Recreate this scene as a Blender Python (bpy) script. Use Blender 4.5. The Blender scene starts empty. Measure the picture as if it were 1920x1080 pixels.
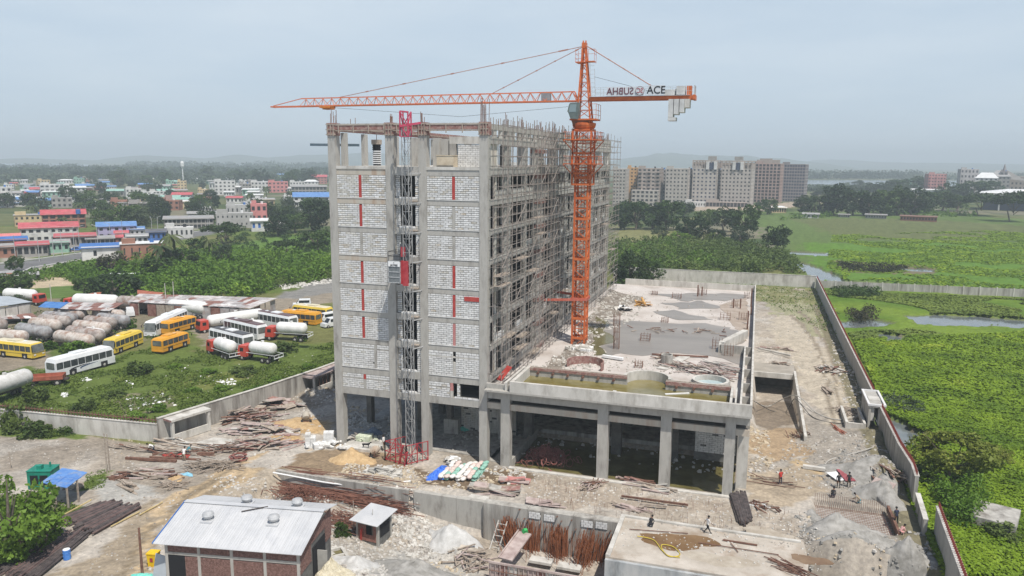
import bpy, math, random
import numpy as np
from mathutils import Vector, Matrix
random.seed(7)
RNG = np.random.default_rng(11)
PI = math.pi
scene = bpy.context.scene
COL = scene.collection
# ---------------------------------------------------------------- camera
# world frame: origin at the front right foot of the unfinished tower, +X along its front, +Y along its long side
F_PX = 1430.13
PITCH, ROLL, YAW = math.radians(9.4715), math.radians(-0.4564), math.radians(17.691)
CAM = Vector((27.88, -78.42, 34.41))
FWD = Vector((-math.sin(YAW) * math.cos(PITCH), math.cos(YAW) * math.cos(PITCH), -math.sin(PITCH)))
_rt = Vector((math.cos(YAW), math.sin(YAW), 0))
_dn = FWD.cross(_rt)
CR = _rt * math.cos(ROLL) + _dn * math.sin(ROLL)
CD = -_rt * math.sin(ROLL) + _dn * math.cos(ROLL)
cd = bpy.data.cameras.new('camera')
cd.sensor_width = 36.0
cd.lens = F_PX / 1920 * 36
cd.clip_start = 0.5
cd.clip_end = 30000
cam = bpy.data.objects.new('camera', cd)
COL.objects.link(cam)
M = Matrix.Identity(4)
for i in range(3):
 M[i][0] = CR[i]; M[i][1] = -CD[i]; M[i][2] = -FWD[i]; M[i][3] = CAM[i]
cam.matrix_world = M
scene.camera = cam
# ---------------------------------------------------------------- light
SUN_EL = math.radians(62)
SUN_H = Vector((0.715, -0.70, 0)).normalized()            # towards the sun
SUN_DIR = Vector((SUN_H.x * math.cos(SUN_EL), SUN_H.y * math.cos(SUN_EL), math.sin(SUN_EL)))
w = bpy.data.worlds.new('World')
scene.world = w
w.use_nodes = True
nt = w.node_tree
nt.nodes.clear()
wo = nt.nodes.new('ShaderNodeOutputWorld')
bg = nt.nodes.new('ShaderNodeBackground')
sky = nt.nodes.new('ShaderNodeTexSky')
sky.sky_type = 'NISHITA'
sky.sun_disc = False
sky.sun_elevation = SUN_EL
sky.sun_rotation = math.atan2(SUN_H.x, SUN_H.y)
sky.air_density = 1.0
sky.dust_density = 1.0
sky.ozone_density = 1.0
# a thin, milky overcast veil over the clear sky, with faint brighter wisps
tc = nt.nodes.new('ShaderNodeTexCoord')
mp = nt.nodes.new('ShaderNodeMapping')
mp.inputs['Scale'].default_value = (1.0, 1.0, 5.0)
nz = nt.nodes.new('ShaderNodeTexNoise')
nz.inputs['Scale'].default_value = 2.6
nz.inputs['Detail'].default_value = 6
nz.inputs['Roughness'].default_value = 0.55
rp = nt.nodes.new('ShaderNodeValToRGB')
rp.color_ramp.elements[0].position = 0.40
rp.color_ramp.elements[0].color = (5.7, 6.85, 8.05, 1)
rp.color_ramp.elements[1].position = 0.78
rp.color_ramp.elements[1].color = (7.0, 7.9, 8.75, 1)
mx = nt.nodes.new('ShaderNodeMix')
mx.data_type = 'RGBA'
sx = nt.nodes.new('ShaderNodeSeparateXYZ')
mr = nt.nodes.new('ShaderNodeMapRange')      # the milky veil is thickest towards the horizon and thins overhead
mr.interpolation_type = 'SMOOTHSTEP'
mr.inputs['From Min'].default_value = 0.19; mr.inputs['From Max'].default_value = 0.66
mr.inputs['To Min'].default_value = 0.88; mr.inputs['To Max'].default_value = 0.0
nt.links.new(tc.outputs['Generated'], sx.inputs[0]); nt.links.new(sx.outputs['Z'], mr.inputs['Value'])
nt.links.new(mr.outputs['Result'], mx.inputs[0])
nt.links.new(tc.outputs['Generated'], mp.inputs['Vector'])
nt.links.new(mp.outputs['Vector'], nz.inputs['Vector'])
nt.links.new(nz.outputs['Fac'], rp.inputs['Fac'])
nt.links.new(sky.outputs['Color'], mx.inputs[6])
nt.links.new(rp.outputs['Color'], mx.inputs[7])
nt.links.new(mx.outputs[2], bg.inputs['Color'])
bg.inputs['Strength'].default_value = 0.105
nt.links.new(bg.outputs['Background'], wo.inputs['Surface'])
sl = bpy.data.lights.new('sun', 'SUN')
sl.energy = 5.0
sl.angle = math.radians(0.53)
sl.color = (1.0, 0.955, 0.88)
sun = bpy.data.objects.new('sun', sl)
COL.objects.link(sun)
sun.rotation_euler = SUN_DIR.to_track_quat('Z', 'Y').to_euler()
sun.location = (60, -60, 120)
scene.view_settings.view_transform = 'Standard'
scene.view_settings.look = 'None'
scene.view_settings.exposure = 0.0
scene.view_settings.gamma = 1.0
scene.view_settings.use_curve_mapping = False
try:
 scene.cycles.use_denoising = True
 scene.cycles.max_bounces = 5
 scene.cycles.diffuse_bounces = 3
 scene.cycles.glossy_bounces = 2
 scene.cycles.transparent_max_bounces = 6
 scene.cycles.volume_bounces = 0
 scene.cycles.volume_step_rate = 10
except Exception:
 pass
# ---------------------------------------------------------------- sight lines -> places on the ground
def ray(px, py):
 return FWD + CR * ((px - 960) / F_PX) + CD * ((py - 540) / F_PX)
def G(px, py, z=0.0):
 d = ray(px, py); t = (z - CAM.z) / d.z
 p = CAM + d * t
 return Vector((p.x, p.y, z))
def onV(px, py, v):
 d = ray(px, py); t = (v - CAM.y) / d.y
 return CAM + d * t
def onU(px, py, u):
 d = ray(px, py); t = (u - CAM.x) / d.x
 return CAM + d * t
def dist(p):
 return (Vector(p) - CAM).length
# ---------------------------------------------------------------- materials
MATS = {}
def mat(name, c1, c2=None, scale=1.0, rough=0.85, bump=0.0, metal=0.0, stretch=(1, 1, 1), detail=5, lo=0.35, hi=0.65,
  c3=None, scale3=0.15, amt3=0.6, spec=0.3, attr=None, coord='pos', bscale=None, bdist=0.05, trans=0.0, emit=None):
 if name in MATS:
  return MATS[name]
 m = bpy.data.materials.new(name)
 MATS[name] = m
 m.use_nodes = True
 t = m.node_tree
 b = t.nodes['Principled BSDF']
 b.inputs['Roughness'].default_value = rough
 b.inputs['Metallic'].default_value = metal
 b.inputs['Specular IOR Level'].default_value = spec
 b.inputs['Base Color'].default_value = (*c1, 1)
 vec = None
 def vector(st):
  if coord == 'pos':
   g = t.nodes.new('ShaderNodeNewGeometry'); src = g.outputs['Position']
  else:
   g = t.nodes.new('ShaderNodeTexCoord'); src = g.outputs['Object']
  q = t.nodes.new('ShaderNodeMapping'); q.inputs['Scale'].default_value = st
  t.links.new(src, q.inputs['Vector'])
  return q.outputs['Vector']
 out = None
 if c2 is not None:
  n = t.nodes.new('ShaderNodeTexNoise')
  n.inputs['Scale'].default_value = scale
  n.inputs['Detail'].default_value = detail
  n.inputs['Roughness'].default_value = 0.6
  t.links.new(vector(stretch), n.inputs['Vector'])
  r = t.nodes.new('ShaderNodeValToRGB')
  r.color_ramp.elements[0].position = lo; r.color_ramp.elements[0].color = (*c1, 1)
  r.color_ramp.elements[1].position = hi; r.color_ramp.elements[1].color = (*c2, 1)
  t.links.new(n.outputs['Fac'], r.inputs['Fac'])
  out = r.outputs['Color']
 if c3 is not None:
  n3 = t.nodes.new('ShaderNodeTexNoise')
  n3.inputs['Scale'].default_value = scale3
  n3.inputs['Detail'].default_value = 6
  n3.inputs['Roughness'].default_value = 0.65
  t.links.new(vector(stretch), n3.inputs['Vector'])
  r3 = t.nodes.new('ShaderNodeValToRGB')
  r3.color_ramp.elements[0].position = 0.48; r3.color_ramp.elements[0].color = (0, 0, 0, 1)
  r3.color_ramp.elements[1].position = 0.66; r3.color_ramp.elements[1].color = (amt3,) * 3 + (1,)
  t.links.new(n3.outputs['Fac'], r3.inputs['Fac'])
  x = t.nodes.new('ShaderNodeMix'); x.data_type = 'RGBA'
  t.links.new(r3.outputs['Color'], x.inputs[0])
  t.links.new(out, x.inputs[6]); x.inputs[7].default_value = (*c3, 1)
  out = x.outputs[2]
 if attr:
  a = t.nodes.new('ShaderNodeVertexColor'); a.layer_name = attr
  x = t.nodes.new('ShaderNodeMix'); x.data_type = 'RGBA'; x.blend_type = 'MULTIPLY'
  x.inputs[0].default_value = 1.0
  t.links.new(a.outputs['Color'], x.inputs[6]); t.links.new(out, x.inputs[7])
  out = x.outputs[2]
 if out is not None:
  t.links.new(out, b.inputs['Base Color'])
 if bump:
  nb = t.nodes.new('ShaderNodeTexNoise')
  nb.inputs['Scale'].default_value = bscale or scale * 3
  nb.inputs['Detail'].default_value = 5
  t.links.new(vector((1, 1, 1)), nb.inputs['Vector'])
  bu = t.nodes.new('ShaderNodeBump')
  bu.inputs['Strength'].default_value = bump; bu.inputs['Distance'].default_value = bdist
  t.links.new(nb.outputs['Fac'], bu.inputs['Height'])
  t.links.new(bu.outputs['Normal'], b.inputs['Normal'])
 if trans:
  b.inputs['Transmission Weight'].default_value = trans
 return m
conc = mat('concrete', (0.33, 0.315, 0.285), (0.50, 0.48, 0.44), 0.9, 0.9, bump=0.3, c3=(0.19, 0.175, 0.155), scale3=0.9, amt3=0.8, stretch=(1, 1, 0.3), bdist=0.02)
conc_lt = mat('concrete_light', (0.46, 0.44, 0.40), (0.60, 0.575, 0.53), 0.7, 0.9, bump=0.3, c3=(0.27, 0.245, 0.21), scale3=0.8, amt3=0.65, stretch=(1, 1, 0.35), bdist=0.02)
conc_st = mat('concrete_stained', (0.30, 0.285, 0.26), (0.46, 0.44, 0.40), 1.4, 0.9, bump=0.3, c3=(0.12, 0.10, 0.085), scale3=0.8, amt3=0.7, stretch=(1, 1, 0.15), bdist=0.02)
conc_rust = mat('concrete_rust_streaked', (0.40, 0.36, 0.30), (0.53, 0.49, 0.42), 0.9, 0.9, c3=(0.26, 0.14, 0.07), scale3=0.9, amt3=0.6, stretch=(1, 1, 0.12))
conc_shade = mat('concrete_inside_shade', (0.10, 0.093, 0.083), (0.17, 0.16, 0.145), 0.8, 0.95, c3=(0.12, 0.11, 0.10), scale3=0.6)  # bare dirty concrete, darkened further so that interiors read as shaded
block_w = mat('aerated_block', (0.54, 0.535, 0.52), (0.78, 0.775, 0.76), 1.8, 0.9, c3=(0.50, 0.475, 0.43), scale3=0.7, amt3=0.55)
block_g = mat('weathered_block', (0.44, 0.42, 0.37), (0.70, 0.68, 0.63), 1.5, 0.9, c3=(0.42, 0.30, 0.18), scale3=0.5, amt3=0.5, stretch=(1, 1, 0.3))
mortar = mat('mortar', (0.10, 0.098, 0.09), (0.17, 0.165, 0.155), 2.0, 0.95)
primer = mat('red_primer', (0.34, 0.035, 0.03), (0.42, 0.07, 0.055), 1.5, 0.6)
form_red = mat('formwork_red', (0.20, 0.09, 0.075), (0.33, 0.19, 0.165), 2.0, 0.8, c3=(0.42, 0.36, 0.31), scale3=2.5, amt3=0.7)
wood = mat('grey_timber', (0.26, 0.21, 0.17), (0.42, 0.36, 0.30), 3.0, 0.85)
wood_pk = mat('pinkish_plywood', (0.31, 0.235, 0.215), (0.47, 0.39, 0.36), 1.3, 0.85)
rust = mat('rusty_steel', (0.11, 0.055, 0.04), (0.22, 0.12, 0.085), 2.0, 0.8)
rebar_m = mat('rebar', (0.16, 0.08, 0.055), (0.25, 0.15, 0.11), 2.0, 0.7)
steel_pipe = mat('scaffold_tube', (0.21, 0.18, 0.16), (0.36, 0.32, 0.29), 3.0, 0.55, metal=0.2)
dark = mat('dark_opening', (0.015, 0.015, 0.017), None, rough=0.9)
glass_d = mat('dark_glass', (0.02, 0.025, 0.03), None, rough=0.12, spec=0.6)
rubber = mat('tyre_rubber', (0.02, 0.02, 0.02), (0.035, 0.033, 0.03), 3, 0.9)
white_p = mat('white_paint', (0.72, 0.72, 0.72), (0.80, 0.80, 0.79), 0.8, 0.45, c3=(0.55, 0.53, 0.50), scale3=0.9, amt3=0.3)
# ---------------------------------------------------------------- mesh helpers
class MB:
 def __init__(s):
  s.v = []; s.f = []; s.m = []; s.k = 0
 def mi(s, k):
  s.k = k; return s
 def quad(s, a, b, c, d):
  n = len(s.v); s.v += [tuple(a), tuple(b), tuple(c), tuple(d)]; s.f.append((n, n+1, n+2, n+3)); s.m.append(s.k); return s
 def tri(s, a, b, c):
  n = len(s.v); s.v += [tuple(a), tuple(b), tuple(c)]; s.f.append((n, n+1, n+2)); s.m.append(s.k); return s
 def hexa(s, p):      # 8 corners: bottom ring then top ring
  n = len(s.v); s.v += [tuple(q) for q in p]
  for q in ((0, 3, 2, 1), (4, 5, 6, 7), (0, 1, 5, 4), (1, 2, 6, 5), (2, 3, 7, 6), (3, 0, 4, 7)):
   s.f.append(tuple(n + i for i in q)); s.m.append(s.k)
  return s
 def box(s, x0, y0, z0, x1, y1, z1):
  return s.hexa([(x0, y0, z0), (x1, y0, z0), (x1, y1, z0), (x0, y1, z0), (x0, y0, z1), (x1, y0, z1), (x1, y1, z1), (x0, y1, z1)])
 def obox(s, c, half, R):
  c = Vector(c); ps = []
  for sz in (-1, 1):
   for sx, sy in ((-1, -1), (1, -1), (1, 1), (-1, 1)):
    ps.append(c + R @ Vector((sx * half[0], sy * half[1], sz * half[2])))
  return s.hexa(ps)
 def bar(s, p, q, w, h=None, up=(0, 0, 1)):
  p = Vector(p); q = Vector(q); h = h or w
  d = q - p
  if d.length < 1e-6: return s
  d.normalize()
  u = Vector(up)
  if abs(d.dot(u)) > 0.98: u = Vector((1, 0, 0))
  a = d.cross(u).normalized(); b = a.cross(d).normalized()
  a *= w / 2; b *= h / 2
  return s.hexa([p - a - b, p + a - b, q + a - b, q - a - b, p - a + b, p + a + b, q + a + b, q - a + b])
 def cyl(s, p, q, r, n=8, r2=None, caps=True):
  p = Vector(p); q = Vector(q); r2 = r if r2 is None else r2
  d = (q - p)
  if d.length < 1e-6: return s
  d.normalize()
  u = Vector((0, 0, 1)) if abs(d.z) < 0.95 else Vector((1, 0, 0))
  a = d.cross(u).normalized(); b = a.cross(d)
  k = len(s.v)
  for i in range(n):
   t = 2 * PI * i / n; e = a * math.cos(t) + b * math.sin(t)
   s.v.append(tuple(p + e * r)); s.v.append(tuple(q + e * r2))
  for i in range(n):
   j = (i + 1) % n
   s.f.append((k + 2*i, k + 2*i + 1, k + 2*j + 1, k + 2*j)); s.m.append(s.k)
  if caps:
   s.f.append(tuple(k + 2*i for i in range(n))); s.m.append(s.k)
   s.f.append(tuple(k + 2*i + 1 for i in reversed(range(n)))); s.m.append(s.k)
  return s
 def lathe(s, c, prof, n=12, axis='z'):     # prof: (r, h)
  k = len(s.v); c = Vector(c)
  for r, h in prof:
   for i in range(n):
    t = 2 * PI * i / n
    if axis == 'z': e = Vector((r * math.cos(t), r * math.sin(t), h))
    elif axis == 'x': e = Vector((h, r * math.cos(t), r * math.sin(t)))
    else: e = Vector((r * math.cos(t), h, -r * math.sin(t)))
    s.v.append(tuple(c + e))
  for j in range(len(prof) - 1):
   for i in range(n):
    i2 = (i + 1) % n
    s.f.append((k + j*n + i, k + j*n + i2, k + (j+1)*n + i2, k + (j+1)*n + i)); s.m.append(s.k)
  if prof[0][0] > 1e-4: s.f.append(tuple(k + i for i in reversed(range(n)))); s.m.append(s.k)
  if prof[-1][0] > 1e-4: s.f.append(tuple(k + (len(prof)-1)*n + i for i in range(n))); s.m.append(s.k)
  return s
 def prism(s, pts, z0, z1):
  k = len(s.v); n = len(pts)
  area = sum(pts[i][0] * pts[(i+1) % n][1] - pts[(i+1) % n][0] * pts[i][1] for i in range(n))
  if area < 0: pts = list(reversed(pts))
  for p in pts: s.v.append((p[0], p[1], z0))
  for p in pts: s.v.append((p[0], p[1], z1))
  s.f.append(tuple(k + i for i in reversed(range(n)))); s.m.append(s.k)
  s.f.append(tuple(k + n + i for i in range(n))); s.m.append(s.k)
  for i in range(n):
   j = (i + 1) % n
   s.f.append((k + i, k + j, k + n + j, k + n + i)); s.m.append(s.k)
  return s
 def tube(s, pts, r, n=5):
  for a, b in zip(pts[:-1], pts[1:]): s.cyl(a, b, r, n, caps=False)
  return s
 def rock(s, c, r, rnd=random, flat=0.7):
  c = Vector(c); R = Matrix.Rotation(rnd.uniform(0, 6.28), 3, 'Z') @ Matrix.Rotation(rnd.uniform(-.5, .5), 3, 'X')
  j = lambda: rnd.uniform(0.6, 1.0)
  ps = []
  for sz in (-1, 1):
   for sx, sy in ((-1, -1), (1, -1), (1, 1), (-1, 1)):
    t = 0.7 if sz > 0 else 1.0
    ps.append(c + R @ Vector((sx * r * j() * t, sy * r * j() * t * 0.8, sz * r * flat * j())))
  return s.hexa(ps)
 def build(s, name, mats, parent=None, smooth=False, loc=None, rotz=None):
  me = s.mesh(name, mats, smooth)
  return put(name, me, parent, loc, rotz)
 def mesh(s, name, mats, smooth=False):
  me = bpy.data.meshes.new(name)
  me.from_pydata(s.v, [], s.f)
  if not isinstance(mats, (list, tuple)): mats = [mats]
  for m in mats: me.materials.append(m)
  if len(mats) > 1: me.polygons.foreach_set('material_index', s.m)
  if smooth: me.polygons.foreach_set('use_smooth', [True] * len(me.polygons))
  me.update()
  return me
def put(name, me, parent=None, loc=None, rotz=None, scale=None):
 o = bpy.data.objects.new(name, me)
 COL.objects.link(o)
 if parent is not None: o.parent = parent
 if loc is not None: o.location = loc
 if rotz is not None: o.rotation_euler = (0, 0, rotz)
 if scale is not None: o.scale = scale
 return o
def tag(o, label=None, cat=None, group=None, kind=None):
 if label: o['label'] = label
 if cat: o['category'] = cat
 if group: o['group'] = group
 if kind: o['kind'] = kind
 return o
def thing(name, label, cat, loc=(0, 0, 0), rotz=0, group=None):
 o = bpy.data.objects.new(name, None)
 COL.objects.link(o)
 o.location = loc; o.rotation_euler = (0, 0, rotz)
 o.empty_display_size = 0.5
 return tag(o, label, cat, group)
def copy_tree(o, parent=None, depth=0):
 c = o.copy(); COL.objects.link(c)
 if depth: c.parent = parent
 for ch in list(o.children): copy_tree(ch, c, depth + 1)
 return c
def dup(o, loc, rotz=0, label=None, group=None, scale=None):
 c = copy_tree(o)
 c.location = loc; c.rotation_euler = (0, 0, rotz)
 if scale: c.scale = scale
 if label: c['label'] = label
 if group: c['group'] = group
 return c
def np_mesh(name, V, F, mats, matidx=None, smooth=False, cols=None):
 V = np.ascontiguousarray(V, dtype=np.float32); F = np.ascontiguousarray(F, dtype=np.int32)
 me = bpy.data.meshes.new(name)
 me.vertices.add(len(V)); me.vertices.foreach_set('co', V.ravel())
 k = F.shape[1]
 me.loops.add(F.size); me.loops.foreach_set('vertex_index', F.ravel())
 me.polygons.add(len(F))
 me.polygons.foreach_set('loop_start', np.arange(0, F.size, k, dtype=np.int32))
 try: me.polygons.foreach_set('loop_total', np.full(len(F), k, dtype=np.int32))
 except Exception: pass
 if not isinstance(mats, (list, tuple)): mats = [mats]
 for m in mats: me.materials.append(m)
 if matidx is not None: me.polygons.foreach_set('material_index', np.asarray(matidx, dtype=np.int32))
 if smooth: me.polygons.foreach_set('use_smooth', np.ones(len(F), dtype=bool))
 me.update(calc_edges=True)
 if cols is not None:
  at = me.color_attributes.new('Col', 'FLOAT_COLOR', 'POINT')
  c4 = np.ones((len(V), 4), dtype=np.float32); c4[:, :3] = cols
  at.data.foreach_set('color', c4.ravel())
 return me
def vnoise(x, y, seed=0):
 xi = np.floor(x).astype(np.int64); yi = np.floor(y).astype(np.int64)
 xf = x - xi; yf = y - yi
 u = xf * xf * (3 - 2 * xf); v = yf * yf * (3 - 2 * yf)
 def h(a, b):
  n = (a * 374761393 + b * 668265263 + seed * 1274126177) & 0xffffffff
  n = ((n ^ (n >> 13)) * 1274126177) & 0xffffffff
  return ((n ^ (n >> 16)) & 0xffff) / 65535.0
 return (h(xi, yi) * (1 - u) + h(xi + 1, yi) * u) * (1 - v) + (h(xi, yi + 1) * (1 - u) + h(xi + 1, yi + 1) * u) * v
def fbm(x, y, oct=4, seed=0):
 s = 0; a = 0.5
 for i in range(oct):
  s = s + a * vnoise(x, y, seed + i); x = x * 2.03 + 7.1; y = y * 2.03 + 3.7; a *= 0.5
 return s / (1 - 0.5 ** oct)
def inpoly(X, Y, poly):
 ins = np.zeros(X.shape, bool); n = len(poly); j = n - 1
 for i in range(n):
  xi, yi = poly[i]; xj, yj = poly[j]
  c = ((yi > Y) != (yj > Y)) & (X < (xj - xi) * (Y - yi) / ((yj - yi) if abs(yj - yi) > 1e-9 else 1e-9) + xi)
  ins ^= c; j = i
 return ins
# ---------------------------------------------------------------- ground
def smooth(e0, e1, x):
 t = np.clip((x - e0) / (e1 - e0), 0, 1); return t * t * (3 - 2 * t)
MOUNDS = []     # (u, v, rx, ry, height)
def add_mound(px, py, rx, ry, h, z=0):
 p = G(px, py, z); MOUNDS.append((p.x, p.y, rx, ry, h))
add_mound(1590, 1040, 3.6, 2.2, 1.5)
add_mound(1640, 1075, 5.0, 3.0, 1.2)
add_mound(1650, 895, 2.6, 3.2, 2.0)
add_mound(1590, 870, 4.0, 3.5, 0.8)
add_mound(1570, 830, 3.0, 3.0, 0.6)
add_mound(1640, 820, 2.5, 2.0, 1.0)
add_mound(870, 1025, 3.0, 2.6, 1.6, -3)
add_mound(760, 985, 4.0, 2.5, 1.2, -2)
add_mound(700, 920, 4.0, 1.5, 0.7, -1)
add_mound(830, 920, 3.5, 1.2, 0.5, 0)
add_mound(590, 950, 4.0, 2.0, 0.8, -1.5)
add_mound(640, 745, 3, 4, 0.6)
add_mound(590, 740, 3, 3, 0.7)
add_mound(1610, 700, 3, 6, 0.5)
RAMP = (29.05, 35.2, 18.0, 51.0)
def hz(X, Y):
 X = np.asarray(X, float); Y = np.asarray(Y, float)
 site = (X > -46) & (X < 44.6) & (Y < 150)
 z = np.where(site, (fbm(X * 0.35, Y * 0.35, 4, 3) - 0.5) * 0.30, (fbm(X * 0.12, Y * 0.12, 4, 9) - 0.5) * 0.5)
 z = z + np.where(site & (X > 29), (fbm(X * 1.1, Y * 1.1, 3, 5) - 0.5) * 0.25, 0)
 # levelled under the tower, deck and slab
 flat = smooth(-20.5, -19, X) * (1 - smooth(28, 29, X)) * smooth(-2.2, -0.2, Y) * (1 - smooth(80, 82, Y))
 z = z * (1 - flat)
 for (a, b, rx, ry, h) in MOUNDS:
  d = ((X - a) / rx) ** 2 + ((Y - b) / ry) ** 2
  z = z + h * np.exp(-d * 1.6) * (0.75 + 0.5 * fbm(X * 0.9, Y * 0.9, 3, 21))
 # excavated pit before the retaining wall
 dep = 1.3 + 2.5 * smooth(-14, 5, X)
 a = smooth(-21.5, -20.5, X) * (1 - smooth(-9.95, -9.45, Y))
 back = smooth(-28, -15.5, Y)
 back = np.where(X > 2, np.maximum(back, smooth(2, 7, X)), back)
 z = z - dep * a * back
 # slab-side drop in front of the raised concrete deck
 z = z - 3.0 * smooth(17.0, 17.6, X) * (1 - smooth(-21.2, -20.6, Y)) * 0
 # shallow square pit with the rebar mat
 s = smooth(35.0, 35.3, X) * (1 - smooth(42.2, 42.6, X)) * smooth(-3.6, -3.3, Y) * (1 - smooth(2.0, 2.3, Y))
 z = z * (1 - s) - 0.9 * s
 # ramp into the basement
 r = ((X > RAMP[0]) & (X < RAMP[1]) & (Y > RAMP[2]) & (Y < 57))
 z = np.where(r, -3.6 * np.clip((Y - RAMP[2]) / (RAMP[3] - RAMP[2]), 0, 1) + 0.05 * z, z)
 # basement water under the deck
 bw = (X > 2.6) & (X < 27.2) & (Y > 0.8) & (Y < 12)
 z = np.where(bw, -1.0, z)
 # marsh
 m = X > 45.0
 z = np.where(m, z * 1.2 - 0.05, z)
 far = Y > 165
 z = np.where(far, (fbm(X * 0.03, Y * 0.03, 3, 4) - 0.5) * 0.8, z)
 return z
def hz1(x, y): return float(hz(np.array([x]), np.array([y]))[0])
def T(px, py, lift=0.0):      # sight line -> terrain surface
 z = 0.0
 for _ in range(6):
  p = G(px, py, z); z = hz1(p.x, p.y)
 return Vector((p.x, p.y, z + lift))
def gp(poly, z=0): return [tuple(G(a, b, z)[:2]) for a, b in poly]
BEIGE = (0.36, 0.315, 0.265); TAN = (0.42, 0.325, 0.215); SAND = (0.45, 0.31, 0.165); WET = (0.17, 0.125, 0.085)
PALE = (0.43, 0.395, 0.355); GREY = (0.31, 0.28, 0.245); GREY2 = (0.38, 0.37, 0.36); GRASS = (0.105, 0.145, 0.035)
GRASS2 = (0.13, 0.15, 0.045); DIRT = (0.22, 0.18, 0.14); LUSH = (0.10, 0.19, 0.028); DULL = (0.15, 0.155, 0.06)
PAINT = [
 ([(255,1085),(240,1020),(285,955),(380,900),(450,868),(520,835),(560,800),(620,790),(645,835),(560,850),(515,885),(420,945),(330,945),(300,1000),(290,1085)], TAN, 0.9),
 ([(0,1085),(60,1085),(180,1040),(260,960),(300,930),(260,1085)], (0.30, 0.25, 0.19), 0.8),
 ([(450,878),(515,882),(600,835),(606,812),(578,806),(520,838)], PALE, 0.5),
 ([(505,832),(540,790),(590,780),(610,806),(570,812),(530,835)], SAND, 1.0),
 ([(515,885),(560,848),(590,852),(640,842),(740,848),(775,880),(700,902),(600,892)], (0.25, 0.19, 0.13), 0.8),
 ([(772,880),(830,893),(960,880),(1000,880),(990,905),(900,928),(800,912)], WET, 0.9),
 ([(340,960),(500,880),(520,880),(650,885),(760,905),(600,900),(480,930)], (0.36, 0.31, 0.25), 0.8),
 ([(-60,760),(80,770),(190,800),(170,822),(80,822),(-60,812)], GRASS, 1.2),
 ([(190,800),(310,800),(310,820),(190,820)], (0.20, 0.2, 0.1), 1.0),
 ([(-60,930),(60,930),(150,948),(115,985),(60,1005),(-60,1060)], GRASS, 1.0),
 ([(160,895),(205,880),(195,915),(160,920)], GRASS, 0.8),
 ([(185,900),(290,905),(300,935),(200,950)], (0.36,0.35,0.33), 0.8),
 ([(1420,800),(1500,790),(1520,850),(1440,870),(1400,850)], (0.34, 0.255, 0.17), 1.2),
 ([(1480,870),(1560,850),(1600,880),(1540,900)], (0.42, 0.32, 0.2), 1.0),
 ([(1500,780),(1560,740),(1640,800),(1690,900),(1740,1085),(1600,1085),(1480,1085),(1500,1000),(1560,930),(1520,870)], GREY, 1.2),
 ([(1560,560),(1530,545),(1400,540),(1240,530),(1240,545),(1420,560),(1500,620),(1540,640),(1590,620)], (0.30, 0.29, 0.19), 2.5),
 ([(1440,600),(1480,590),(1580,690),(1620,780),(1560,800),(1500,720)], (0.43, 0.38, 0.31), 1.5),
 ([(1415,720),(1485,720),(1500,770),(1440,800),(1415,780)], (0.22, 0.18, 0.14), 0.8),
 ([(1478,590),(1500,610),(1530,650),(1545,700),(1552,760),(1560,800),(1567,800),(1559,760),(1551,700),(1536,648),(1505,606),(1482,588)], (0.27, 0.23, 0.18), 0.25),
 ([(1496,584),(1518,606),(1548,650),(1563,700),(1570,760),(1578,800),(1585,800),(1577,760),(1569,700),(1554,648),(1523,602),(1500,582)], (0.27, 0.23, 0.18), 0.25),
 ([(262,1085),(292,1010),(380,930),(450,888),(456,892),(386,938),(300,1015),(275,1085)], (0.25, 0.2, 0.14), 0.25),
 ([(225,1085),(262,1010),(350,930),(430,882),(434,886),(356,936),(270,1013),(236,1085)], (0.25, 0.2, 0.14), 0.25),
 ([(1400,880),(1500,880),(1540,920),(1480,950),(1400,930)], (0.36, 0.30, 0.23), 1.5),
 ([(960,900),(1340,940),(1440,960),(1300,965),(1000,945)], (0.35, 0.30, 0.25), 1.2),
 ([(640,1000),(760,985),(860,1085),(600,1085)], (0.40, 0.39, 0.37), 1.0),
 ([(780,960),(900,990),(920,1085),(760,1085)], (0.37, 0.35, 0.32), 0.8),
 ([(560,1010),(700,960),(730,1000),(640,1085),(570,1085)], (0.36, 0.33, 0.29), 0.8),
]
YARD = [
 ([(-80,640),(90,650),(110,690),(60,700),(-80,745)], (0.24, 0.205, 0.16), 1.2),
 ([(360,600),(370,560),(520,560),(620,535),(640,560),(560,585),(540,580),(420,640),(380,650)], (0.26, 0.225, 0.18), 1.5),
 ([(-80,560),(370,560),(260,640),(150,650),(-80,660)], (0.19, 0.17, 0.12), 2.0),
 ([(150,690),(330,640),(480,690),(630,640),(630,700),(320,800),(-80,770),(-80,700)], GRASS, 2.5),
 ([(510,560),(640,505),(640,545),(560,560)], (0.22, 0.215, 0.205), 1.5),
 ([(200,745),(300,730),(330,760),(230,775)], (0.2, 0.19, 0.12), 1.5),
 ([(340,700),(460,700),(520,690),(480,720),(360,730)], (0.15, 0.17, 0.05), 1.5),
 ([(50,545),(110,535),(100,520),(40,525)], (0.46, 0.38, 0.27), 2.0),
 ([(50,525),(90,515),(150,530),(130,540),(70,545)], (0.46, 0.38, 0.27), 1.0),
 ([(60,540),(150,535),(230,550),(160,560),(60,560)], (0.10,0.16,0.04), 1.0),
]
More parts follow.
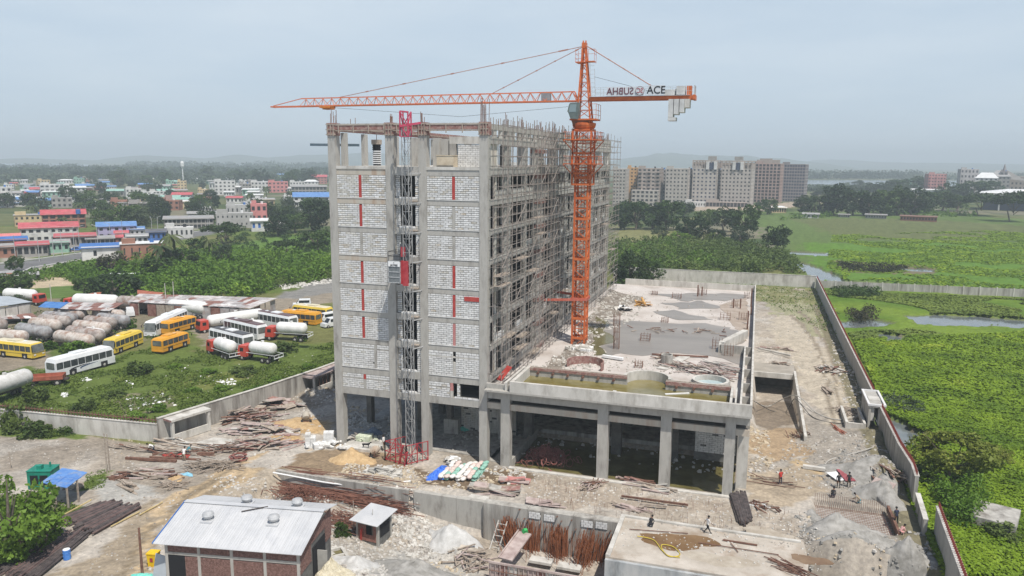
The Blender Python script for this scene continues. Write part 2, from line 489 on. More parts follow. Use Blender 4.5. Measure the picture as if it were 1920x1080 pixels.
FARP = [
 ([(-160,530),(0,496),(100,482),(160,472),(330,440),(430,424),(440,432),(330,452),(160,487),(60,504),(-160,545)], (0.16, 0.16, 0.165), 0.0),
 ([(60,504),(160,488),(240,480),(255,497),(120,512),(85,510)], (0.36, 0.34, 0.29), 2.0),
 ([(0,475),(160,458),(330,436),(420,420),(330,440),(160,470),(0,492)], (0.33, 0.31, 0.28), 0.0),
 ([(400,470),(520,440),(640,440),(640,475),(520,480),(430,478)], (0.11, 0.19, 0.04), 3.0),
 ([(1150,425),(1280,430),(1260,455),(1150,455)], (0.19, 0.19, 0.085), 3.0),
 ([(1330,395),(1700,398),(1940,412),(1940,552),(1700,547),(1545,540),(1500,500),(1420,420)], (0.105, 0.155, 0.045), 6.0),
 ([(1480,410),(1700,410),(1940,425),(1940,450),(1600,450)], (0.12, 0.14, 0.055), 6.0),
 ([(1500,455),(1940,455),(1940,545),(1560,538)], LUSH, 6.0),
 ([(1560,488),(1740,497),(1760,515),(1580,510)], (0.17, 0.15, 0.09), 3.0),
 ([(1300,380),(1420,385),(1560,372),(1560,378),(1440,395),(1300,395)], (0.36, 0.30, 0.24), 2.0),
]
POND = [gp(p) for p in [
 [(1690,590),(1760,587),(1850,592),(1960,600),(1960,614),(1860,611),(1780,610),(1720,606)],
 [(1570,600),(1640,596),(1680,604),(1640,612),(1580,612)],
 [(1640,622),(1700,628),(1690,640),(1660,640)],
 [(1480,470),(1550,472),(1560,480),(1480,476)],
 [(1480,487),(1510,492),(1560,510),(1600,530),(1540,524),(1490,500)],
 [(1570,524),(1700,530),(1640,535),(1560,532)],
 [(1640,770),(1700,790),(1740,815),(1710,840),(1690,850),(1660,810)],
 [(1690,850),(1720,860),(1715,890),(1690,880)],
 [(1690,500),(1760,503),(1750,508),(1690,506)],
]]
def axis(segs):
 out = [segs[0][0]]
 for a, b, s0, s1 in segs:
  x = a
  while x < b - 1e-6:
   f = (x - a) / (b - a); x = min(b, x + s0 + (s1 - s0) * f)
   if b - x < 0.3 * (s0 + (s1 - s0) * f): x = b
   out.append(x)
 return np.array(out)
AX = axis([(-9000, -1200, 900, 120), (-1200, -320, 60, 6), (-320, -110, 5, 1.2), (-110, -46, 1.1, 0.6), (-46, 45, 0.5, 0.5), (45, 110, 0.6, 1.2), (110, 400, 1.5, 14), (400, 1600, 16, 120), (1600, 9000, 140, 900)])
AY = axis([(-60, 24, 0.5, 0.5), (24, 90, 0.6, 0.9), (90, 160, 0.9, 1.5), (160, 420, 2, 6), (420, 1200, 7, 30), (1200, 9000, 40, 700)])
def ground_colour(X, Y):
 n = fbm(X * 0.25, Y * 0.25, 4, 31); n2 = fbm(X * 0.06, Y * 0.06, 4, 41); n3 = fbm(X * 1.3, Y * 1.3, 3, 51)
 c = np.zeros(X.shape + (3,))
 lerp = lambda a, b, t: np.array(a) * (1 - t[..., None]) + np.array(b) * t[..., None]
 # far land: fields, gardens, bare plots
 c[:] = lerp((0.055, 0.085, 0.03), (0.13, 0.14, 0.06), smooth(0.35, 0.65, n2))
 c[:] = lerp((0, 0, 0), (1, 1, 1), np.ones(X.shape)) * c
 bare = smooth(0.58, 0.68, fbm(X * 0.02, Y * 0.02, 4, 61))
 c = c * (1 - bare[..., None] * 0.6) + np.array((0.24, 0.21, 0.17)) * bare[..., None] * 0.6
 wx = X + (fbm(X * 0.4, Y * 0.4, 3, 71) - 0.5) * 2; wy = Y + (fbm(X * 0.4, Y * 0.4, 3, 81) - 0.5) * 2
 def apply(lst, sel):
  for poly, col, warp in lst:
   q = gp(poly)
   xs = [p[0] for p in q]; ys = [p[1] for p in q]
   m = sel & (X > min(xs) - 4) & (X < max(xs) + 4) & (Y > min(ys) - 4) & (Y < max(ys) + 4)
   if not m.any(): continue
   ii = np.where(m)
   px_ = X[ii] + (wx[ii] - X[ii]) * warp * 1.6; py_ = Y[ii] + (wy[ii] - Y[ii]) * warp * 1.6
   k = inpoly(px_, py_, q)
   c[ii[0][k], ii[1][k]] = col
 allsel = np.ones(X.shape, bool)
 # bus yard and bush
 yard = (X < 44.6) & (X > -330) & (Y < 230)
 c[yard] = lerp(GRASS, DULL, smooth(0.4, 0.62, n2))[yard]
 apply(FARP, allsel)
 apply(YARD, X < -33)
 # marsh
 marsh = (X > 44.6) & (Y < 152)
 c[marsh] = lerp((0.09, 0.16, 0.02), (0.15, 0.22, 0.03), smooth(0.3, 0.7, n2))[marsh]
 # the walled site
 wall = gp([(-80, 775), (320, 822), (628, 712)])
 P0, P1 = Vector((-40.2, -4.8)), Vector((-33.7, 25.0))
 lim = np.where(Y < -4.8, -400, -40.2 + (Y + 4.8) * (6.5 / 29.8))
 lim = np.where((Y >= -7.5) & (X < -40.2), 1e9, lim)
 site = (X > lim) & (X < 44.6) & (Y < 147)
 cc = lerp(BEIGE, PALE, smooth(0.42, 0.66, n)); cc = cc * (1 - smooth(0.5, 0.72, n2)[..., None] * 0.25)
 c[site] = cc[site]
 apply(PAINT, site)
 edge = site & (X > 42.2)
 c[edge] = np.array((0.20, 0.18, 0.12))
 far_end = site & (Y > 120) & (n > 0.42)
 c[far_end] = np.array((0.22, 0.215, 0.11))
 for q in POND:
  xs = [p[0] for p in q]; ys = [p[1] for p in q]
  m = (X > min(xs) - 3) & (X < max(xs) + 3) & (Y > min(ys) - 3) & (Y < max(ys) + 3)
  if m.any():
   ii = np.where(m); k = inpoly(wx[ii], wy[ii], q); c[ii[0][k], ii[1][k]] = (0.14, 0.13, 0.09)
 v = 0.66 + 0.68 * n3
 return np.clip(c * v[..., None], 0, 1)
_X, _Y = np.meshgrid(AX, AY)
_Z = hz(_X, _Y)
PONDM = np.zeros(_X.shape, bool)
_wx = _X + (fbm(_X * 0.4, _Y * 0.4, 3, 71) - 0.5) * 3; _wy = _Y + (fbm(_X * 0.4, _Y * 0.4, 3, 81) - 0.5) * 3
for q in POND: PONDM |= inpoly(_wx, _wy, q)
_Z = np.where(PONDM, -0.75, _Z)
_nx, _ny = len(AX), len(AY)
_Zl = _Z
def hz1(x, y):
 i = min(max(int(np.searchsorted(AX, x)) - 1, 0), _nx - 2); j = min(max(int(np.searchsorted(AY, y)) - 1, 0), _ny - 2)
 u = min(max((x - AX[i]) / (AX[i+1] - AX[i]), 0), 1); v = min(max((y - AY[j]) / (AY[j+1] - AY[j]), 0), 1)
 return float((_Zl[j, i] * (1 - u) + _Zl[j, i+1] * u) * (1 - v) + (_Zl[j+1, i] * (1 - u) + _Zl[j+1, i+1] * u) * v)
_idx = np.arange(_nx * _ny).reshape(_ny, _nx)
_F = np.stack([_idx[:-1, :-1].ravel(), _idx[:-1, 1:].ravel(), _idx[1:, 1:].ravel(), _idx[1:, :-1].ravel()], 1)
_C = ground_colour(_X, _Y)
ground_m = mat('ground_soil', (0.68, 0.675, 0.67), (1.2, 1.18, 1.13), 2.6, 0.95, bump=0.6, attr='Col', detail=8, lo=0.3, hi=0.7, bscale=2.5, bdist=0.08, spec=0.1)
gm = np_mesh('ground', np.stack([_X.ravel(), _Y.ravel(), _Z.ravel()], 1), _F, ground_m, smooth=True, cols=_C.reshape(-1, 3))
tag(put('ground', gm), kind='structure')
water_m = mat('marsh_water', (0.11, 0.13, 0.135), (0.16, 0.17, 0.165), 0.3, 0.12, spec=0.5, bump=0.05, bscale=3)
river_m = mat('river_water', (0.20, 0.23, 0.25), None, rough=0.15, spec=0.5)
muddy_m = mat('muddy_water', (0.10, 0.085, 0.03), (0.15, 0.13, 0.05), 0.5, 0.10, spec=0.5, c3=(0.20, 0.18, 0.08), scale3=0.8, amt3=0.5)
b = MB().quad((45.2, -60, -0.5), (600, -60, -0.5), (600, 700, -0.5), (45.2, 700, -0.5))
b.quad((32, 152, -0.5), (45.2, 152, -0.5), (45.2, 700, -0.5), (32, 700, -0.5))
tag(b.build('marsh_water', water_m), kind='structure')
def sheet(name, poly, z, m, th=0.0):
 b = MB(); q = [tuple(G(x, y, z)[:2]) for x, y in poly]
 b.prism(q, z - max(th, 0.02), z)
 return tag(b.build(name, m), kind='structure')
sheet('river', [(1495,337.5),(1960,339),(1960,349),(1740,349),(1495,350)], 0.6, river_m)
sheet('river', [(-60,307),(0,306.5),(90,307),(165,308.5),(190,316),(170,321),(90,324),(0,328),(-60,330)], 0.6, river_m)
sheet('water_channel', [(1512,353.5),(1580,353.5),(1600,356),(1512,357)], 0.6, river_m)
# distant hills, far beyond the river
hill_m = mat('hill_forest', (0.045, 0.07, 0.03), (0.09, 0.11, 0.05), 0.004, 0.95)
def ridge(pts, D, depth=900, seed=0):
 # pts: (px, crest height in m); a ridge D metres away
 prof = []
 xs = np.linspace(pts[0][0], pts[-1][0], 90)
 hs = np.interp(xs, [p[0] for p in pts], [p[1] for p in pts])
 n = (fbm(xs * 0.03, xs * 0 + seed, 5, seed) - 0.5)
 hs = np.maximum(0, hs * (1 + 0.35 * n))
 V = []; F = []
 for i, (x, h) in enumerate(zip(xs, hs)):
  d = ray(x, 300); d.z = 0; d.normalize()
  for k, (t, s) in enumerate(((-1, 0), (-0.45, 0.55), (0, 1), (0.5, 0.6), (1, 0))):
   p = CAM + d * (D + t * depth)
   V.append((p.x, p.y, -1 + h * s))
 for i in range(len(xs) - 1):
  for k in range(4):
   a = i * 5 + k; F.append((a, a + 5, a + 6, a + 1))
 o = put('hills', np_mesh('hills', np.array(V), np.array(F), hill_m, smooth=True))
 return tag(o, kind='structure')
ridge([(1140, 30), (1190, 70), (1260, 92), (1330, 88), (1400, 72), (1470, 58), (1560, 30), (1620, 0)], 5200, 900, 3)
ridge([(1480, 20), (1530, 62), (1600, 58), (1700, 40), (1800, 44), (1980, 36)], 6800, 900, 5)
ridge([(-80, 20), (60, 26), (180, 18), (240, 48), (300, 52), (380, 34), (440, 60), (500, 44), (560, 62), (640, 66), (680, 92), (730, 84), (800, 70), (860, 60)], 5600, 900, 8)
# the air: pale haze that lies over the plain
hz_m = bpy.data.materials.new('haze_air')
hz_m.use_nodes = True
_t = hz_m.node_tree
_t.nodes.clear()
_o = _t.nodes.new('ShaderNodeOutputMaterial'); _v = _t.nodes.new('ShaderNodeVolumePrincipled')
_v.inputs['Color'].default_value = (0.83, 0.94, 1.0, 1)
_v.inputs['Density'].default_value = 0.00034
_v.inputs['Anisotropy'].default_value = 0.0
_t.links.new(_v.outputs['Volume'], _o.inputs['Volume'])
hb = MB().box(-9500, -200, -6, 9500, 9500, 150)
tag(hb.build('haze', hz_m), kind='stuff')
# ---------------------------------------------------------------- the unfinished tower
tower = thing('unfinished_building', 'tall unfinished concrete tower with white block infill on its front and scaffolding down its side', 'building')
W0, LEN = -19.5, 72.0
BEAMS = [(6.55, 7.40), (9.18, 10.05)] + [(12.9 + 3.3 * i, 13.63 + 3.3 * i) for i in range(6)] + [(32.68, 33.65)]
STOREY = [(BEAMS[i][1], BEAMS[i + 1][0]) for i in range(len(BEAMS) - 1)]
FCOL = [(-19.5, -18.5), (-12.2, -11.2), (-8.15, -7.2), (-0.95, 0.0)]
VROWS = [0, 7.6, 14.4, 21.6, 28.4, 35.2, 42, 48.8, 55.6, 62.4, 70.9]
_cm = {}
def column(x0, x1, y0, y1, z0, z1, parent=None, m=None, name='column'):
 m = m or conc
 key = (name, round(x1 - x0, 2), round(y1 - y0, 2), round(z1 - z0, 2), m.name)
 if key not in _cm:
  _cm[key] = MB().box(0, 0, 0, x1 - x0, y1 - y0, z1 - z0).mesh(name, m)
 return put(name, _cm[key], parent or tower, (x0, y0, z0))
# full height front columns, ground to roof
for (a, b_) in FCOL:
 column(a, b_, 0, 1.0, -0.6, 37.5)
for v in VROWS[1:]:
 for (a, b_) in FCOL[:3]:
  column(a, b_ - 0.3, v, v + 0.9, -0.6, 32.68, m=conc_shade)
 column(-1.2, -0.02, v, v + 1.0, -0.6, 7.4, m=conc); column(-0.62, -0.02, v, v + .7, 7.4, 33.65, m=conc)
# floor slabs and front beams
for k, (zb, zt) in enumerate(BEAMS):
 column(W0 + 0.05, -0.06, 0.45, LEN, zt - 0.22, zt - 0.004, name='floor_slab', m=conc_lt if k == len(BEAMS) - 1 else conc_shade)
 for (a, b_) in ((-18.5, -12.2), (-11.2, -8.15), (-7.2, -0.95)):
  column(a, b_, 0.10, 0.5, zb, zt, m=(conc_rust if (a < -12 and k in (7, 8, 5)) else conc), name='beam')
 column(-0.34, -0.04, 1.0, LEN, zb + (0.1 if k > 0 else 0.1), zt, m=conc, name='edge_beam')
 if k: column(W0 + 0.02, W0 + 0.3, 1.0, LEN, zb, zt, m=conc_shade, name='edge_beam')
# a slab nose: the sill that runs along each floor edge on the front
for k, (zb, zt) in enumerate(BEAMS[1:]):
 for (a, b_) in ((-18.5, -12.2), (-7.2, -0.95)):
  if k == 7: column(a, b_, 0.02, 0.6, zt - 0.3, zt + 0.03, m=conc_lt, name='slab_edge')
  else: column(a, b_, 0.04, 0.1, zt - 0.10, zt - 0.02, m=block_w, name='slab_edge')
# closed rear and left walls
column(W0 + 0.3, W0 + 0.5, 1.0, LEN, 10.05, 32.6, m=block_g, name='rear_wall')
column(W0 + 0.5, -0.4, LEN - 0.4, LEN - 0.1, 7.4, 33.6, m=block_g, name='rear_wall')
# inner partition walls seen through the openings
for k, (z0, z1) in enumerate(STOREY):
 column(-8.0, -7.7, 1.0, LEN - 1, z0, z1 + 0.5, m=conc_shade, name='inner_wall')
 column(-5.2, -5.0, 1.0, LEN - 1, z0, z1 + 0.3, m=conc_shade, name='inner_wall')  # added close behind the side openings to make them look dark
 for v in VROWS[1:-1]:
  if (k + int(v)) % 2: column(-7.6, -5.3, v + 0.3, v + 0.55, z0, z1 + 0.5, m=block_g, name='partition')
 column(-11.1, -8.2, 2.6, 2.9, z0, z1 + 0.4, m=dark, name='shaft_dark_wall')  # near-black wall, the deep shade of the shaft put into its colour
# ------- blocks
BH, BL, GAPB = 0.235, 0.64, 0.052
def block_mesh(L, m):
 key = ('blk', round(L, 3), m.name)
 if key not in _cm:
  _cm[key] = MB().box(0.0, -0.05, 0, L - GAPB, 0.05, BH - GAPB).mesh('block', m)
 return _cm[key]
stuff_blocks = MB(); single_blocks = []
def lay(u0, u1, z0, z1, single=False, face=0.14, dirty=0.1, backing=True, keep=None):
 if backing: column(u0, u1, face + 0.02, face + 0.22, z0, z1, m=mortar, name='mortar_bed')
 n = max(1, int((z1 - z0) / BH + 0.3)); h = (z1 - z0) / n
 for r in range(n):
  x = u0 + (0 if r % 2 else -BL / 2)
  while x < u1 - 0.05:
   a = max(x, u0); e = min(x + BL, u1)
   if e - a > 0.09 and random.random() > 0.0004:
    k = 2 if random.random() < dirty else (1 if random.random() < 0.22 else 0)
    m = (block_w, block_lt, block_g)[k]
    L = round((e - a) / 0.04) * 0.04
    jy = random.uniform(-0.012, 0.012)
    if single and len(single_blocks) < 300:
     o = put('block', block_mesh(L, m), tower, (a + GAPB / 2, face + jy, z0 + r * h + GAPB / 2))
     single_blocks.append(o)
    else:
     stuff_blocks.mi(k).box(a + GAPB / 2, face - 0.05 + jy, z0 + r * h + GAPB / 2, e - GAPB / 2, face + 0.05, z0 + (r + 1) * h - GAPB / 2)
   x += BL
block_lt = mat('pale_block', (0.52, 0.51, 0.50), (0.72, 0.71, 0.69), 1.8, 0.9)
LB = {7: 'r', 6: 'r', 5: 'g', 4: 'r', 3: 'r', 2: 'r', 1: 'G', 0: 's'}
RB = {7: 'r', 6: 'g', 5: 'g', 4: 'r', 3: 'r', 2: 'p', 1: 'b', 0: 'o'}
def pier(u, z0, z1, m, w=0.32, f=0.08):
 column(u - w / 2, u + w / 2, f, f + 0.2, z0, z1, m=m, name='stiffener')
primer_pk = mat('faded_red_primer', (0.42, 0.16, 0.15), (0.50, 0.24, 0.22), 2, 0.7)
for k, (z0, z1) in enumerate(STOREY):
 z1 -= 0.02
 # left bay
 u0, u1 = -18.5, -12.2
 c = -15.5 if k not in (1, 0) else (-14.0 if k == 1 else -15.5)
 d = 0.55 if k == 7 else (0.25 if k >= 5 else 0.08)
 single = k in (4, 3)
 if k in (0, 1):
  zl = z1 - 0.62
  lay(u0, c - 0.16, z0, zl, False, dirty=d); lay(c + 0.16, u1, z0, zl, False, dirty=d)
  column(u0, u1, 0.10, 0.4, zl, zl + 0.14, m=conc, name='lintel')
  lay(u0, c - 0.16, zl + 0.14, z1, False, dirty=0.02); lay(c + 0.16, u1, zl + 0.14, z1, False, dirty=0.02)
 else:
  lay(u0, c - 0.16, z0, z1, single, dirty=d); lay(c + 0.16, u1, z0, z1, single, dirty=d)
 t = LB[k]
 if t == 'r': pier(c, z0 - 0.1, z1 - (0.1 if k != 7 else 0.0), primer)
 elif t == 's': pier(c, z1 - 0.6, z1, primer); pier(c, z0, z1 - 0.6, conc)
 else: pier(c, z0, z1, conc)
 # right bay
 u0, u1 = -7.2, -0.95
 c = -4.0
 if k == 0:
  zl = z1 - 0.62
  lay(u0, -4.55, z0, zl); column(u0, -4.5, 0.10, 0.4, zl, zl + 0.12, m=conc, name='lintel'); lay(u0, -4.55, zl + 0.12, z1)
  pier(-4.35, z0, z1 - 0.9, conc_lt); pier(-4.35, z1 - 0.9, z1, primer_pk)
  lay(-3.7, -3.3, z0, z1); lay(-4.0, u1, z0 - 0.02, z0 + 0.22, face=0.12)
 elif k == 1:
  zl = z1 - 0.72
  lay(u0, c - 0.16, z0, zl, dirty=0); lay(c + 0.16, u1, z0, zl, dirty=0)
  column(u0, u1, 0.10, 0.4, zl, zl + 0.14, m=conc_lt, name='lintel')
  lay(u0, c - 0.16, zl + 0.14, z1, dirty=0); lay(c + 0.16, u1, zl + 0.14, z1, dirty=0)
  pier(c, z0, zl - 0.5, conc_lt)
 else:
  sg = k in (2,)
  lay(u0, c - 0.16, z0, z1, sg, dirty=0.15 if k > 5 else 0.03); lay(c + 0.16, u1, z0, z1, sg, dirty=0.15 if k > 5 else 0.03)
  pier(c, z0 - 0.08, z1 - 0.05, {'r': primer, 'g': conc, 'p': primer_pk}[RB[k]])
  if k == 3: column(-2.75, -0.97, 0.02, 0.1, z1 - 0.62, z1 - 0.12, m=primer, name='red_plate')
 # centre bay: two block strips with the hoist landing between
 lay(-11.2, -10.62, z0, z1 + 0.0, dirty=0.3, face=0.5); lay(-8.66, -8.15, z0, z1, dirty=0.1, face=0.2)
 column(-10.62, -8.66, 0.12, 0.6, z0 - 0.02, z0 + 0.16, m=block_w, name='landing_sill')
 if k in (2, 3, 4, 6, 7): column(-9.2, -8.3, -0.35, 0.1, z0 - 0.32, z0 - 0.2, m=wood, name='landing_plank')
stuff_blocks.mi(0)
o = stuff_blocks.build('blockwork', [block_w, block_lt, block_g], tower); tag(o, kind='stuff')
# ------- side facade openings: piers, sills
side = MB(); sill = MB()
PIERS = [(3.3, 3.95), (6.9, 7.5), (9.0, 9.6), (11.5, 12.1), (15.2, 15.8), (18.6, 19.2)]
v = 22.6
while v < LEN - 2:
 PIERS.append((v + 1.9, v + 2.45)); v += 2.2
for k, (z0, z1) in enumerate(STOREY + [(33.65, 36.2)]):
 for i, (a, b_) in enumerate(PIERS):
  rec = -1.6 if 8 < a < 15 or 24 < a < 28 else -0.35
  column(rec - 0.10, rec + 0.06, a, b_, z0, z1, m=(conc if i % 3 else block_g), name='pier')
 for i in range(len(PIERS) - 1):
  a = PIERS[i][1]; e = PIERS[i + 1][0]
  if (i * 7 + k * 3) % 7 == 0 or a > 40 and (i + k) % 5 == 0:
   column(-0.55, -0.3, a, e, z0, z0 + 0.95, m=conc_lt, name='sill_wall')
  elif (i * 3 + k * 5) % 9 == 1:
   column(-0.6, -0.35, a, e, z0, z0 + random.uniform(0.3, 0.9), m=block_w, name='sill_wall')
column(-0.9, 0.2, 19.4, 22.0, 6.5, 37.4, m=conc, name='wide_column')
for z in np.arange(9, 37, 3.3):
 column(-0.9, 0.42, 19.3, 22.7, z, z + 0.5, m=form_red, name='column_formwork')
# the top storey: open frame on the front and left, walls set back on the right
column(-0.34, -0.04, 1.0, LEN, 36.2, 36.9, m=conc, name='edge_beam')
column(-0.40, -0.02, 1.0, LEN, 37.75, 38.35, m=conc, name='edge_beam')
column(-1.3, -0.35, 2.6, LEN, 38.15, 38.3, m=conc, name='roof_slab')
for i, v in enumerate(np.arange(2.4, LEN, 2.3)):
 column(-0.42, -0.08, v, v + 0.8, 36.9, 37.75, m=conc_lt, name='parapet_post')
for v in VROWS[1:]:
 column(-1.1, -0.05, v, v + 0.9, 33.65, 37.9, m=conc)
column(-0.55, -0.3, 1.0, 4.2, 33.65, 36.2, m=block_g, name='inner_wall')
column(-6.9, -1.0, 6.0, 6.4, 36.3, 37.15, m=conc_lt, name='beam')
column(-6.9, -6.1, 6.0, 6.6, 33.65, 36.3, m=conc)
column(-5.9, -1.1, 6.15, 6.35, 33.65, 36.25, m=mortar, name='mortar_bed')
tb = MB()
for r in range(11):
 x = -5.85 + (0 if r % 2 else -0.3)
 while x < -1.15:
  a = max(x, -5.85); e = min(x + 0.62, -1.15)
  if e - a > 0.1: tb.box(a + .02, 6.06, 33.67 + r * .234, e - .02, 6.16, 33.67 + (r + 1) * .234 - .03)
  x += 0.62
tag(tb.build('blockwork', block_w, tower), kind='stuff')
column(-8.4, -7.1, 6.2, 7.4, 33.65, 36.9, m=conc, name='column')
# left row of roof columns
for px in (645, 683, 742, 774, 812, 826):
 v = onU(px, 285, -19.0).y
 column(-19.4, -18.9, v, v + .8, 33.65, 37.5, m=conc)
for (v, u) in ((6.0, -12.0), (6.0, -9.0), (14.0, -12.1), (14, -8.2)):
 column(u, u + 0.8, v, v + 0.8, 33.65, 37.0, m=conc)
# red formwork round the roof beams
fb = [(-18.5, -12.2), (-11.2, -8.15), (-7.2, -0.95)]
for a, b_ in fb:
 column(a, b_, 0.1, 0.5, 37.72, 38.42, m=conc, name='roof_beam')
 column(a, b_, -0.02, 0.1, 37.72, 38.18, m=form_red, name='formwork_board')
 column(a, b_, -0.12, 0.62, 37.58, 37.68, m=wood, name='formwork_batten')
 column(a, b_, -0.08, 0.1, 38.2, 38.27, m=wood, name='formwork_batten')
 x = a + 0.5
 while x < b_:
  column(x, x + 0.09, -0.2, -0.1, 37.35, 38.3, m=wood, name='formwork_prop'); x += 1.9
column(-19.4, -19.0, 1, 70, 37.6, 38.4, m=form_red, name='roof_beam')
column(-19.0, -18.9, 1, 70, 37.62, 38.2, m=form_red, name='formwork_board')
column(-18.88, -18.8, 1, 70, 37.9, 38.0, m=wood, name='formwork_batten')
sm = MB().box(0, 0, 0, 0.07, 0.07, 1.35).mesh('formwork_prop', wood)
for (a, b_) in FCOL:
 column(a - 0.05, b_ + 0.05, -0.06, 1.06, 37.1, 38.5, m=form_red, name='column_formwork')
 for z in (37.15, 37.7, 38.3):
  column(a - 0.12, b_ + 0.12, -0.14, -0.07, z, z + 0.1, m=wood, name='formwork_batten')
 for x in (a + 0.1, (a + b_) / 2, b_ - 0.15):
  put('formwork_prop', sm, tower, (x, -0.22, 37.05))
# starter bars
bar_m = MB().cyl((0, 0, 0), (0.03, 0.02, 1.0), 0.035, 5).mesh('starter_bar', rebar_m)
def starters(x, y, z, n, h, sp=0.8):
 for i in range(n):
  put('starter_bar', bar_m, tower, (x + random.uniform(0, sp), y + random.uniform(0, sp), z), random.uniform(0, 6), (1, 1, h * random.uniform(0.55, 1.1)))
starters(-19.4, 0.1, 38.3, 7, 1.7); starters(-12.1, 0.1, 38.3, 7, 1.5); starters(-8.1, 0.1, 38.3, 6, 1.3); starters(-0.9, 0.1, 38.3, 12, 2.6)
starters(-17, 0.3, 38.3, 2, 1.1)
for v in VROWS[1:]: starters(-0.9, v, 37.8, 6, 2.0)
for v in np.arange(1.5, 70, 0.9): starters(-0.4, v, 38.2, 1, 0.9, 0.3)
# ground floor: inner block wall, plinths
column(-7.0, 0.6, 9.6, 9.9, 0, 4.6, m=mortar, name='mortar_bed')
gb = MB()
for r in range(19):
 x = -6.9 + (0 if r % 2 else -0.3)
 while x < 0.5:
  if random.random() > 0.06: gb.box(max(x, -6.9), 9.5, 0.02 + r * .24, min(x + .6, 0.5), 9.62, (r + 1) * .24 - .015)
  x += 0.64
tag(gb.build('blockwork', block_g, tower), kind='stuff')
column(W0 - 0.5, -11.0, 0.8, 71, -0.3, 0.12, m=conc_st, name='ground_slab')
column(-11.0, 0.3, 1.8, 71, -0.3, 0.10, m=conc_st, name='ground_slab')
column(-18.2, -13.6, -1.3, 0.8, -0.2, 0.30, m=conc_lt, name='landing_slab')
# ------- loose things on the roof deck
def simple(name, label, cat, mb, mats, group=None, loc=None, rotz=None):
 o = mb.build(name, mats, None, loc=loc, rotz=rotz); return tag(o, label, cat, group)
p = onV(707, 311, 12)
b = MB().box(-0.42, -0.42, 0, 0.42, 0.42, 2.9)
t = thing('column_cage', 'narrow dark and white banded column cage standing alone on the open top floor', 'column cage', (p.x, 12, 33.66))
for z in np.arange(0.2, 2.7, 0.26): MB().box(-.42, -.42, z, .42, .42, z + .13).build('band', white_p if z < 2 else dark, t)
MB().box(-.36, -.36, 0, .36, .36, 2.9).build('core', dark, t)
MB().box(-.5, -.5, 2.7, .5, .5, 3.3).build('head', wood, t)
MB().cyl((0, 0, 3.3), (0, 0, 4.7), 0.04, 5).build('bar', rebar_m, t)
p = onU(655, 277, -19.0)
simple('steel_beam', 'long blue grey steel beam sticking out beyond the left edge of the open top floor', 'beam', MB().bar((-24.4, 4.2, 36.15), (-17.8, 4.2, 36.1), 0.28, 0.3), mat('blue_steel', (0.08, 0.12, 0.15), (0.12, 0.16, 0.19), 2, 0.6))
simple('plywood_box', 'pale plywood box on the open top floor beside the third front column', 'box', MB().box(-6.9, 2.2, 33.66, -4.9, 3.6, 34.9).box(-6.95, 2.15, 34.9, -4.85, 3.65, 34.98), mat('plywood', (0.50, 0.42, 0.31), (0.60, 0.52, 0.40), 2, 0.8))
# ---------------------------------------------------------------- scaffolding on the long side
sc = thing('scaffolding', 'grey tube scaffolding covering the long right side of the unfinished tower', 'scaffolding')
SV = [0.25 + 1.75 * i for i in range(43)]
std = MB().cyl((0, 0, 0), (0, 0, 1), 0.041, 5, caps=False).mesh('standard', steel_pipe)
led = MB().cyl((0, 0, 0), (0, 1, 0), 0.041, 5, caps=False).mesh('ledger', steel_pipe)
thin = MB().cyl((0, 0, 0), (0, 0, 1), 0.032, 4, caps=False).mesh('standard', steel_pipe)
for u in (0.55, 1.6):
 for v in SV:
  if v > 30 and (u < 1 or int(v / 1.75) % 2): continue
  z0 = 8.9 if v > 3 else 10.0
  put('standard', std if v < 30 else thin, sc, (u, v + random.uniform(-.05, .05), z0), None, (1, 1, 38.9 + random.uniform(-.3, .6) - z0))
led2 = MB().cyl((0, 0, 0), (0, 1, 0), 0.024, 4, caps=False).mesh('ledger', steel_pipe)
ledz = [9.6 + 1.1 * i for i in range(27)]
for u in (0.55, 1.6):
 for z in ledz:
  a = 0.0; e = SV[-1] + random.uniform(0.3, 1.2)
  o = put('ledger', led if u > 1 else led2, sc, (u, a, z + random.uniform(-.08, .08)), None, (1, e - a, 1)); o.rotation_euler = (random.uniform(-.0015, .0015), 0, 0)
tr = MB()
for v in SV:
 for z in ledz:
  if random.random() < 0.5: tr.bar((-0.2 if random.random() < .5 else 0.5, v, z), (1.75, v, z + 0.02), 0.05)
for i in range(0, len(SV) - 2, 3):
 for j in range(0, len(ledz) - 2, 4):
  if random.random() < .7: tr.bar((1.64, SV[i], ledz[j]), (1.64, SV[i + 2], ledz[j + 2]), 0.06)
tag(tr.build('transoms', steel_pipe, sc), kind='stuff')
pl = MB().box(0, 0, 0, 0.9, 3.4, 0.06).mesh('plank', wood)
for i in range(34):
 put('plank', pl, sc, (0.6 + random.uniform(-.1, .1), random.choice(SV[:-3]), random.choice(ledz) + 0.06), random.uniform(-.03, .03))
# loose formwork panel leaning low on the scaffold
simple('formwork_panel', 'red formwork panel leaning low at the near corner of the side scaffolding', 'panel', MB().bar((1.2, 0.6, 9.9), (2.1, 1.8, 11.3), 0.9, 0.08), primer)
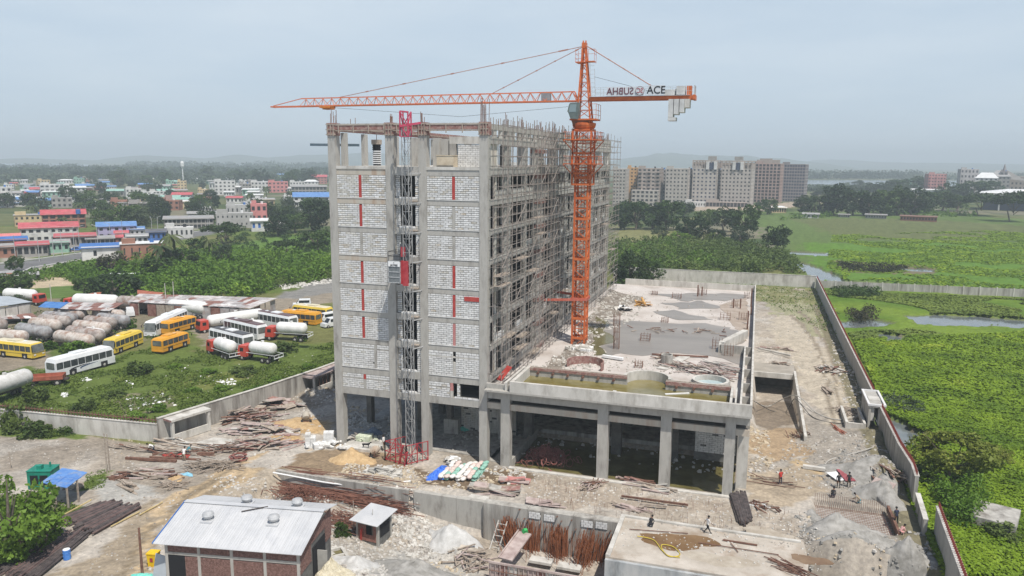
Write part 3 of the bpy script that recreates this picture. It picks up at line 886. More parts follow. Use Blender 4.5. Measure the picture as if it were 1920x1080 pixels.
# ---------------------------------------------------------------- hoist on the front
red_p = mat('hoist_red', (0.33, 0.03, 0.04), (0.42, 0.06, 0.065), 2, 0.5)
pink_p = mat('hoist_mast_crimson', (0.45, 0.05, 0.10), (0.50, 0.08, 0.13), 2, 0.5)
galv = mat('galvanised', (0.42, 0.42, 0.42), (0.55, 0.55, 0.55), 3, 0.5, metal=0.3)
def lattice_mb(w, d, h, segs, c, br, n=4):
 b = MB()
 pts = [(-w/2, -d/2), (w/2, -d/2), (w/2, d/2), (-w/2, d/2)]
 for x, y in pts: b.bar((x, y, 0), (x, y, h), c)
 s = h / segs
 for i in range(segs):
  z = i * s
  for k in range(4):
   x0, y0 = pts[k]; x1, y1 = pts[(k+1) % 4]
   b.bar((x0, y0, z), (x1, y1, z), br)
   if (i + k) % 2: b.bar((x0, y0, z), (x1, y1, z + s), br)
   else: b.bar((x1, y1, z), (x0, y0, z + s), br)
 return b
hoist = thing('construction_hoist', 'slim lattice mast hoist on the tower front with a silver and red cage', 'hoist', (-8.75, -1.75, 0))
ms = lattice_mb(0.75, 0.75, 1.5, 1, 0.075, 0.035).mesh('mast_section', mat('hoist_mast_grey', (0.24, 0.24, 0.24), (0.38, 0.38, 0.37), 3, 0.5))
for i in range(25): put('mast_section', ms, hoist, (0, 0, 0.3 + 1.5 * i))
top = lattice_mb(0.95, 0.8, 1.5, 1, 0.12, 0.09).mesh('mast_section', pink_p)
put('mast_section', top, hoist, (-0.05, 0, 38.05));
MB().bar((-0.7, 0, 39.6), (0.3, 0, 39.5), 0.16).build('mast_head', pink_p, hoist)
put('mast_section', top, hoist, (-0.05, 0, 36.9), None, (1, 1, 0.8))
MB().bar((-0.5, -0.5, 38.0), (1.7, 0.1, 38.35), 0.22).build('tie_arm', pink_p, hoist)
for z in BEAMS[2:]:
 MB().bar((0.3, 0.3, z[0] + .3), (0.9, 1.85, z[0] + .3), 0.09).bar((-0.3, 0.3, z[0] + .3), (-0.8, 1.85, z[0] + .3), 0.09).build('wall_tie', galv, hoist)
cage = MB(); zc = 20.9
x0, x1, y0, y1 = -1.95, -0.5, -0.95, 0.85
cage.mi(0).box(x0, y0, zc, x1, y1, zc + 2.45)
for z in (zc + .02, zc + 0.62, zc + 1.22, zc + 1.82, zc + 2.4): cage.mi(1).box(x0 - .04, y0 - .05, z, x1 + .03, y0, z + .07)
for x in (x0 - .04, x1 - .04): cage.mi(1).box(x, y0 - .05, zc, x + .07, y0, zc + 2.47)
cage.build('cage', [mat('cage_mesh_grey', (0.13, 0.145, 0.15), (0.2, 0.21, 0.215), 6, 0.6), galv], hoist)
MB().box(x0 + .02, y0 - .07, zc + 1.86, x1 - .03, y0 - .052, zc + 2.42).build('sign_board', white_p, hoist)
MB().box(x1, y0 + 0.1, zc - .1, x1 + 0.12, y1, zc + 2.5).box(x1 + .12, y0 + .3, zc - .3, x1 + 0.75, y0 + .55, zc + 2.45).build('side_door', red_p, hoist)
r = MB()
for x in (x0, x1):
 for y in (y0, y1): r.bar((x, y, zc + 2.45), (x, y, zc + 3.5), 0.05)
for z in (zc + 3.0, zc + 3.5):
 r.bar((x0, y0, z), (x1, y0, z), .05).bar((x0, y1, z), (x1, y1, z), .05).bar((x0, y0, z), (x0, y1, z), .05)
r.build('roof_rail', dark, hoist)
MB().box(x0 + .3, -.3, zc + 2.47, x1 - .2, .5, zc + 3.1).box(x1 - .4, -.2, zc + 2.5, x1 + .5, .4, zc + 4.3).build('drive_unit', mat('drive_dark', (0.07, 0.075, 0.085), (0.11, 0.115, 0.12), 3, .6), hoist)
MB().box(x1 - .2, -.35, zc + 2.9, x1 + .3, -.2, zc + 4.0).build('motor', red_p, hoist)
bf = MB()
for (xa, ya, xb, yb) in ((-2.8, -1.0, 0.2, -1.6), (0.2, -1.6, 1.9, 0.6), (-2.8, -1.0, -1.2, 1.2)):
 for z in (0.15, 1.15, 2.3): bf.bar((xa, ya, z), (xb, yb, z), 0.07)
 for k in range(5):
  f = k / 4; bf.bar((xa + (xb - xa) * f, ya + (yb - ya) * f, 0), (xa + (xb - xa) * f, ya + (yb - ya) * f, 2.35), 0.11 if k % 2 == 0 else .05)
 bf.bar((xa, ya, 0.1), ((xa + xb) / 2, (ya + yb) / 2, 2.3), 0.06).bar((xb, yb, 0.1), ((xa + xb) / 2, (ya + yb) / 2, 2.3), 0.06)
bf.bar((-0.9, -1.4, -0.3), (-0.2, -1.55, 2.3), .3, .12).bar((-0.1, -1.6, -0.8), (0.3, -1.6, 1.6), .35, .15)
bf.build('base_enclosure', red_p, hoist)
def text_mesh(body, size, loc, rot, m, parent, name='lettering', ext=0.012, sx=1.0):
 c = bpy.data.curves.new(name, 'FONT'); c.body = body; c.size = size; c.extrude = ext; c.offset = 0.01 * size
 c.align_x = 'CENTER'; c.align_y = 'CENTER'
 tmp = bpy.data.objects.new(name, c)
 me = bpy.data.meshes.new_from_object(tmp)
 bpy.data.objects.remove(tmp); me.materials.clear(); me.materials.append(m)
 o = put(name, me, parent, loc); o.rotation_euler = rot; o.scale = (sx, 1, 1)
 return o
black_t = mat('black_lettering', (0.02, 0.02, 0.022), None, rough=.7)
text_mesh('JAYPEE', 0.30, ((x0 + x1) / 2, y0 - .085, zc + 2.0), (PI/2, 0, 0), black_t, hoist)
text_mesh('S', 0.2, ((x0 + x1) / 2, y0 - .085, zc + 2.28), (PI/2, 0, 0), black_t, hoist)
# ---------------------------------------------------------------- tower crane
org = mat('crane_orange', (0.50, 0.11, 0.03), (0.60, 0.16, 0.045), 0.8, 0.55, c3=(0.34, 0.08, 0.035), scale3=1.5, amt3=0.5)
org_pk = mat('crane_jib_orange', (0.56, 0.13, 0.045), (0.62, 0.18, 0.07), 1.2, 0.55)
cw_m = mat('counterweight_concrete', (0.42, 0.42, 0.41), (0.58, 0.58, 0.56), 0.9, .9)
CX, CY = 4.9, 25.3
crane = thing('tower_crane', 'orange tower crane with a long lattice jib standing beside the scaffolded side of the tower', 'crane', (CX, CY, 0))
DECK = 8.9
seg = lattice_mb(1.75, 1.75, 2.8, 2, 0.24, 0.10)
seg.bar((-.9, -.9, 0), (.9, -.9, 0), .22, .3).bar((-.9, .9, 0), (.9, .9, 0), .22, .3).bar((-.9, -.9, 0), (-.9, .9, 0), .22, .3).bar((.9, -.9, 0), (.9, .9, 0), .22, .3)
segm = seg.mesh('mast_section', org)
for i in range(10): put('mast_section', segm, crane, (0, 0, 7.0 + 2.8 * i))
lad = MB()
for i in range(85): lad.bar((-0.25, 0.3, 7.2 + i * .36), (0.2, 0.3, 7.2 + i * .36), .05)
lad.bar((-.25, .3, 7), (-.25, .3, 38), .06).bar((.2, .3, 7), (.2, .3, 38), .06).build('ladder', org, crane)
# climbing frame
cf = lattice_mb(2.5, 2.5, 7.4, 4, 0.2, 0.10)
for z in (0, 1.5, 4.2, 7.3):
 for s in (-1, 1): cf.bar((-1.3, 1.25 * s, z), (1.3, 1.25 * s, z), .2, .24).bar((1.25 * s, -1.3, z), (1.25 * s, 1.3, z), .2, .24)
cf.build('climbing_frame', org, crane, loc=(0, 0, 31.3))
for z, r, ex in ((34.0, 2.3, 1.1), (37.2, 2.3, 1.1)):
 MB().box(-r, -r, 0, r, -1.3, .12).box(-r, 1.3, 0, r, r, .12).box(-r, -1.3, 0, -1.3, 1.3, .12).box(1.3, -1.3, 0, r, 1.3, .12).build('platform', org, crane, loc=(0, 0, z))
 h = MB()
 for zz in (0.55, 1.1):
  h.bar((-r, -r, zz), (r, -r, zz), .05).bar((-r, r, zz), (r, r, zz), .05).bar((-r, -r, zz), (-r, r, zz), .05).bar((r, -r, zz), (r, r, zz), .05)
 for a in np.linspace(-r, r, 5):
  for s in (-r, r): h.bar((a, s, 0), (a, s, 1.1), .05).bar((s, a, 0), (s, a, 1.1), .05)
 for s in (-1, 1): h.bar((s * 1.3, -1.3, -1.3), (s * r, -r, 0), .1).bar((s * 1.3, 1.3, -1.3), (s * r, r, 0), .1)
 h.build('handrail', org, crane, loc=(0, 0, z))
# slewing ring
MB().lathe((0, 0, 38.5), [(1.05, 0), (1.5, .4), (1.62, .75), (1.62, 1.0), (1.2, 1.1), (1.2, 1.35)], 16).build('slewing_ring', org, crane)
MB().box(-1.7, -1.5, 39.85, 1.9, 1.5, 40.05).build('platform', org, crane)
h = MB()
for zz in (.5, 1.1, 1.9): h.bar((1.9, -1.5, zz), (1.9, 1.5, zz), .05).bar((.9, -1.5, zz), (1.9, -1.5, zz), .05)
for y in (-1.5, 0, 1.5): h.bar((1.9, y, 0), (1.9, y, 1.9), .05)
h.build('handrail', org, crane, loc=(0, 0, 40.05))
# tower head
hd = MB()
base = [(-.85, -.85), (.95, -.85), (.95, .85), (-.85, .85)]
apex = [(-.35, -.28), (-.05, -.28), (-.05, .28), (-.35, .28)]
z0, z1 = 40.05, 49.7
def hp(k, f): return (base[k][0] + (apex[k][0] - base[k][0]) * f, base[k][1] + (apex[k][1] - base[k][1]) * f, z0 + (z1 - z0) * f)
for k in range(4): hd.bar(hp(k, 0), hp(k, 1), .2)
fs = [0, .12, .25, .38, .5, .62, .73, .84, .93]
for i in range(len(fs) - 1):
 for k in range(4):
  hd.bar(hp(k, fs[i]), hp((k+1) % 4, fs[i+1]), .08); hd.bar(hp(k, fs[i+1]), hp((k+1) % 4, fs[i+1]), .07)
hd.box(-.5, -.4, 49.3, .1, .4, 50.0).box(-.45, -.1, 50.0, -.3, .1, 50.3).box(-.1, -.1, 50.0, .05, .1, 50.3)
hd.build('tower_head', org, crane)
MB().box(-1.3, -.9, 0, -.1, .9, .12).box(.1, -.6, .1, 1.2, .6, .2).build('platform', org, crane, loc=(0.1, 0, 47.4))
h = MB()
for zz in (.5, 1.1): h.bar((-1.3, -.9, zz), (-.3, -.9, zz), .04).bar((-1.3, -.9, zz), (-1.3, .9, zz), .04).bar((.2, -.6, zz + .6), (1.2, -.6, zz + .6), .04).bar((1.2, -.6, zz + .6), (1.2, .6, zz + .6), .04)
for x, y in ((-1.3, -.9), (-1.3, .9), (-.5, -.9), (1.2, -.6), (1.2, .6), (.4, -.6)): h.bar((x, y, 0), (x, y, 1.7), .04)
h.build('handrail', org, crane, loc=(.1, 0, 47.4))
h = MB()
for i in range(9): h.bar((.75 + i * .03 * 0 + .15 * (8 - i) / 8, -.3, 42.6 + i * .55), (1.45 - .15 * i / 8, -.3, 42.6 + i * .55), .035)
h.bar((.95, -.3, 42.4), (.65, -.3, 47.4), .05).bar((1.5, -.3, 42.4), (1.3, -.3, 46.6), .05)
h.build('ladder', galv, crane)
# cab
cabm = mat('cab_green_grey', (0.10, 0.13, 0.125), (0.14, 0.17, 0.16), 2, .5)
cab = MB().mi(0)
cab.hexa([(-1.5, -1.9, .1), (-.5, -1.9, .0), (-.5, -.75, .0), (-1.5, -.75, .1), (-1.9, -1.9, 1.1), (-.4, -1.9, 1.1), (-.4, -.75, 1.1), (-1.9, -.75, 1.1)])
cab.hexa([(-1.9, -1.9, 1.1), (-.4, -1.9, 1.1), (-.4, -.75, 1.1), (-1.9, -.75, 1.1), (-1.6, -1.85, 2.15), (-.4, -1.85, 2.2), (-.4, -.8, 2.2), (-1.6, -.8, 2.15)])
cabo = cab.build('cab', [cabm], crane, loc=(0, 0, 39.95))
MB().quad((-1.75, -1.92, .95), (-.75, -1.92, .95), (-.7, -1.91, 1.95), (-1.55, -1.91, 1.95)).build('window', mat('cab_glass', (0.20, 0.26, 0.27), None, rough=.1, spec=.6), cabo)
MB().quad((-1.95, -1.85, 1.0), (-1.7, -1.84, 2.0), (-1.7, -.84, 2.0), (-1.95, -.8, 1.0)).build('window', MATS['cab_glass'], cabo)
MB().hexa([(-1.2, -1.2, -.9), (.6, -.8, -1.0), (.6, .6, -1.0), (-1.2, .6, -.9), (-1.5, -1.4, 0), (.9, -1.4, 0), (.9, 1.2, 0), (-1.5, 1.2, 0)]).build('turntable', mat('turntable_dark', (0.13, 0.055, 0.03), (0.2, 0.08, 0.04), 2, .6), crane, loc=(0, 0, 39.9))
# jib, out over the tower towards -X
JZ = 42.45; JL = 49.0; JW = 0.62; JH = 1.25; NP = 33
def jz(x): return JZ + 0.0 * x
top_end = JL - 5.0
ch = MB()
ch.bar((-.9, -JW, JZ), (-JL, -JW, JZ - .15), .16).bar((-.9, JW, JZ), (-JL, JW, JZ - .15), .16)
ch.bar((-1.4, 0, JZ + JH), (-top_end, 0, JZ + JH * .82), .15)
ch.bar((-top_end, 0, JZ + JH * .82), (-JL, 0, JZ), .1).bar((-JL, -JW, JZ - .15), (-JL, JW, JZ - .15), .2)
ch.bar((-.9, -JW, JZ), (-1.4, 0, JZ + JH), .1).bar((-.9, JW, JZ), (-1.4, 0, JZ + JH), .1)
ch.build('jib_chords', org_pk, crane)
bw = MB().bar((0, -JW, 0), (-.74, 0, JH * .9), .065).bar((-.74, 0, JH * .9), (-1.48, -JW, 0), .065).bar((0, JW, 0), (-.74, 0, JH * .9), .065).bar((-.74, 0, JH * .9), (-1.48, JW, 0), .065).bar((0, -JW, 0), (0, JW, 0), .065).bar((0, -JW, 0), (-1.48, JW, 0), .05)
bwm = bw.mesh('jib_bracing', org_pk)
n = int((JL - 5.6) / 1.48)
for i in range(n):
 x = -1.0 - 1.48 * i; put('jib_bracing', bwm, crane, (x, 0, JZ - .12 * i / n), None, (1, 1, 1.12 - .2 * i / n))
MB().box(-.6, -.45, 0, .6, .45, 1.0).build('trolley_winch', mat('winch_grey', (0.2, 0.2, 0.21), (0.3, 0.3, 0.31), 3, .5), crane, loc=(-5.4, 0, JZ + .1))
tx = -(CX - onV(614, 205, CY).x)
MB().box(-.9, -.8, 0, .9, .8, .3).box(-.5, -.6, -.2, .9, .6, 0).build('trolley', mat('trolley_orange', (0.5, 0.14, 0.02), (0.58, 0.2, 0.03), 2, .5), crane, loc=(tx, 0, JZ - .45))
def tie(x, z, r=.05, off=0):
 a = Vector((-.2 if x < 0 else 0.1, off, 49.6)); e = Vector((x, off, z))
 t = MB().cyl(a, e, r, 5)
 L = (e - a)
 for f in (.06, .3, .5, .7, .86): t.bar(a + L * f, a + L * (f + (.012 if f > .1 else .035)), .16)
 t.build('tie_rod', mat('tie_rod_rust', (0.33, 0.15, 0.11), (0.42, 0.22, 0.17), 2, .6), crane)
tie(-(CX - onV(632, 188, CY).x), JZ + 1.05)
tie(-(CX - onV(922, 181, CY).x), JZ + 1.2)
tie(onV(1240, 170, CY).x - CX, JZ + 1.0, .06, -.5); tie(onV(1240, 170, CY).x - CX, JZ + 1.0, .06, .5)
MB().cyl((1.2, 0, 45.6), (9.5, 0, JZ + .9), .02, 4).cyl((-2, 0, JZ - .7), (-18, 0, JZ - 1.9), .02, 4).cyl((-18, 0, JZ - 1.9), (tx, 0, JZ - .3), .02, 4).build('rope', dark, crane)
# counter jib
KL = 14.2
cj = MB()
for y in (-.8, .8): cj.box(.8, y - .1, JZ - .05, KL + .3, y + .1, JZ + .42)
for i in range(13): cj.box(.9 + i * 1.1, -.7, JZ + .1, 1.0 + i * 1.1, .7, JZ + .22)
cj.box(KL + .1, -1.2, JZ - .1, KL + .45, 1.2, JZ + .5)
cj.build('counter_jib', org, crane)
MB().box(.8, -1.1, JZ + .43, KL - .2, 1.1, JZ + .47).build('walkway', galv, crane)
h = MB()
for y in (-1.1, 1.1):
 for zz in (.55, 1.15): h.bar((1.2, y, zz), (KL, y, zz + .3 * 0), .035)
 for i in range(12): h.bar((1.2 + i * 1.14, y, 0), (1.2 + i * 1.14, y, 1.15), .035)
for i in range(3): h.bar((KL + .3, -1 + i, 0), (KL + .3, -1 + i, 1.2), .08)
h.bar((KL + .3, -1, 1.2), (KL + .3, 1, 1.2), .08)
h.build('handrail', galv, crane, loc=(0, 0, JZ + .45))
MB().box(10.6, -.6, 0, 12.0, .6, .75).box(12.2, -.7, 0, 13.3, .7, 1.15).box(12.0, -.2, .1, 12.2, .2, .9).build('winch_house', cw_m, crane, loc=(0, 0, JZ + .48))
MB().box(13.5, -.6, 0, 14.1, .6, 1.2).build('control_box', org, crane, loc=(0, 0, JZ + .48))
for i, (x, zlo) in enumerate(((11.3, -2.3), (12.0, -1.95), (12.7, -1.7), (13.35, -1.1))):
 MB().box(x, -1.0 - .06 * (3 - i), JZ + zlo, x + .62, .9, JZ + (.0 if i < 3 else .0) - .02).build('counterweight', cw_m if i < 3 else conc_lt, crane)
MB().box(11.3, -1.2, JZ - 2.75, 12.3, .8, JZ - 2.32).build('counterweight', cw_m, crane)
# mirrored banner and the second board
ban = mat('banner_mesh_white', (0.50, 0.53, 0.56), (0.62, 0.64, 0.66), 4, .8)
xa = onV(1138, 180, CY - 1.2).x - CX; xb = onV(1206, 180, CY - 1.2).x - CX
MB().box(xa, -1.16, 0, xb, -1.14, 1.15).build('banner', ban, crane, loc=(0, 0, JZ + .5))
txtm = mat('banner_letter_maroon', (0.10, 0.045, 0.055), (0.16, 0.06, 0.08), 2, .8)
text_mesh('SUBHA', 1.25, ((xa * .62 + xb * .38) - .1, -1.19, JZ + 1.05), (PI/2, 0, PI), txtm, crane, sx=.92)
cx_ = xb - .45
MB().lathe((cx_, -1.22, JZ + 1.08), [(.60, -.02), (.60, .03)], 20, 'y').build('logo_ring', mat('logo_ring_grey', (0.25, 0.2, 0.21), None), crane)
MB().lathe((cx_, -1.25, JZ + 1.08), [(.50, -.02), (.50, .03)], 20, 'y').build('logo_disc', ban, crane)
text_mesh('SC', .85, (cx_, -1.29, JZ + 1.08), (PI/2, 0, PI), mat('logo_red', (0.3, .04, .05), None), crane, sx=.8)
xc = onV(1214, 178, CY - 1.2).x - CX; xd = onV(1246, 178, CY - 1.2).x - CX
MB().box(xc, -1.18, .0, xd, -1.14, 1.25).build('sign_board', ban, crane, loc=(0, 0, JZ + .5))
text_mesh('ACE', 1.35, ((xc + xd) / 2, -1.2, JZ + 1.12), (PI/2, 0, 0), black_t, crane, sx=.95)
# red wall struts that tie the mast to the tower
for (y, a, z) in ((-1.0, (-4.9, -5.5), 15.4), (1.0, (-4.9, 6.5), 15.5)):
 MB().bar((1.1, y, z), (a[0], a[1] * .4 + y, z), .3).build('wall_tie', mat('tie_red', (0.36, 0.08, 0.05), (0.46, 0.13, 0.09), 2, .7), crane)
MB().box(-1.15, -1.15, 15.2, 1.15, -.95, 15.6).box(-1.15, .95, 15.2, 1.15, 1.15, 15.6).box(.95, -.95, 15.2, 1.15, .95, 15.6).box(-1.15, -.95, 15.2, -.95, .95, 15.6).build('tie_collar', MATS['tie_red'], crane)
# ---------------------------------------------------------------- the raised deck beside the tower
deck = thing('concrete_deck', 'wide raised concrete deck with an unfinished swimming pool along its front edge', 'deck')
deck_dry = mat('deck_dry_screed', (0.46, 0.42, 0.385), (0.58, 0.535, 0.50), 0.5, 0.9, c3=(0.30, 0.25, 0.21), scale3=0.25, amt3=0.7, bump=.3)
wet_m = mat('wet_screed', (0.215, 0.195, 0.175), (0.265, 0.24, 0.215), 0.25, 0.40, spec=0.3, c3=(0.32, 0.29, 0.26), scale3=0.12, amt3=0.5, stretch=(.4, 1.6, 1))
Z = 8.9
def dcol(*a, **k): return column(*a, parent=deck, **k)
for (a, b_) in ((1.64, 2.71), (12.73, 13.9), (19.51, 20.64), (26.09, 27.12)):
 dcol(a, b_, 0, 1.0, -1.2, 8.6)
 for v in (9.0, 18, 30, 42, 54, 66, 78): dcol(a, b_, v, v + 1, -1.2, 8.6, m=conc_shade)
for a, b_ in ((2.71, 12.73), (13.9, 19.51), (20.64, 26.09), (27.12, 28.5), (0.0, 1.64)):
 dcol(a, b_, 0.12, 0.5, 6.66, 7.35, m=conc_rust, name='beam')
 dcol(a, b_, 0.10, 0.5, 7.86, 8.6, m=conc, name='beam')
dcol(0.0, 28.5, 0.5, 2.2, 7.15, 7.33, m=conc_shade, name='ledge_slab')
dcol(27.4, 28.5, 2.5, 3.6, -0.5, 8.6, m=conc_lt)
dcol(27.3, 28.5, 8.0, 9.0, -0.5, 8.6, m=conc_st)
for v in (16, 26, 36, 46, 56, 66, 76): dcol(27.6, 28.5, v, v + 1, -4, 8.6, m=conc)
dcol(28.2, 28.45, 12.0, 80, -4, 8.6, m=conc, name='side_wall')
# the slab and its front overhang
dcol(-0.0, 28.6, 0.5, 80, 8.6, Z, m=deck_dry, name='deck_slab')
dcol(0.0, 28.6, -1.0, 0.5, 8.95, 9.15, m=conc, name='deck_slab')
dcol(3.0, 28.6, -1.0, -0.62, 9.15, 10.35, m=conc_lt, name='parapet')
dcol(-0.0, 3.0, -0.3, 0.1, 8.7, 9.7, m=conc, name='parapet')
dcol(28.38, 28.6, -0.62, 80, Z, 10.3, m=conc_lt, name='parapet')
dcol(2.4, 28.38, 80, 80.3, Z, 10.15, m=conc_lt, name='parapet')
dcol(27.36, 27.56, -0.6, 26.2, Z, 10.15, m=conc_lt, name='pool_plant_wall')
for v in (3.0, 8.2, 14.4, 20.5, 26.0): dcol(27.56, 28.38, v, v + .2, Z, 10.0, m=conc, name='cross_wall')
dcol(26.86, 27.02, -0.6, 5.6, Z, 10.2, m=conc_lt, name='pool_plant_wall')
dcol(26.35, 26.6, -0.6, 5.3, 9.0, 10.3, m=conc_lt, name='pool_wall')
dcol(2.95, 3.35, -0.62, 6.0, 9.0, 10.3, m=conc_lt, name='pool_wall')
dcol(2.3, 2.55, -0.6, 6.6, Z, 10.1, m=conc_lt, name='pool_wall')
dcol(3.35, 14.9, 5.8, 6.05, 9.0, 10.22, m=conc, name='pool_wall')
dcol(19.3, 26.35, 5.3, 5.55, 9.0, 10.22, m=conc, name='pool_wall')
dcol(3.35, 14.9, 5.68, 5.8, 9.95, 10.28, m=form_red, name='formwork_board')
dcol(19.3, 26.35, 5.18, 5.3, 9.85, 10.26, m=form_red, name='formwork_board')
dcol(3.35, 14.9, 6.05, 6.15, 10.2, 10.32, m=wood, name='formwork_batten')
dcol(19.3, 26.35, 5.55, 5.65, 10.2, 10.32, m=wood, name='formwork_batten')
nz_m = MB().cyl((0, 0, 0), (0, -.35, 0), .16, 10).mesh('pool_nozzle', rust)
for x in (4.4, 6.2, 8.0, 9.8, 11.6, 13.4, 20.5, 22.4, 24.4): put('pool_nozzle', nz_m, deck, (x, 5.68 if x < 15 else 5.18, 9.75))
def arc_wall(c, r, a0, a1, w, z0, z1, m, name, n=20):
 b = MB()
 for i in range(n):
  t0 = math.radians(a0 + (a1 - a0) * i / n); t1 = math.radians(a0 + (a1 - a0) * (i + 1) / n)
  q = [(c[0] + (r + s) * math.cos(t), c[1] + (r + s) * math.sin(t)) for t, s in ((t0, 0), (t1, 0), (t1, w), (t0, w))]
  b.prism(q, z0, z1)
 return b.build(name, m, deck)
arc_wall((17.1, 6.4), 2.35, -5, 185, .35, 9.0, 10.3, conc_lt, 'pool_wall')
arc_wall((17.1, 6.4), 2.70, -5, 185, .3, 9.0, 9.95, conc, 'pool_wall')
arc_wall((24.0, 8.3), 1.75, 0, 360, .3, 9.0, 10.1, conc_lt, 'pool_wall', 28)
arc_wall((24.0, 8.3), 2.05, 20, 200, .25, 9.0, 9.75, conc_st, 'pool_wall', 18)
arc_wall((8.6, 12.4), 2.2, -20, 200, .12, 8.9, 9.9, form_red, 'formwork_ring', 24)
MB().lathe((24.0, 8.3, 9.5), [(1.74, 0), (1.74, .02)], 28).build('basin_water', mat('clear_basin_water', (0.36, 0.46, 0.48), (0.44, 0.52, 0.53), .6, .15, spec=.5), deck)
b = MB().prism([(3.35, -.62), (26.35, -.62), (26.35, 5.2), (19.4, 5.3), (19.4, 6.4), (14.8, 6.4), (14.8, 5.8), (3.35, 5.8)], 9.16, 9.24)
for i in range(12):
 t0 = math.radians(15 * i); t1 = math.radians(15 * (i + 1))
 b.prism([(17.1, 6.4), (17.1 + 2.3 * math.cos(t0), 6.4 + 2.3 * math.sin(t0)), (17.1 + 2.3 * math.cos(t1), 6.4 + 2.3 * math.sin(t1))], 9.16, 9.235)
b.build('pool_water', mat('green_pool_water', (0.14, 0.115, 0.03), (0.21, 0.175, 0.06), .35, .18, spec=.45, c3=(0.25, 0.22, 0.12), scale3=.5, amt3=.6), deck)
# slanting and boxed walls by the far right corner
MB().bar((24.3, 27.5, 9.5), (27.3, 36.5, 9.5), .8, 1.3).build('slanting_wall', conc_lt, deck)
dcol(24.2, 27.4, 26.0, 26.3, Z, 10.1, m=conc, name='cross_wall')
dcol(24.0, 24.3, 26.0, 28.0, Z, 10.0, m=conc_lt, name='cross_wall')
# wet sheets standing on the deck
def wet(poly, z, m, name='standing_water', amp=.7):
 q = [G(a, b_, z) for a, b_ in poly]; out = []
 n = len(q)
 for i in range(n):
  a = q[i]; c = q[(i + 1) % n]; k = max(2, int((c - a).length / 1.2))
  for j in range(k):
   p = a.lerp(c, j / k)
   p = p + Vector((vn1(p.x * .7, p.y * .7) - .5, vn1(p.x * .7 + 50, p.y * .7) - .5, 0)) * 2 * amp + Vector((vn1(p.x * .2, p.y * .2) - .5, vn1(p.x * .2 + 9, p.y * .2) - .5, 0)) * 4 * amp
   p.x = min(max(p.x, 0.3), 28.0)
   out.append((p.x, p.y))
 return MB().prism(out, z - .03, z).build(name, m, deck)
def vn1(x, y): return float(vnoise(np.array([x]), np.array([y]), 5)[0])
wet([(1142,597),(1250,605),(1370,612),(1396,640),(1352,650),(1395,662),(1392,690),(1330,668),(1240,662),(1170,662),(1143,664)], Z + .05, wet_m)
wet([(1215,585),(1280,583),(1330,597),(1260,598)], Z + .05, wet_m)
wet([(1240,566),(1330,566),(1352,577),(1290,580)], Z + .05, wet_m)
wet([(1232,552),(1290,549),(1400,553),(1395,563),(1290,564)], Z + .05, wet_m)
wet([(1128,590),(1141,600),(1141,662),(1120,664),(1106,625)], Z + .06, muddy_m)
wet([(1000,705),(1072,640),(1100,600),(1118,560),(1145,543),(1200,556),(1165,590),(1141,600),(1106,625),(1112,650),(1040,690)], Z + .02, mat('deck_mud', (0.17, 0.145, 0.12), (0.30, 0.26, 0.22), .6, .9, c3=(.12, .10, .08), scale3=.9), 'deck_mud')
wet([(1390,560),(1345,575),(1370,600),(1400,640),(1404,560)], Z + .03, mat('deck_brown', (0.30, 0.24, 0.19), (0.40, 0.34, 0.29), .6, .9), 'deck_mud', .4)
# posts, prop rows and cages on the deck
def cage(x, y, z, w=.6, h=1.5, parent=None, n=4):
 b = MB()
 for i in range(n):
  for j in range(n):
   if i in (0, n-1) or j in (0, n-1): b.bar((x + w * i / (n-1), y + w * j / (n-1), z), (x + w * i / (n-1) + random.uniform(-.05, .05), y + w * j / (n-1), z + h * random.uniform(.8, 1.1)), .04)
 for k in range(3):
  zz = z + h * (.15 + .3 * k)
  b.bar((x, y, zz), (x + w, y, zz), .03).bar((x + w, y, zz), (x + w, y + w, zz), .03).bar((x, y, zz), (x, y + w, zz), .03).bar((x, y + w, zz), (x + w, y + w, zz), .03)
 return b.build('rebar_cage', rebar_m, parent or deck)
for a, b_, w_, h_ in ((1150,612,.9,2.2),(1200,640,1.3,1.2),(1190,690,.9,.9),(1260,560,1.6,1.0),(1310,553,1.4,1.2),(1350,600,1.6,1.2),(1335,655,1.3,1.4),(1372,575,1,1.2),(1395,560,.9,1.2),(1358,668,1.1,1.5),(1222,553,1,.8),(1150,655,.7,3.2),(1240,605,1.0,.9),(1385,600,1.2,1.2)):
 p = G(a, b_, Z); cage(p.x, p.y, Z, w_, h_)
for a, b_ in ((1308,556),(1316,555),(1375,578),(1388,579),(1408,575),(1408,590),(1402,608),(1401,618),(1409,560)):
 p = G(a, b_, Z); dcol(p.x - .12, p.x + .12, p.y, p.y + .25, Z, Z + random.uniform(1.3, 2.6), m=rust, name='steel_post')
rr = random.Random(3)
# block wall under the deck, right bay, and basement kerbs
MBw = MB()
for r in range(15):
 x = 22.6 + (0 if r % 2 else -.3)
 while x < 27.2:
  if rr.random() > .05: MBw.box(max(x, 22.6), 8.7, 1.2 + r * .235, min(x + .6, 27.2), 8.85, 1.2 + (r + 1) * .235 - .04)
  x += .64
tag(MBw.build('blockwork', block_lt, deck), kind='stuff')
dcol(22.5, 27.3, 8.85, 9.1, .2, 5.0, m=mortar, name='mortar_bed')
dcol(3.2, 27.3, 12.0, 12.4, -1.5, .5, m=conc_st, name='kerb_wall')
dcol(2.3, 2.75, 1.0, 12.0, -1.2, .5, m=conc, name='kerb_wall')
dcol(2.8, 27.2, -.55, .0, -1.2, .12, m=conc_lt, name='kerb_wall')
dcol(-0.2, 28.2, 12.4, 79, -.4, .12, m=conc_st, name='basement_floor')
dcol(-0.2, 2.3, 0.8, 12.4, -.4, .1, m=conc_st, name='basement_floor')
dcol(0, 28.2, 30, 30.3, 0, 8.6, m=conc_shade, name='rear_wall')
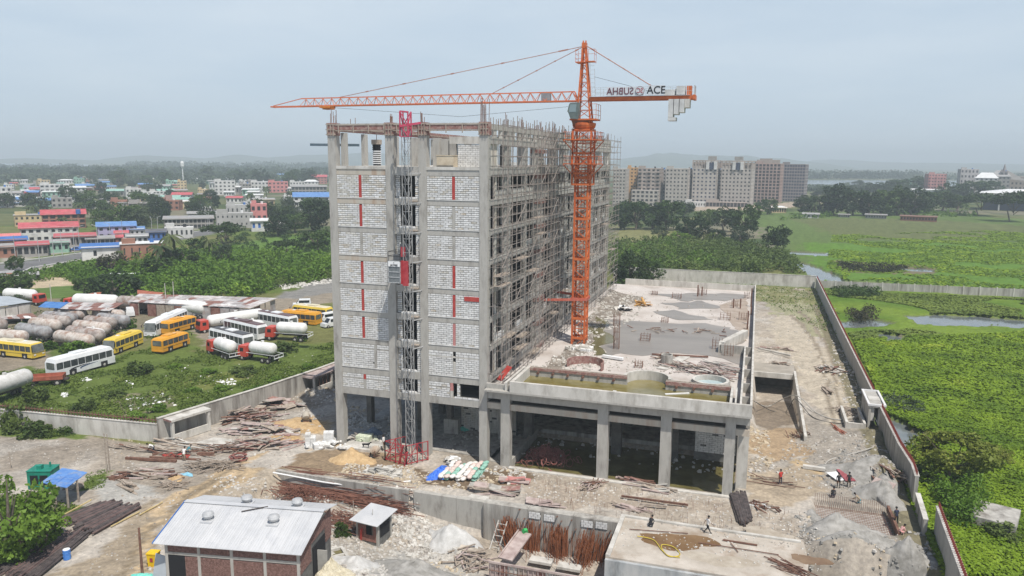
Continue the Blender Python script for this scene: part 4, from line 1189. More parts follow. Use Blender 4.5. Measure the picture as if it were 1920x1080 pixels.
b = MB().quad((2.7, .0, -.55), (27.25, .0, -.55), (27.25, 12, -.55), (2.7, 12, -.55))
tag(b.build('pit_water', muddy_m), kind='structure')
# ---------------------------------------------------------------- boundary walls
spike = MB().bar((0, 0, 0), (0, 0, .75), .09, .05).mesh('rusty_spike', rust)
spike_r = MB().bar((0, 0, 0), (0.05, 0, .55), .10, .06).mesh('red_spike', mat('spike_red', (0.17, 0.03, 0.025), (0.26, 0.06, 0.045), 2, .8))
def wall_run(name, label, pts, h, w, m, spikes=None, panel=6.0, z0=-.8, step=.45, rail=None):
 t = thing(name, label, 'wall')
 for a, b_ in zip(pts[:-1], pts[1:]):
  a = Vector((*a, 0)); b_ = Vector((*b_, 0)); L = (b_ - a).length; d = (b_ - a) / L; n = max(1, round(L / panel)); nrm = Vector((-d.y, d.x, 0))
  ang = math.atan2(d.y, d.x)
  pm = MB().box(0.015, -w/2, z0, L / n - .015, w/2, h).mesh('wall_panel', m)
  cm = MB().box(0, -w/2 - .06, h, L / n, w/2 + .06, h + .09).mesh('coping', conc_lt)
  for i in range(n):
   put('wall_panel', pm, t, a + d * (L * i / n), ang); put('coping', cm, t, a + d * (L * i / n), ang)
  if spikes is not None:
   k = int(L / step); cnt = 0; sb = MB()
   for i in range(k):
    p = a + d * (L * (i + .5) / k)
    if cnt < 280: put('spike', spikes, t, (p.x, p.y, h + .05), ang); cnt += 1
    else: sb.bar((p.x, p.y, h + .05), (p.x, p.y, h + .7), .08)
   if len(sb.v): tag(sb.build('spikes', rust, t), kind='stuff')
   if rail: MB().bar((a.x, a.y, h + .5), (b_.x, b_.y, h + .5), .1).build('spike_rail', rust, t)
 return t
wall_run('boundary_wall', 'pale concrete wall topped with rusty spikes between the bus yard and the building site', [(-92, -11.0), (-40.4, -6.6)], 2.3, .3, conc_lt, spike, rail=True)
wall_run('boundary_wall', 'tall stained concrete wall rising behind the heaps of planks left of the tower', [(-40.4, -6.6), (-36.3, 9), (-34.2, 20)], 3.0, .3, conc_st, None, z0=-.8)
wall_run('boundary_wall', 'stretch of plain concrete wall behind the long roofed trough left of the tower', [(-34.2, 20), (-31.0, 44)], 3.0, .3, conc, None)
wall_run('boundary_wall', 'long grey wall with a dark red spiked top between the site and the green marsh', [(44.9, 147.5), (44.9, 34.5)], 3.0, .35, conc, spike_r, step=.5)
wall_run('boundary_wall', 'near stretch of marsh side wall below the pale rooftop box, with red spiked top', [(44.9, 27.5), (44.9, 13.5), (45.2, 7.5), (45.0, 4.2)], 3.0, .35, conc_st, spike_r, step=.4)
wall_run('boundary_wall', 'low slumped stretch of marsh side wall without spikes between the mesh pit and the marsh', [(45.0, 3.2), (44.6, -3.0)], 1.6, .35, conc_st, None)
wall_run('boundary_wall', 'last stretch of marsh side wall with red spikes at the lower right corner', [(45.6, -2.6), (44.2, -26)], 2.9, .35, conc, spike_r, step=.4)
wall_run('boundary_wall', 'pale wall closing the far end of the site behind the deck', [(-12, 146.6), (44.7, 148.2)], 3.3, .3, conc_lt, None, panel=9)
ft = thing('marsh_fence', 'grey panel fence with posts crossing the green marsh to the right edge', 'fence')
a = Vector((46, 149, 0)); e = Vector((190, 158, 0)); n = 36; d = (e - a) / n; ang = math.atan2(d.y, d.x)
pm = MB().box(.12, -.08, -.6, d.length - .12, .08, 2.0).mesh('fence_panel', conc_st); qm = MB().box(-.14, -.16, -.6, .14, .16, 2.2).mesh('fence_post', conc_lt)
for i in range(n):
 put('fence_panel', pm, ft, a + d * i, ang); put('fence_post', qm, ft, a + d * i, ang)
# precast boxes built on the walls
def box_frame(name, label, L, D, h, loc, ang, dark_in=True, base=.9, n=1, topm=conc_lt, trim=None):
 t = thing(name, label, 'shelter', loc, ang)
 MB().box(-.1, -.1, h, L + .1, D + .1, h + .28).build('roof_slab', topm, t)
 for i in range(n + 1):
  x = (L - .35) * i / n
  MB().box(x, 0, 0, x + .35, .35, h).build('post', conc_lt, t); MB().box(x, D - .35, 0, x + .35, D, h).build('post', conc_lt, t)
 MB().box(.35, .03, 0, L - .35, .25, base).build('front_wall', conc_lt, t)
 MB().box(.35, D - .3, 0, L - .35, D - .05, h).build('back_wall', conc_st, t)
 if trim: MB().box(-.14, -.14, h + .02, -.1, D + .1, h + .24).build('red_formwork', form_red, t)
 return t
box_frame('open_box_room', 'pale open fronted concrete box room at the corner of the left boundary wall', 5.4, 2.0, 2.6, (-38.6, -6.2, 0), math.radians(75), trim=True)
tt = box_frame('roofed_trough', 'long low concrete frame with rusty plank roof against the left boundary wall', 24, 2.6, 2.5, (-32.6, 16, 0), math.radians(82), n=6, base=1.1, topm=wood_pk)
for i in range(7):
 MB().box(.3 + i * 3.4, -.25, 2.8, 3.5 + i * 3.4, 2.7, 2.9 + .04 * (i % 2)).build('roof_plank', wood_pk, tt)
for i in range(28): MB().bar((.6 + i * .82, .3, 1.1), (.6 + i * .82 + rr.uniform(-.1, .1), .3, 2.5), .1).build('prop', rust, tt)
t = thing('rooftop_box', 'white rimmed concrete box standing on the marsh side wall above a shallow trough', 'box', (43.4, 27.6, 0))
MB().box(0, 0, 0, .3, 6.8, 2.9).build('side_wall', conc, t); MB().box(1.6, 0, 0, 1.9, 6.8, 2.9).build('side_wall', conc, t)
MB().box(0.3, 0.2, 1.0, .7, .5, 2.9).box(1.2, .2, .6, 1.6, .5, 2.9).build('leg', conc_lt, t)
MB().box(-.1, -.1, 2.9, 2.0, 6.9, 3.1).build('roof_slab', conc, t)
MB().box(-.15, -.15, 3.1, .1, 6.95, 3.35).box(1.8, -.15, 3.1, 2.05, 6.95, 3.35).box(.1, -.15, 3.1, 1.8, .1, 3.35).box(.1, 6.7, 3.1, 1.8, 6.95, 3.35).build('rim', mat('white_rim', (0.62, 0.61, 0.6), (0.7, .69, .68), 2, .8), t)
MB().box(.3, 2.6, 3.1, 1.8, 4.4, 3.16).build('roof_patch', conc_lt, t)
t = thing('trough', 'open concrete trough beside the white rimmed rooftop box', 'trough', (40.6, 26.5, 0))
MB().box(0, 0, -.3, .35, 7.2, .9).build('long_side', conc_lt, t); MB().box(2.2, 0, -.3, 2.5, 7.2, .9).build('long_side', conc_lt, t); MB().box(.35, 0, -.3, 2.2, .35, .8).build('short_side', conc_lt, t)
# ramp walls and the slab over the tunnel
t = thing('ramp', 'concrete ramp sinking into a dark basement entrance beside the deck', 'ramp')
MB().box(35.2, 20, -4, 35.55, 52, .55).build('ramp_wall', conc_lt, t)
MB().box(28.6, 51, -.5, 35.2, 57.6, -.06).build('cover_slab', conc_shade, t)
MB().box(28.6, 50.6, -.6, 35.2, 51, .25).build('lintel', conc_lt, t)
MB().box(28.62, 56.4, -4, 35.2, 56.8, -.5).build('end_wall', conc_shade, t)
b = MB();
b.quad((28.6, 51, -.02), (35.5, 51, -.02), (35.5, 58, .02), (28.6, 58, .02))
tag(b.build('site_ground_patch', mat('site_soil', (0.27, 0.245, 0.21), (0.36, 0.325, 0.28), .5, .95)), kind='structure')
# retaining wall and deeper wall of the pit
t = thing('retaining_wall', 'long low retaining wall with rust streaks above the rusty rebar heaps', 'retaining wall')
for x0, x1 in ((-21.4, -16), (-16, -10.5), (-10.5, -5.2)): MB().box(x0, -9.9, -3, x1 - .03, -9.4, .25).build('wall_panel', conc_st, t)
t = thing('pit_wall', 'tall grey concrete wall at the back of the rebar filled pit', 'pit wall')
for x0, x1 in ((-4.6, .2), (.2, 3.3)): MB().box(x0, -9.9, -5.5, x1 - .03, -9.3, .18).build('wall_panel', conc, t)
for x0, x1 in ((3.3, 8), (8, 12.6), (12.6, 17.1)): MB().box(x0, -10.3, -5.5, x1 - .03, -9.3, .35).build('wall_panel', conc_st, t)
MB().box(-4.6, -9.3, -.1, 3.3, -8.3, .12).build('coping', conc_lt, t)
# block filled square windows of the pit wall
for (a, c) in (((992, 958), (1014, 974)), ((1020, 963), (1040, 977)), ((1090, 974), (1112, 990)), ((1117, 977), (1139, 994))):
 p = onV(a[0], a[1], -10.3); q = onV(c[0], c[1], -10.3)
 m = MB(); zz = p.z; k = 0
 MB().box(p.x, -10.34, q.z, q.x, -10.28, p.z).build('mortar_bed', mortar, t)
 while zz > q.z + .12:
  x = p.x + (0 if k % 2 else -.22)
  while x < q.x - .1:
   MB().box(max(x, p.x) + .02, -10.40, zz - .24, min(x + .45, q.x) - .01, -10.33, zz - .04).build('block', block_lt, t); x += .46
  zz -= .22; k += 1
for (a, b_) in ((975, 955), (984, 972), (990, 975), (1045, 968), (1053, 977), (1072, 975), (1080, 992), (1025, 988), (1145, 995)):
 p = onV(a, b_, -10.3); MB().cyl((p.x, -10.3, p.z), (p.x + .1, -10.95, p.z + .25), .07, 6).build('pipe_stub', rust, t)
for (a, b_) in ((933, 955), (941, 956)):
 p = onV(a, b_, -9.9); MB().box(p.x - .15, -9.93, p.z - .1, p.x + .15, -9.89, p.z + .1).build('drain_hole', dark, t)
# raised pale slab at the lower right
t = thing('raised_slab', 'pale raised concrete slab with a brown wet stain in the lower foreground', 'slab')
slabm = mat('slab_cream', (0.38, 0.335, 0.28), (0.52, 0.47, 0.41), .5, .85, c3=(0.27, 0.20, 0.14), scale3=.35, amt3=.75, bump=.3)
poly = [(17.1, -9.2), (25.3, -8.9), (33.6, -8.6), (33.9, -12.6), (33.4, -16.6), (28, -17.2), (17.1, -17.3)]
MB().prism(poly, -5, .6).build('slab_body', slabm, t)
MB().box(17.1, -9.5, .6, 33.4, -9.15, .78).box(17.1, -17.3, .6, 17.5, -9.5, .78).build('kerb', conc_lt, t)
MB().box(17.1, -17.62, -5, 33.4, -17.3, .45).build('front_face', mat('slab_face_blue_grey', (0.30, 0.32, 0.33), (0.46, 0.46, 0.45), .8, .85, c3=(.12, .12, .12), scale3=.7, amt3=.7, stretch=(1, 1, .3)), t)
def blob(cx, cy, rx, ry, z, m, parent, name, n=26, seed=0, th=.01):
 rn = random.Random(seed); pts = []; ph = [rn.uniform(0, 6.28) for _ in range(4)]
 for i in range(n):
  a = 2 * PI * i / n; k = 1 + .22 * math.sin(2 * a + ph[0]) + .14 * math.sin(3 * a + ph[1]) + .08 * math.sin(7 * a + ph[2])
  pts.append((cx + rx * k * math.cos(a), cy + ry * k * math.sin(a)))
 return MB().prism(pts, z - .02, z + th).build(name, m, parent)
stain = mat('brown_wet_stain', (0.17, 0.10, 0.05), (0.24, 0.155, 0.085), .7, .2, spec=.5)
p = G(1270, 1015, .6); blob(p.x, p.y, 3.4, 1.5, .6, stain, t, 'wet_stain', seed=2); p = G(1235, 1040, .6)
p = G(1350, 1050, .6); blob(p.x, p.y, 2.6, 1.2, .6, mat('slab_dust', (.33, .28, .22), (.45, .4, .33), .8, .9), t, 'dust_patch', seed=8, th=.006); p = G(1440, 1000, .6); blob(p.x, p.y, 2.2, 1.0, .6, MATS['slab_dust'], t, 'dust_patch', seed=9, th=.006)
p = G(1520, 1050, .6); blob(p.x, p.y, 1.4, .9, .6, stain, t, 'wet_stain', seed=4)
# formwork wall in the pit
t = thing('formwork_wall', 'ribbed formwork wall standing in front of the rebar pit at the bottom edge', 'formwork')
p0 = G(917, 1052, -1.9); p1 = G(1125, 1088, -1.9)
d = (p1 - p0); L = d.length; ang = math.atan2(d.y, d.x); t.location = (p0.x, p0.y, -1.9); t.rotation_euler = (0, 0, ang)
for i in range(int(L / .9)): MB().box(.9 * i, 0, -3.5, .9 * i + .86, .12, -.1).build('form_panel', [wood_pk, wood, conc_lt, form_red][(i * 7) % 4], t)
MB().bar((0, -.1, 0), (L, -.1, 0), .14, .18).build('top_rail', wood_pk, t)
for i in range(int(L / .45)): MB().bar((.2 + i * .45, -.08, -3.5), (.2 + i * .45, -.08, 0), .07).build('stud', wood_pk, t)
for z in (-.8, -1.5, -2.3): MB().bar((0, -.1, z), (L, -.1, z), .06).build('tie_rail', rust, t)
t = thing('scaffold_shelf', 'pinkish plank shelf leaning into the rebar pit with a green cloth on it', 'plank shelf')
a = G(948, 1040, -1.4); c = G(985, 1003, -1.4)
MB().bar((a.x, a.y, -1.9), (c.x, c.y, -1.2), 1.3, .16).build('shelf_board', wood_pk, t)
MB().bar((a.x - .7, a.y, -1.8), (c.x - .7, c.y, -1.0), .12).build('side_rail', wood_pk, t)
MB().rock((c.x, c.y, -.95), .35, flat=.6).build('green_cloth', mat('green_cloth', (.03, .30, .08), (.06, .42, .12), 3, .7), t)
# upright rebar forests in the pit
t = thing('rebar_forest', 'dense rusty upright rebar standing in the pit before the grey wall', 'rebar')
for cx, cy, n_, lean in ((968, 1010, 130, -1.5), (1000, 1015, 90, .2), (1048, 1025, 150, .1), (1095, 1040, 130, .8), (1128, 1035, 60, .9)):
 p = G(cx, cy, -3.0); b = MB()
 for i in range(n_):
  x = p.x + rr.gauss(0, .55); y = p.y + rr.gauss(0, .9); y = min(y, -10.6)
  b.bar((x, y, -4.2), (x + lean * rr.uniform(.2, .8) + rr.gauss(0, .12), y + rr.gauss(0, .15), rr.uniform(-1.9, -.5)), .035)
 tag(b.build('upright_bars', mat('rebar_orange', (0.20, 0.065, 0.025), (0.34, 0.13, 0.06), 2, .8), t), kind='stuff')
for cx, cy in ((1015, 1048), (1068, 1060)):
 p = G(cx, cy, -3.0); MB().box(p.x - 1.1, p.y - .5, -3.3, p.x + 1.1, p.y + .5, -3.05).build('pale_board', conc_lt, t)
# rebar mat in the shallow pit
t = thing('rebar_mat', 'woven grid of steel bars laid in the shallow pit beside the marsh wall', 'rebar mat', (35.3, -3.3, -.55))
for i in range(32): MB().bar((.1 + i * .22, .1, .02), (.1 + i * .22, 5.2, .02), .035).build('long_bar', rebar_m, t)
for j in range(14): MB().bar((.1, .2 + j * .37, .06), (7.0, .2 + j * .37, .06), .035).build('cross_bar', rebar_m, t)
for i in range(34): MB().bar((.05 + i * .2, 5.25, .0), (.05 + i * .2, 5.4, 1.3), .03).build('upright_bar', rebar_m, t)
MB().bar((7.1, -.2, .5), (6.9, 5.3, .7), .25, .6).build('edge_board', rust, t)
MB().box(0, 0, -.2, 6.9, 5.2, -.15).build('blinding', conc_lt, t)
# ---------------------------------------------------------------- foliage
def leaf_mat(name, c1, c2, c3=None, rnd=.35, scale=.35):
 m = bpy.data.materials.new(name); MATS[name] = m; m.use_nodes = True
 t = m.node_tree; b = t.nodes['Principled BSDF']; b.inputs['Roughness'].default_value = .6; b.inputs['Specular IOR Level'].default_value = .25
 g = t.nodes.new('ShaderNodeNewGeometry'); n = t.nodes.new('ShaderNodeTexNoise'); n.inputs['Scale'].default_value = scale; n.inputs['Detail'].default_value = 5
 t.links.new(g.outputs['Position'], n.inputs['Vector'])
 oi = t.nodes.new('ShaderNodeObjectInfo')
 a = t.nodes.new('ShaderNodeMath'); a.operation = 'MULTIPLY_ADD'; a.inputs[1].default_value = rnd; a.inputs[2].default_value = -rnd / 2
 t.links.new(oi.outputs['Random'], a.inputs[0])
 s = t.nodes.new('ShaderNodeMath'); s.operation = 'ADD'; t.links.new(n.outputs['Fac'], s.inputs[0]); t.links.new(a.outputs[0], s.inputs[1])
 r = t.nodes.new('ShaderNodeValToRGB'); r.color_ramp.elements[0].position = .3; r.color_ramp.elements[0].color = (*c1, 1)
 r.color_ramp.elements[1].position = .7; r.color_ramp.elements[1].color = (*c2, 1)
 if c3: e = r.color_ramp.elements.new(.62); e.color = (*c3, 1)
 t.links.new(s.outputs[0], r.inputs['Fac']); t.links.new(r.outputs['Color'], b.inputs['Base Color'])
 tr = t.nodes.new('ShaderNodeBsdfTranslucent'); t.links.new(r.outputs['Color'], tr.inputs['Color'])
 ms = t.nodes.new('ShaderNodeMixShader'); ms.inputs[0].default_value = .22
 t.links.new(b.outputs[0], ms.inputs[1]); t.links.new(tr.outputs[0], ms.inputs[2]); t.links.new(ms.outputs[0], t.nodes['Material Output'].inputs['Surface'])
 return m
lf_dark = leaf_mat('leaves_dark', (0.018, 0.038, 0.012), (0.05, 0.085, 0.022))
lf_mid = leaf_mat('leaves_mid', (0.035, 0.07, 0.015), (0.085, 0.14, 0.03))
lf_grey = leaf_mat('leaves_grey_green', (0.045, 0.07, 0.035), (0.10, 0.13, 0.06))
lf_bright = leaf_mat('leaves_bright', (0.06, 0.125, 0.012), (0.14, 0.23, 0.03))
lf_brown = leaf_mat('leaves_brownish', (0.035, 0.04, 0.02), (0.075, 0.065, 0.03))
lf_lime = leaf_mat('leaves_lime', (0.11, 0.15, 0.02), (0.21, 0.23, 0.04))
bark = mat('bark', (0.10, 0.08, 0.06), (0.18, 0.15, 0.12), 3, .9)
def cards(P, size, rng, up=.35, asp=.6):
 n = len(P)
 a = rng.normal(size=(n, 3)); a[:, 2] = a[:, 2] * .6; a /= np.linalg.norm(a, axis=1)[:, None]
 b = rng.normal(size=(n, 3)); b -= (a * b).sum(1)[:, None] * a; b /= np.linalg.norm(b, axis=1)[:, None]
 s = (size * rng.uniform(.6, 1.3, n))[:, None] / 2
 V = np.stack([P - a * s - b * s * asp, P + a * s - b * s * asp * .5, P + a * s * 1.1 + b * s * asp * .5, P - a * s * .7 + b * s * asp], 1).reshape(-1, 3)
 F = np.arange(4 * n).reshape(n, 4)
 return V, F
def crown_mesh(name, m, rx, rz, clumps, per, leaf, seed, flat=0.0, shape='round', crad=.34, hollow=.5):
 rng = np.random.default_rng(seed)
 d = rng.normal(size=(clumps, 3)); d /= np.linalg.norm(d, axis=1)[:, None]
 r = rng.uniform(hollow, 1.0, clumps) ** .6
 if shape == 'umbrella': d[:, 2] = np.abs(d[:, 2]) * .8 + .1
 if shape == 'dome': d[:, 2] = np.abs(d[:, 2])
 C = d * r[:, None] * np.array([rx, rx, rz])
 C[:, :2] *= rng.uniform(.75, 1.15, (clumps, 1))
 pts = []
 for i in range(clumps):
  cr = rx * crad * rng.uniform(.6, 1.25)
  q = rng.normal(size=(per, 3)); q /= np.linalg.norm(q, axis=1)[:, None]
  q *= (rng.uniform(.55, 1, per) ** .5)[:, None] * cr * np.array([1, 1, .72])
  pts.append(C[i] + q)
 V, F = cards(np.concatenate(pts), leaf, rng)
 return np_mesh(name, V, F, m)
def trunk_mesh(h, r, crown_r, seed, n=6):
 rn = random.Random(seed); b = MB()
 top = h
 b.cyl((0, 0, -.3), (rn.uniform(-.2, .2), rn.uniform(-.2, .2), top * .55), r, 7, r * .72)
 for i in range(n):
  a = 2 * PI * i / n + rn.uniform(-.3, .3); L = crown_r * rn.uniform(.45, .8); z = top * rn.uniform(.35, .55)
  b.cyl((0, 0, z), (L * math.cos(a), L * math.sin(a), top + rn.uniform(-.1, .6) * crown_r * .6), r * .45, 5, r * .12)
 b.cyl((0, 0, top * .5), (0.1, 0, top + crown_r * .4), r * .65, 6, r * .15)
 return b.mesh('trunk', bark)
# unit trees, crown radius 1 around (0,0,0); scaled when placed
TK = {}
def kind(k, m, rx, rz, trunk_h, clumps, per, leaf, shape='round', var=3, **kw):
 TK[k] = [(crown_mesh('crown', m, rx, rz, clumps, per, leaf, 100 * len(TK) + i, shape=shape, **kw), trunk_mesh(trunk_h, (.05 * rx + .03) * (.45 if k in ('lime', 'umbrella') else 1), rx, i), trunk_h) for i in range(var)]
kind('dark', lf_dark, 1, .78, .75, 30, 60, .15)
kind('mid', lf_mid, 1, .8, .75, 28, 60, .15)
kind('grey', lf_grey, 1, .9, .8, 24, 55, .14, hollow=.3)
kind('tall', lf_dark, .8, 1.15, 1.0, 26, 60, .15)
kind('umbrella', lf_dark, 1, .45, .75, 34, 60, .13, shape='umbrella', crad=.26)
kind('bright', lf_bright, 1, .75, .55, 28, 60, .13)
kind('brown', lf_brown, 1, .8, .65, 26, 60, .13)
kind('lime', lf_lime, 1, .5, .7, 40, 90, .10, crad=.24)
def tree(px, py, wpx, hpx, k, label, group=None, name=None, z=None, cat='tree'):
 p = T(px, py) if z is None else G(px, py, z)
 D = dist(p); W = wpx * D / F_PX; H = hpx * D / F_PX
 rn = random.Random(int(px * 7 + py * 13))
 cm, tm, th = TK[k][rn.randrange(len(TK[k]))]
 if label.startswith('green tree ') or label.startswith('dark rounded tree '):
  adj = {'dark': 'dark green rounded', 'mid': 'mid green leafy', 'grey': 'grey green airy', 'umbrella': 'dark spreading'}[k]; label = adj + label[label.index(' tree'):]
  if 'town' in label: label += (', left of the red roofed houses' if px < 90 else ', around the open framed block' if px < 300 else ', near the pink house' if px < 480 else ', close to the tower edge')
  elif 'far right' in label: label += (', left part' if px < 1650 else ', middle part' if px < 1770 else ', right part')
 t = thing(name or 'tree', label, cat, (p.x, p.y, p.z), rn.uniform(0, 6.28), group)
 # crown spans from low to H
 cr = W / 2; ch = H * (.5 if k not in ('umbrella', 'lime') else .38)
 c = put('crown', cm, t, (0, 0, H - ch), None, (cr / 1.12, cr / 1.12, ch / (.95 if k not in ('umbrella', 'lime') else .62)))
 tk = put('trunk', tm, t, (0, 0, 0), None, (cr, cr, (H - ch) / th))
 return t
BELT = 'trees in the belt before the unfinished apartment blocks'
for a in [(1163,431,46,52,'dark'),(1190,431,60,58,'mid'),(1224,430,52,50,'dark'),(1252,431,62,58,'mid'),(1283,407,46,30,'dark'),(1296,454,66,52,'dark'),(1324,430,42,42,'mid'),(1358,434,46,46,'dark'),(1398,444,56,66,'mid'),(1386,463,50,40,'grey'),(1342,453,38,24,'dark'),(1170,408,40,30,'dark'),(1205,405,40,24,'mid'),(1250,410,40,28,'grey')]:
 tree(*a, 'dark rounded tree in the belt before the unfinished apartment blocks', BELT)
tree(1238,452,32,30,'grey','small grey green tree left of the bright lime bush behind the site wall')
tree(1270,458,54,26,'bright','bright yellow green tree glowing among the dark belt trees')
tree(1457,472,54,48,'dark','dark tree standing alone in the field right of the tree belt')
tree(1440,402,34,30,'mid','tree beside the white verandah bungalow at the foot of the apartment blocks')
tree(1424,395,22,18,'mid','small tree left of the white verandah bungalow')
tree(1180,534,72,66,'dark','big dark tree directly behind the far end of the tower')
tree(1218,530,52,44,'mid','mid green tree beside the pale far wall behind the deck')
R2 = 'trees in the long belt across the far right field'
for a in [(1512,402,48,34,'dark'),(1535,403,40,36,'mid'),(1567,404,66,56,'dark'),(1600,404,52,46,'mid'),(1628,405,58,46,'dark'),(1655,404,56,46,'mid'),(1684,404,50,50,'dark'),(1712,404,62,50,'dark'),(1740,398,42,36,'mid'),(1764,396,50,34,'dark'),(1792,396,44,30,'mid'),(1680,364,56,26,'mid'),(1716,362,60,28,'dark'),(1640,366,50,24,'dark'),(1610,354,27,15,'dark'),(1785,378,56,34,'dark'),(1822,378,60,34,'dark'),(1852,372,50,30,'mid'),(1560,372,50,22,'grey'),(1530,368,40,18,'grey'),(1590,370,40,22,'dark'),(1760,352,40,18,'grey'),(1880,350,50,16,'grey')]:
 tree(*a, 'green tree in the long belt across the far right field', R2)
tree(1838,405,64,38,'umbrella','wide spreading tree before the white hangar at the right')
tree(1898,416,66,50,'umbrella','broad dark tree overlapping the white hangar at the right edge')
L1 = 'large trees at the edge of the scrub left of the tower'
tree(423,459,76,40,'umbrella','broad dark tree below the pink house')
tree(522,443,56,42,'dark','dark bushy tree right of the pink house')
tree(590,434,66,62,'dark','tall dark tree against the upper left edge of the tower')
tree(555,436,50,40,'mid','mid green tree between the two dark trees left of the tower')
tree(538,484,60,36,'umbrella','low spreading dark tree in the scrub near the tower')
tree(595,470,60,40,'mid','green tree in the scrub touching the left edge of the tower')
tree(422,501,46,44,'grey','grey green tree in the middle of the scrub')
tree(208,514,56,42,'brown','brownish red leaved tree before the blue roofed shed by the road')
tree(246,516,50,34,'bright','bright leaved tree right of the brownish tree by the road')
tree(30,554,66,44,'mid','bushy tree beside the bare sandy patch at the left edge')
tree(160,554,42,32,'mid','round bushy tree on the green lawn behind the tankers')
tree(216,558,80,46,'dark','dark wide tree right behind the long white tank')
tree(28,509,30,28,'mid','bush like tree beside the grey hut by the road')
tree(300,520,60,40,'mid','leafy tree at the left rim of the scrub below the palms')
tree(340,500,70,36,'mid','leafy tree in the scrub right below the palms')
tree(28,577,44,22,'grey','thin small tree rising over the grey roof at the left edge')
tree(372,480,40,34,'mid','tree at the end of the pale flat roof above the scrub')
# palms
frond = MB()
def palm_mesh(seed, n=16):
 rn = random.Random(seed); b = MB()
 for i in range(n):
  a = 2 * PI * i / n + rn.uniform(-.2, .2); up = rn.uniform(-.1, .75); pts = []
  for k in range(6):
   f = k / 5; r = f * 1.0; z = up * f - 1.15 * f * f * (.6 + .3 * (1 - up))
   pts.append(Vector((r * math.cos(a), r * math.sin(a), z)))
  s = Vector((-math.sin(a), math.cos(a), 0))
  for k in range(5):
   w0 = .16 * math.sin(PI * (k + .3) / 6); w1 = .16 * math.sin(PI * (k + 1.3) / 6)
   b.quad(pts[k], pts[k+1], pts[k+1] + s * w1 - Vector((0, 0, w1 * .6)), pts[k] + s * w0 - Vector((0, 0, w0 * .6)))
   b.quad(pts[k+1], pts[k], pts[k] - s * w0 - Vector((0, 0, w0 * .6)), pts[k+1] - s * w1 - Vector((0, 0, w1 * .6)))
 return b
lf_palm = leaf_mat('palm_fronds', (0.04, 0.065, 0.02), (0.10, 0.12, 0.04))
palm_c = [palm_mesh(i).mesh('crown', lf_palm) for i in range(3)]
palm_t = MB().cyl((0, 0, 0), (.04, .02, 1), .035, 7, .022).mesh('trunk', bark)
def palm(px, py, wpx, hpx, label, group=None):
 p = T(px, py); D = dist(p); t = thing('palm_tree', label, 'palm tree', p, random.uniform(0, 6), group)
 H = hpx * D / F_PX; R = wpx * D / F_PX / 2
 put('crown', palm_c[random.randrange(3)], t, (.04 * H, .02 * H, H - R * .45), None, (R, R, R)); put('trunk', palm_t, t, (0, 0, 0), None, (H, H, H - R * .45)); return t
palm(321, 505, 46, 68, 'tall coconut palm with drooping fronds above the scrub')
palm(302, 520, 44, 62, 'dark coconut palm left of the tallest palm')
palm(226, 498, 18, 28, 'small palm before the blue roofed shed')
palm(257, 496, 16, 24, 'small palm before the pale flat roofed block by the road')
palm(394, 486, 30, 40, 'slender palm at the edge of the bright green lawn')
palm(1185, 408, 24, 26, 'palm poking above the belt trees next to the tower')
palm(1160, 404, 20, 24, 'palm touching the right edge of the scaffolding in the distance')
palm(1526, 404, 20, 26, 'palm beside the hut at the left end of the far right tree belt')
for i, (a, b_) in enumerate([(118,432),(135,436),(60,410),(392,402),(545,380),(150,404),(470,384),(500,372),(232,392)]):
 palm(a, b_, 20, 24, 'palm among the houses of the town', 'palms among the houses of the town')
# trees among the town houses
rng = np.random.default_rng(5)
TOWN = 'trees among the houses of the town'
def rnd_trees(n, box, sizes, kinds, label, group, seed, pers=True):
 r_ = random.Random(seed)
 for i in range(n):
  x = r_.uniform(box[0], box[2]); y = box[1] + (box[3] - box[1]) * r_.random() ** 1.0
  p = T(x, y); s = r_.uniform(*sizes) * F_PX / dist(p)
  tree(x, y, s, s * r_.uniform(.75, 1.0), r_.choice(kinds), label, group)
rnd_trees(20, (0, 352, 420, 398), (9, 15), ['dark', 'mid', 'grey', 'dark'], 'green tree among the houses of the town', TOWN, 1)
rnd_trees(38, (0, 330, 615, 352), (15, 26), ['dark', 'grey', 'dark', 'mid'], 'green tree among the houses of the town', TOWN, 2)
rnd_trees(18, (170, 385, 300, 435), (10, 15), ['dark', 'dark', 'mid', 'grey'], 'green tree among the houses of the town', TOWN, 3)
rnd_trees(12, (300, 385, 610, 425), (9, 14), ['dark', 'grey', 'mid'], 'green tree among the houses of the town', TOWN, 4)
rnd_trees(7, (470, 395, 560, 425), (10, 14), ['dark', 'grey'], 'green tree among the houses of the town', TOWN, 6)
# far woods that read as one mass
def far_wood(name, n, box, hrange, m, seed, per=70, leaf=3.0):
 r_ = np.random.default_rng(seed); pts = []
 for i in range(n):
  x = r_.uniform(box[0], box[2]); y = box[1] + (box[3] - box[1]) * r_.random()
  p = G(x, y, 0); R = r_.uniform(*hrange)
  q = r_.normal(size=(per, 3)); q /= np.linalg.norm(q, axis=1)[:, None]; q[:, 2] = np.abs(q[:, 2]) * 1.1
  q *= R * (r_.uniform(.6, 1, per) ** .5)[:, None]
  q[:, :2] *= r_.uniform(1.1, 1.9); pts.append(q + np.array([p.x, p.y, 0]))
 V, F = cards(np.concatenate(pts), leaf, r_)
 return tag(put(name, np_mesh(name, V, F, m)), kind='stuff')
far_wood('far_woods', 330, (-30, 316, 640, 331), (10, 17), lf_dark, 1, 70, 5)
far_wood('far_woods', 260, (-30, 326, 640, 345), (8, 13), lf_grey, 2, 70, 3.6)
far_wood('far_woods', 90, (240, 312, 640, 318), (14, 24), lf_dark, 3, 60, 8)
far_wood('far_woods', 60, (1507, 333, 1720, 336), (11, 20), lf_dark, 4, 80, 4)
far_wood('far_woods', 40, (1700, 334, 1960, 338), (9, 17), lf_grey, 5, 80, 4)
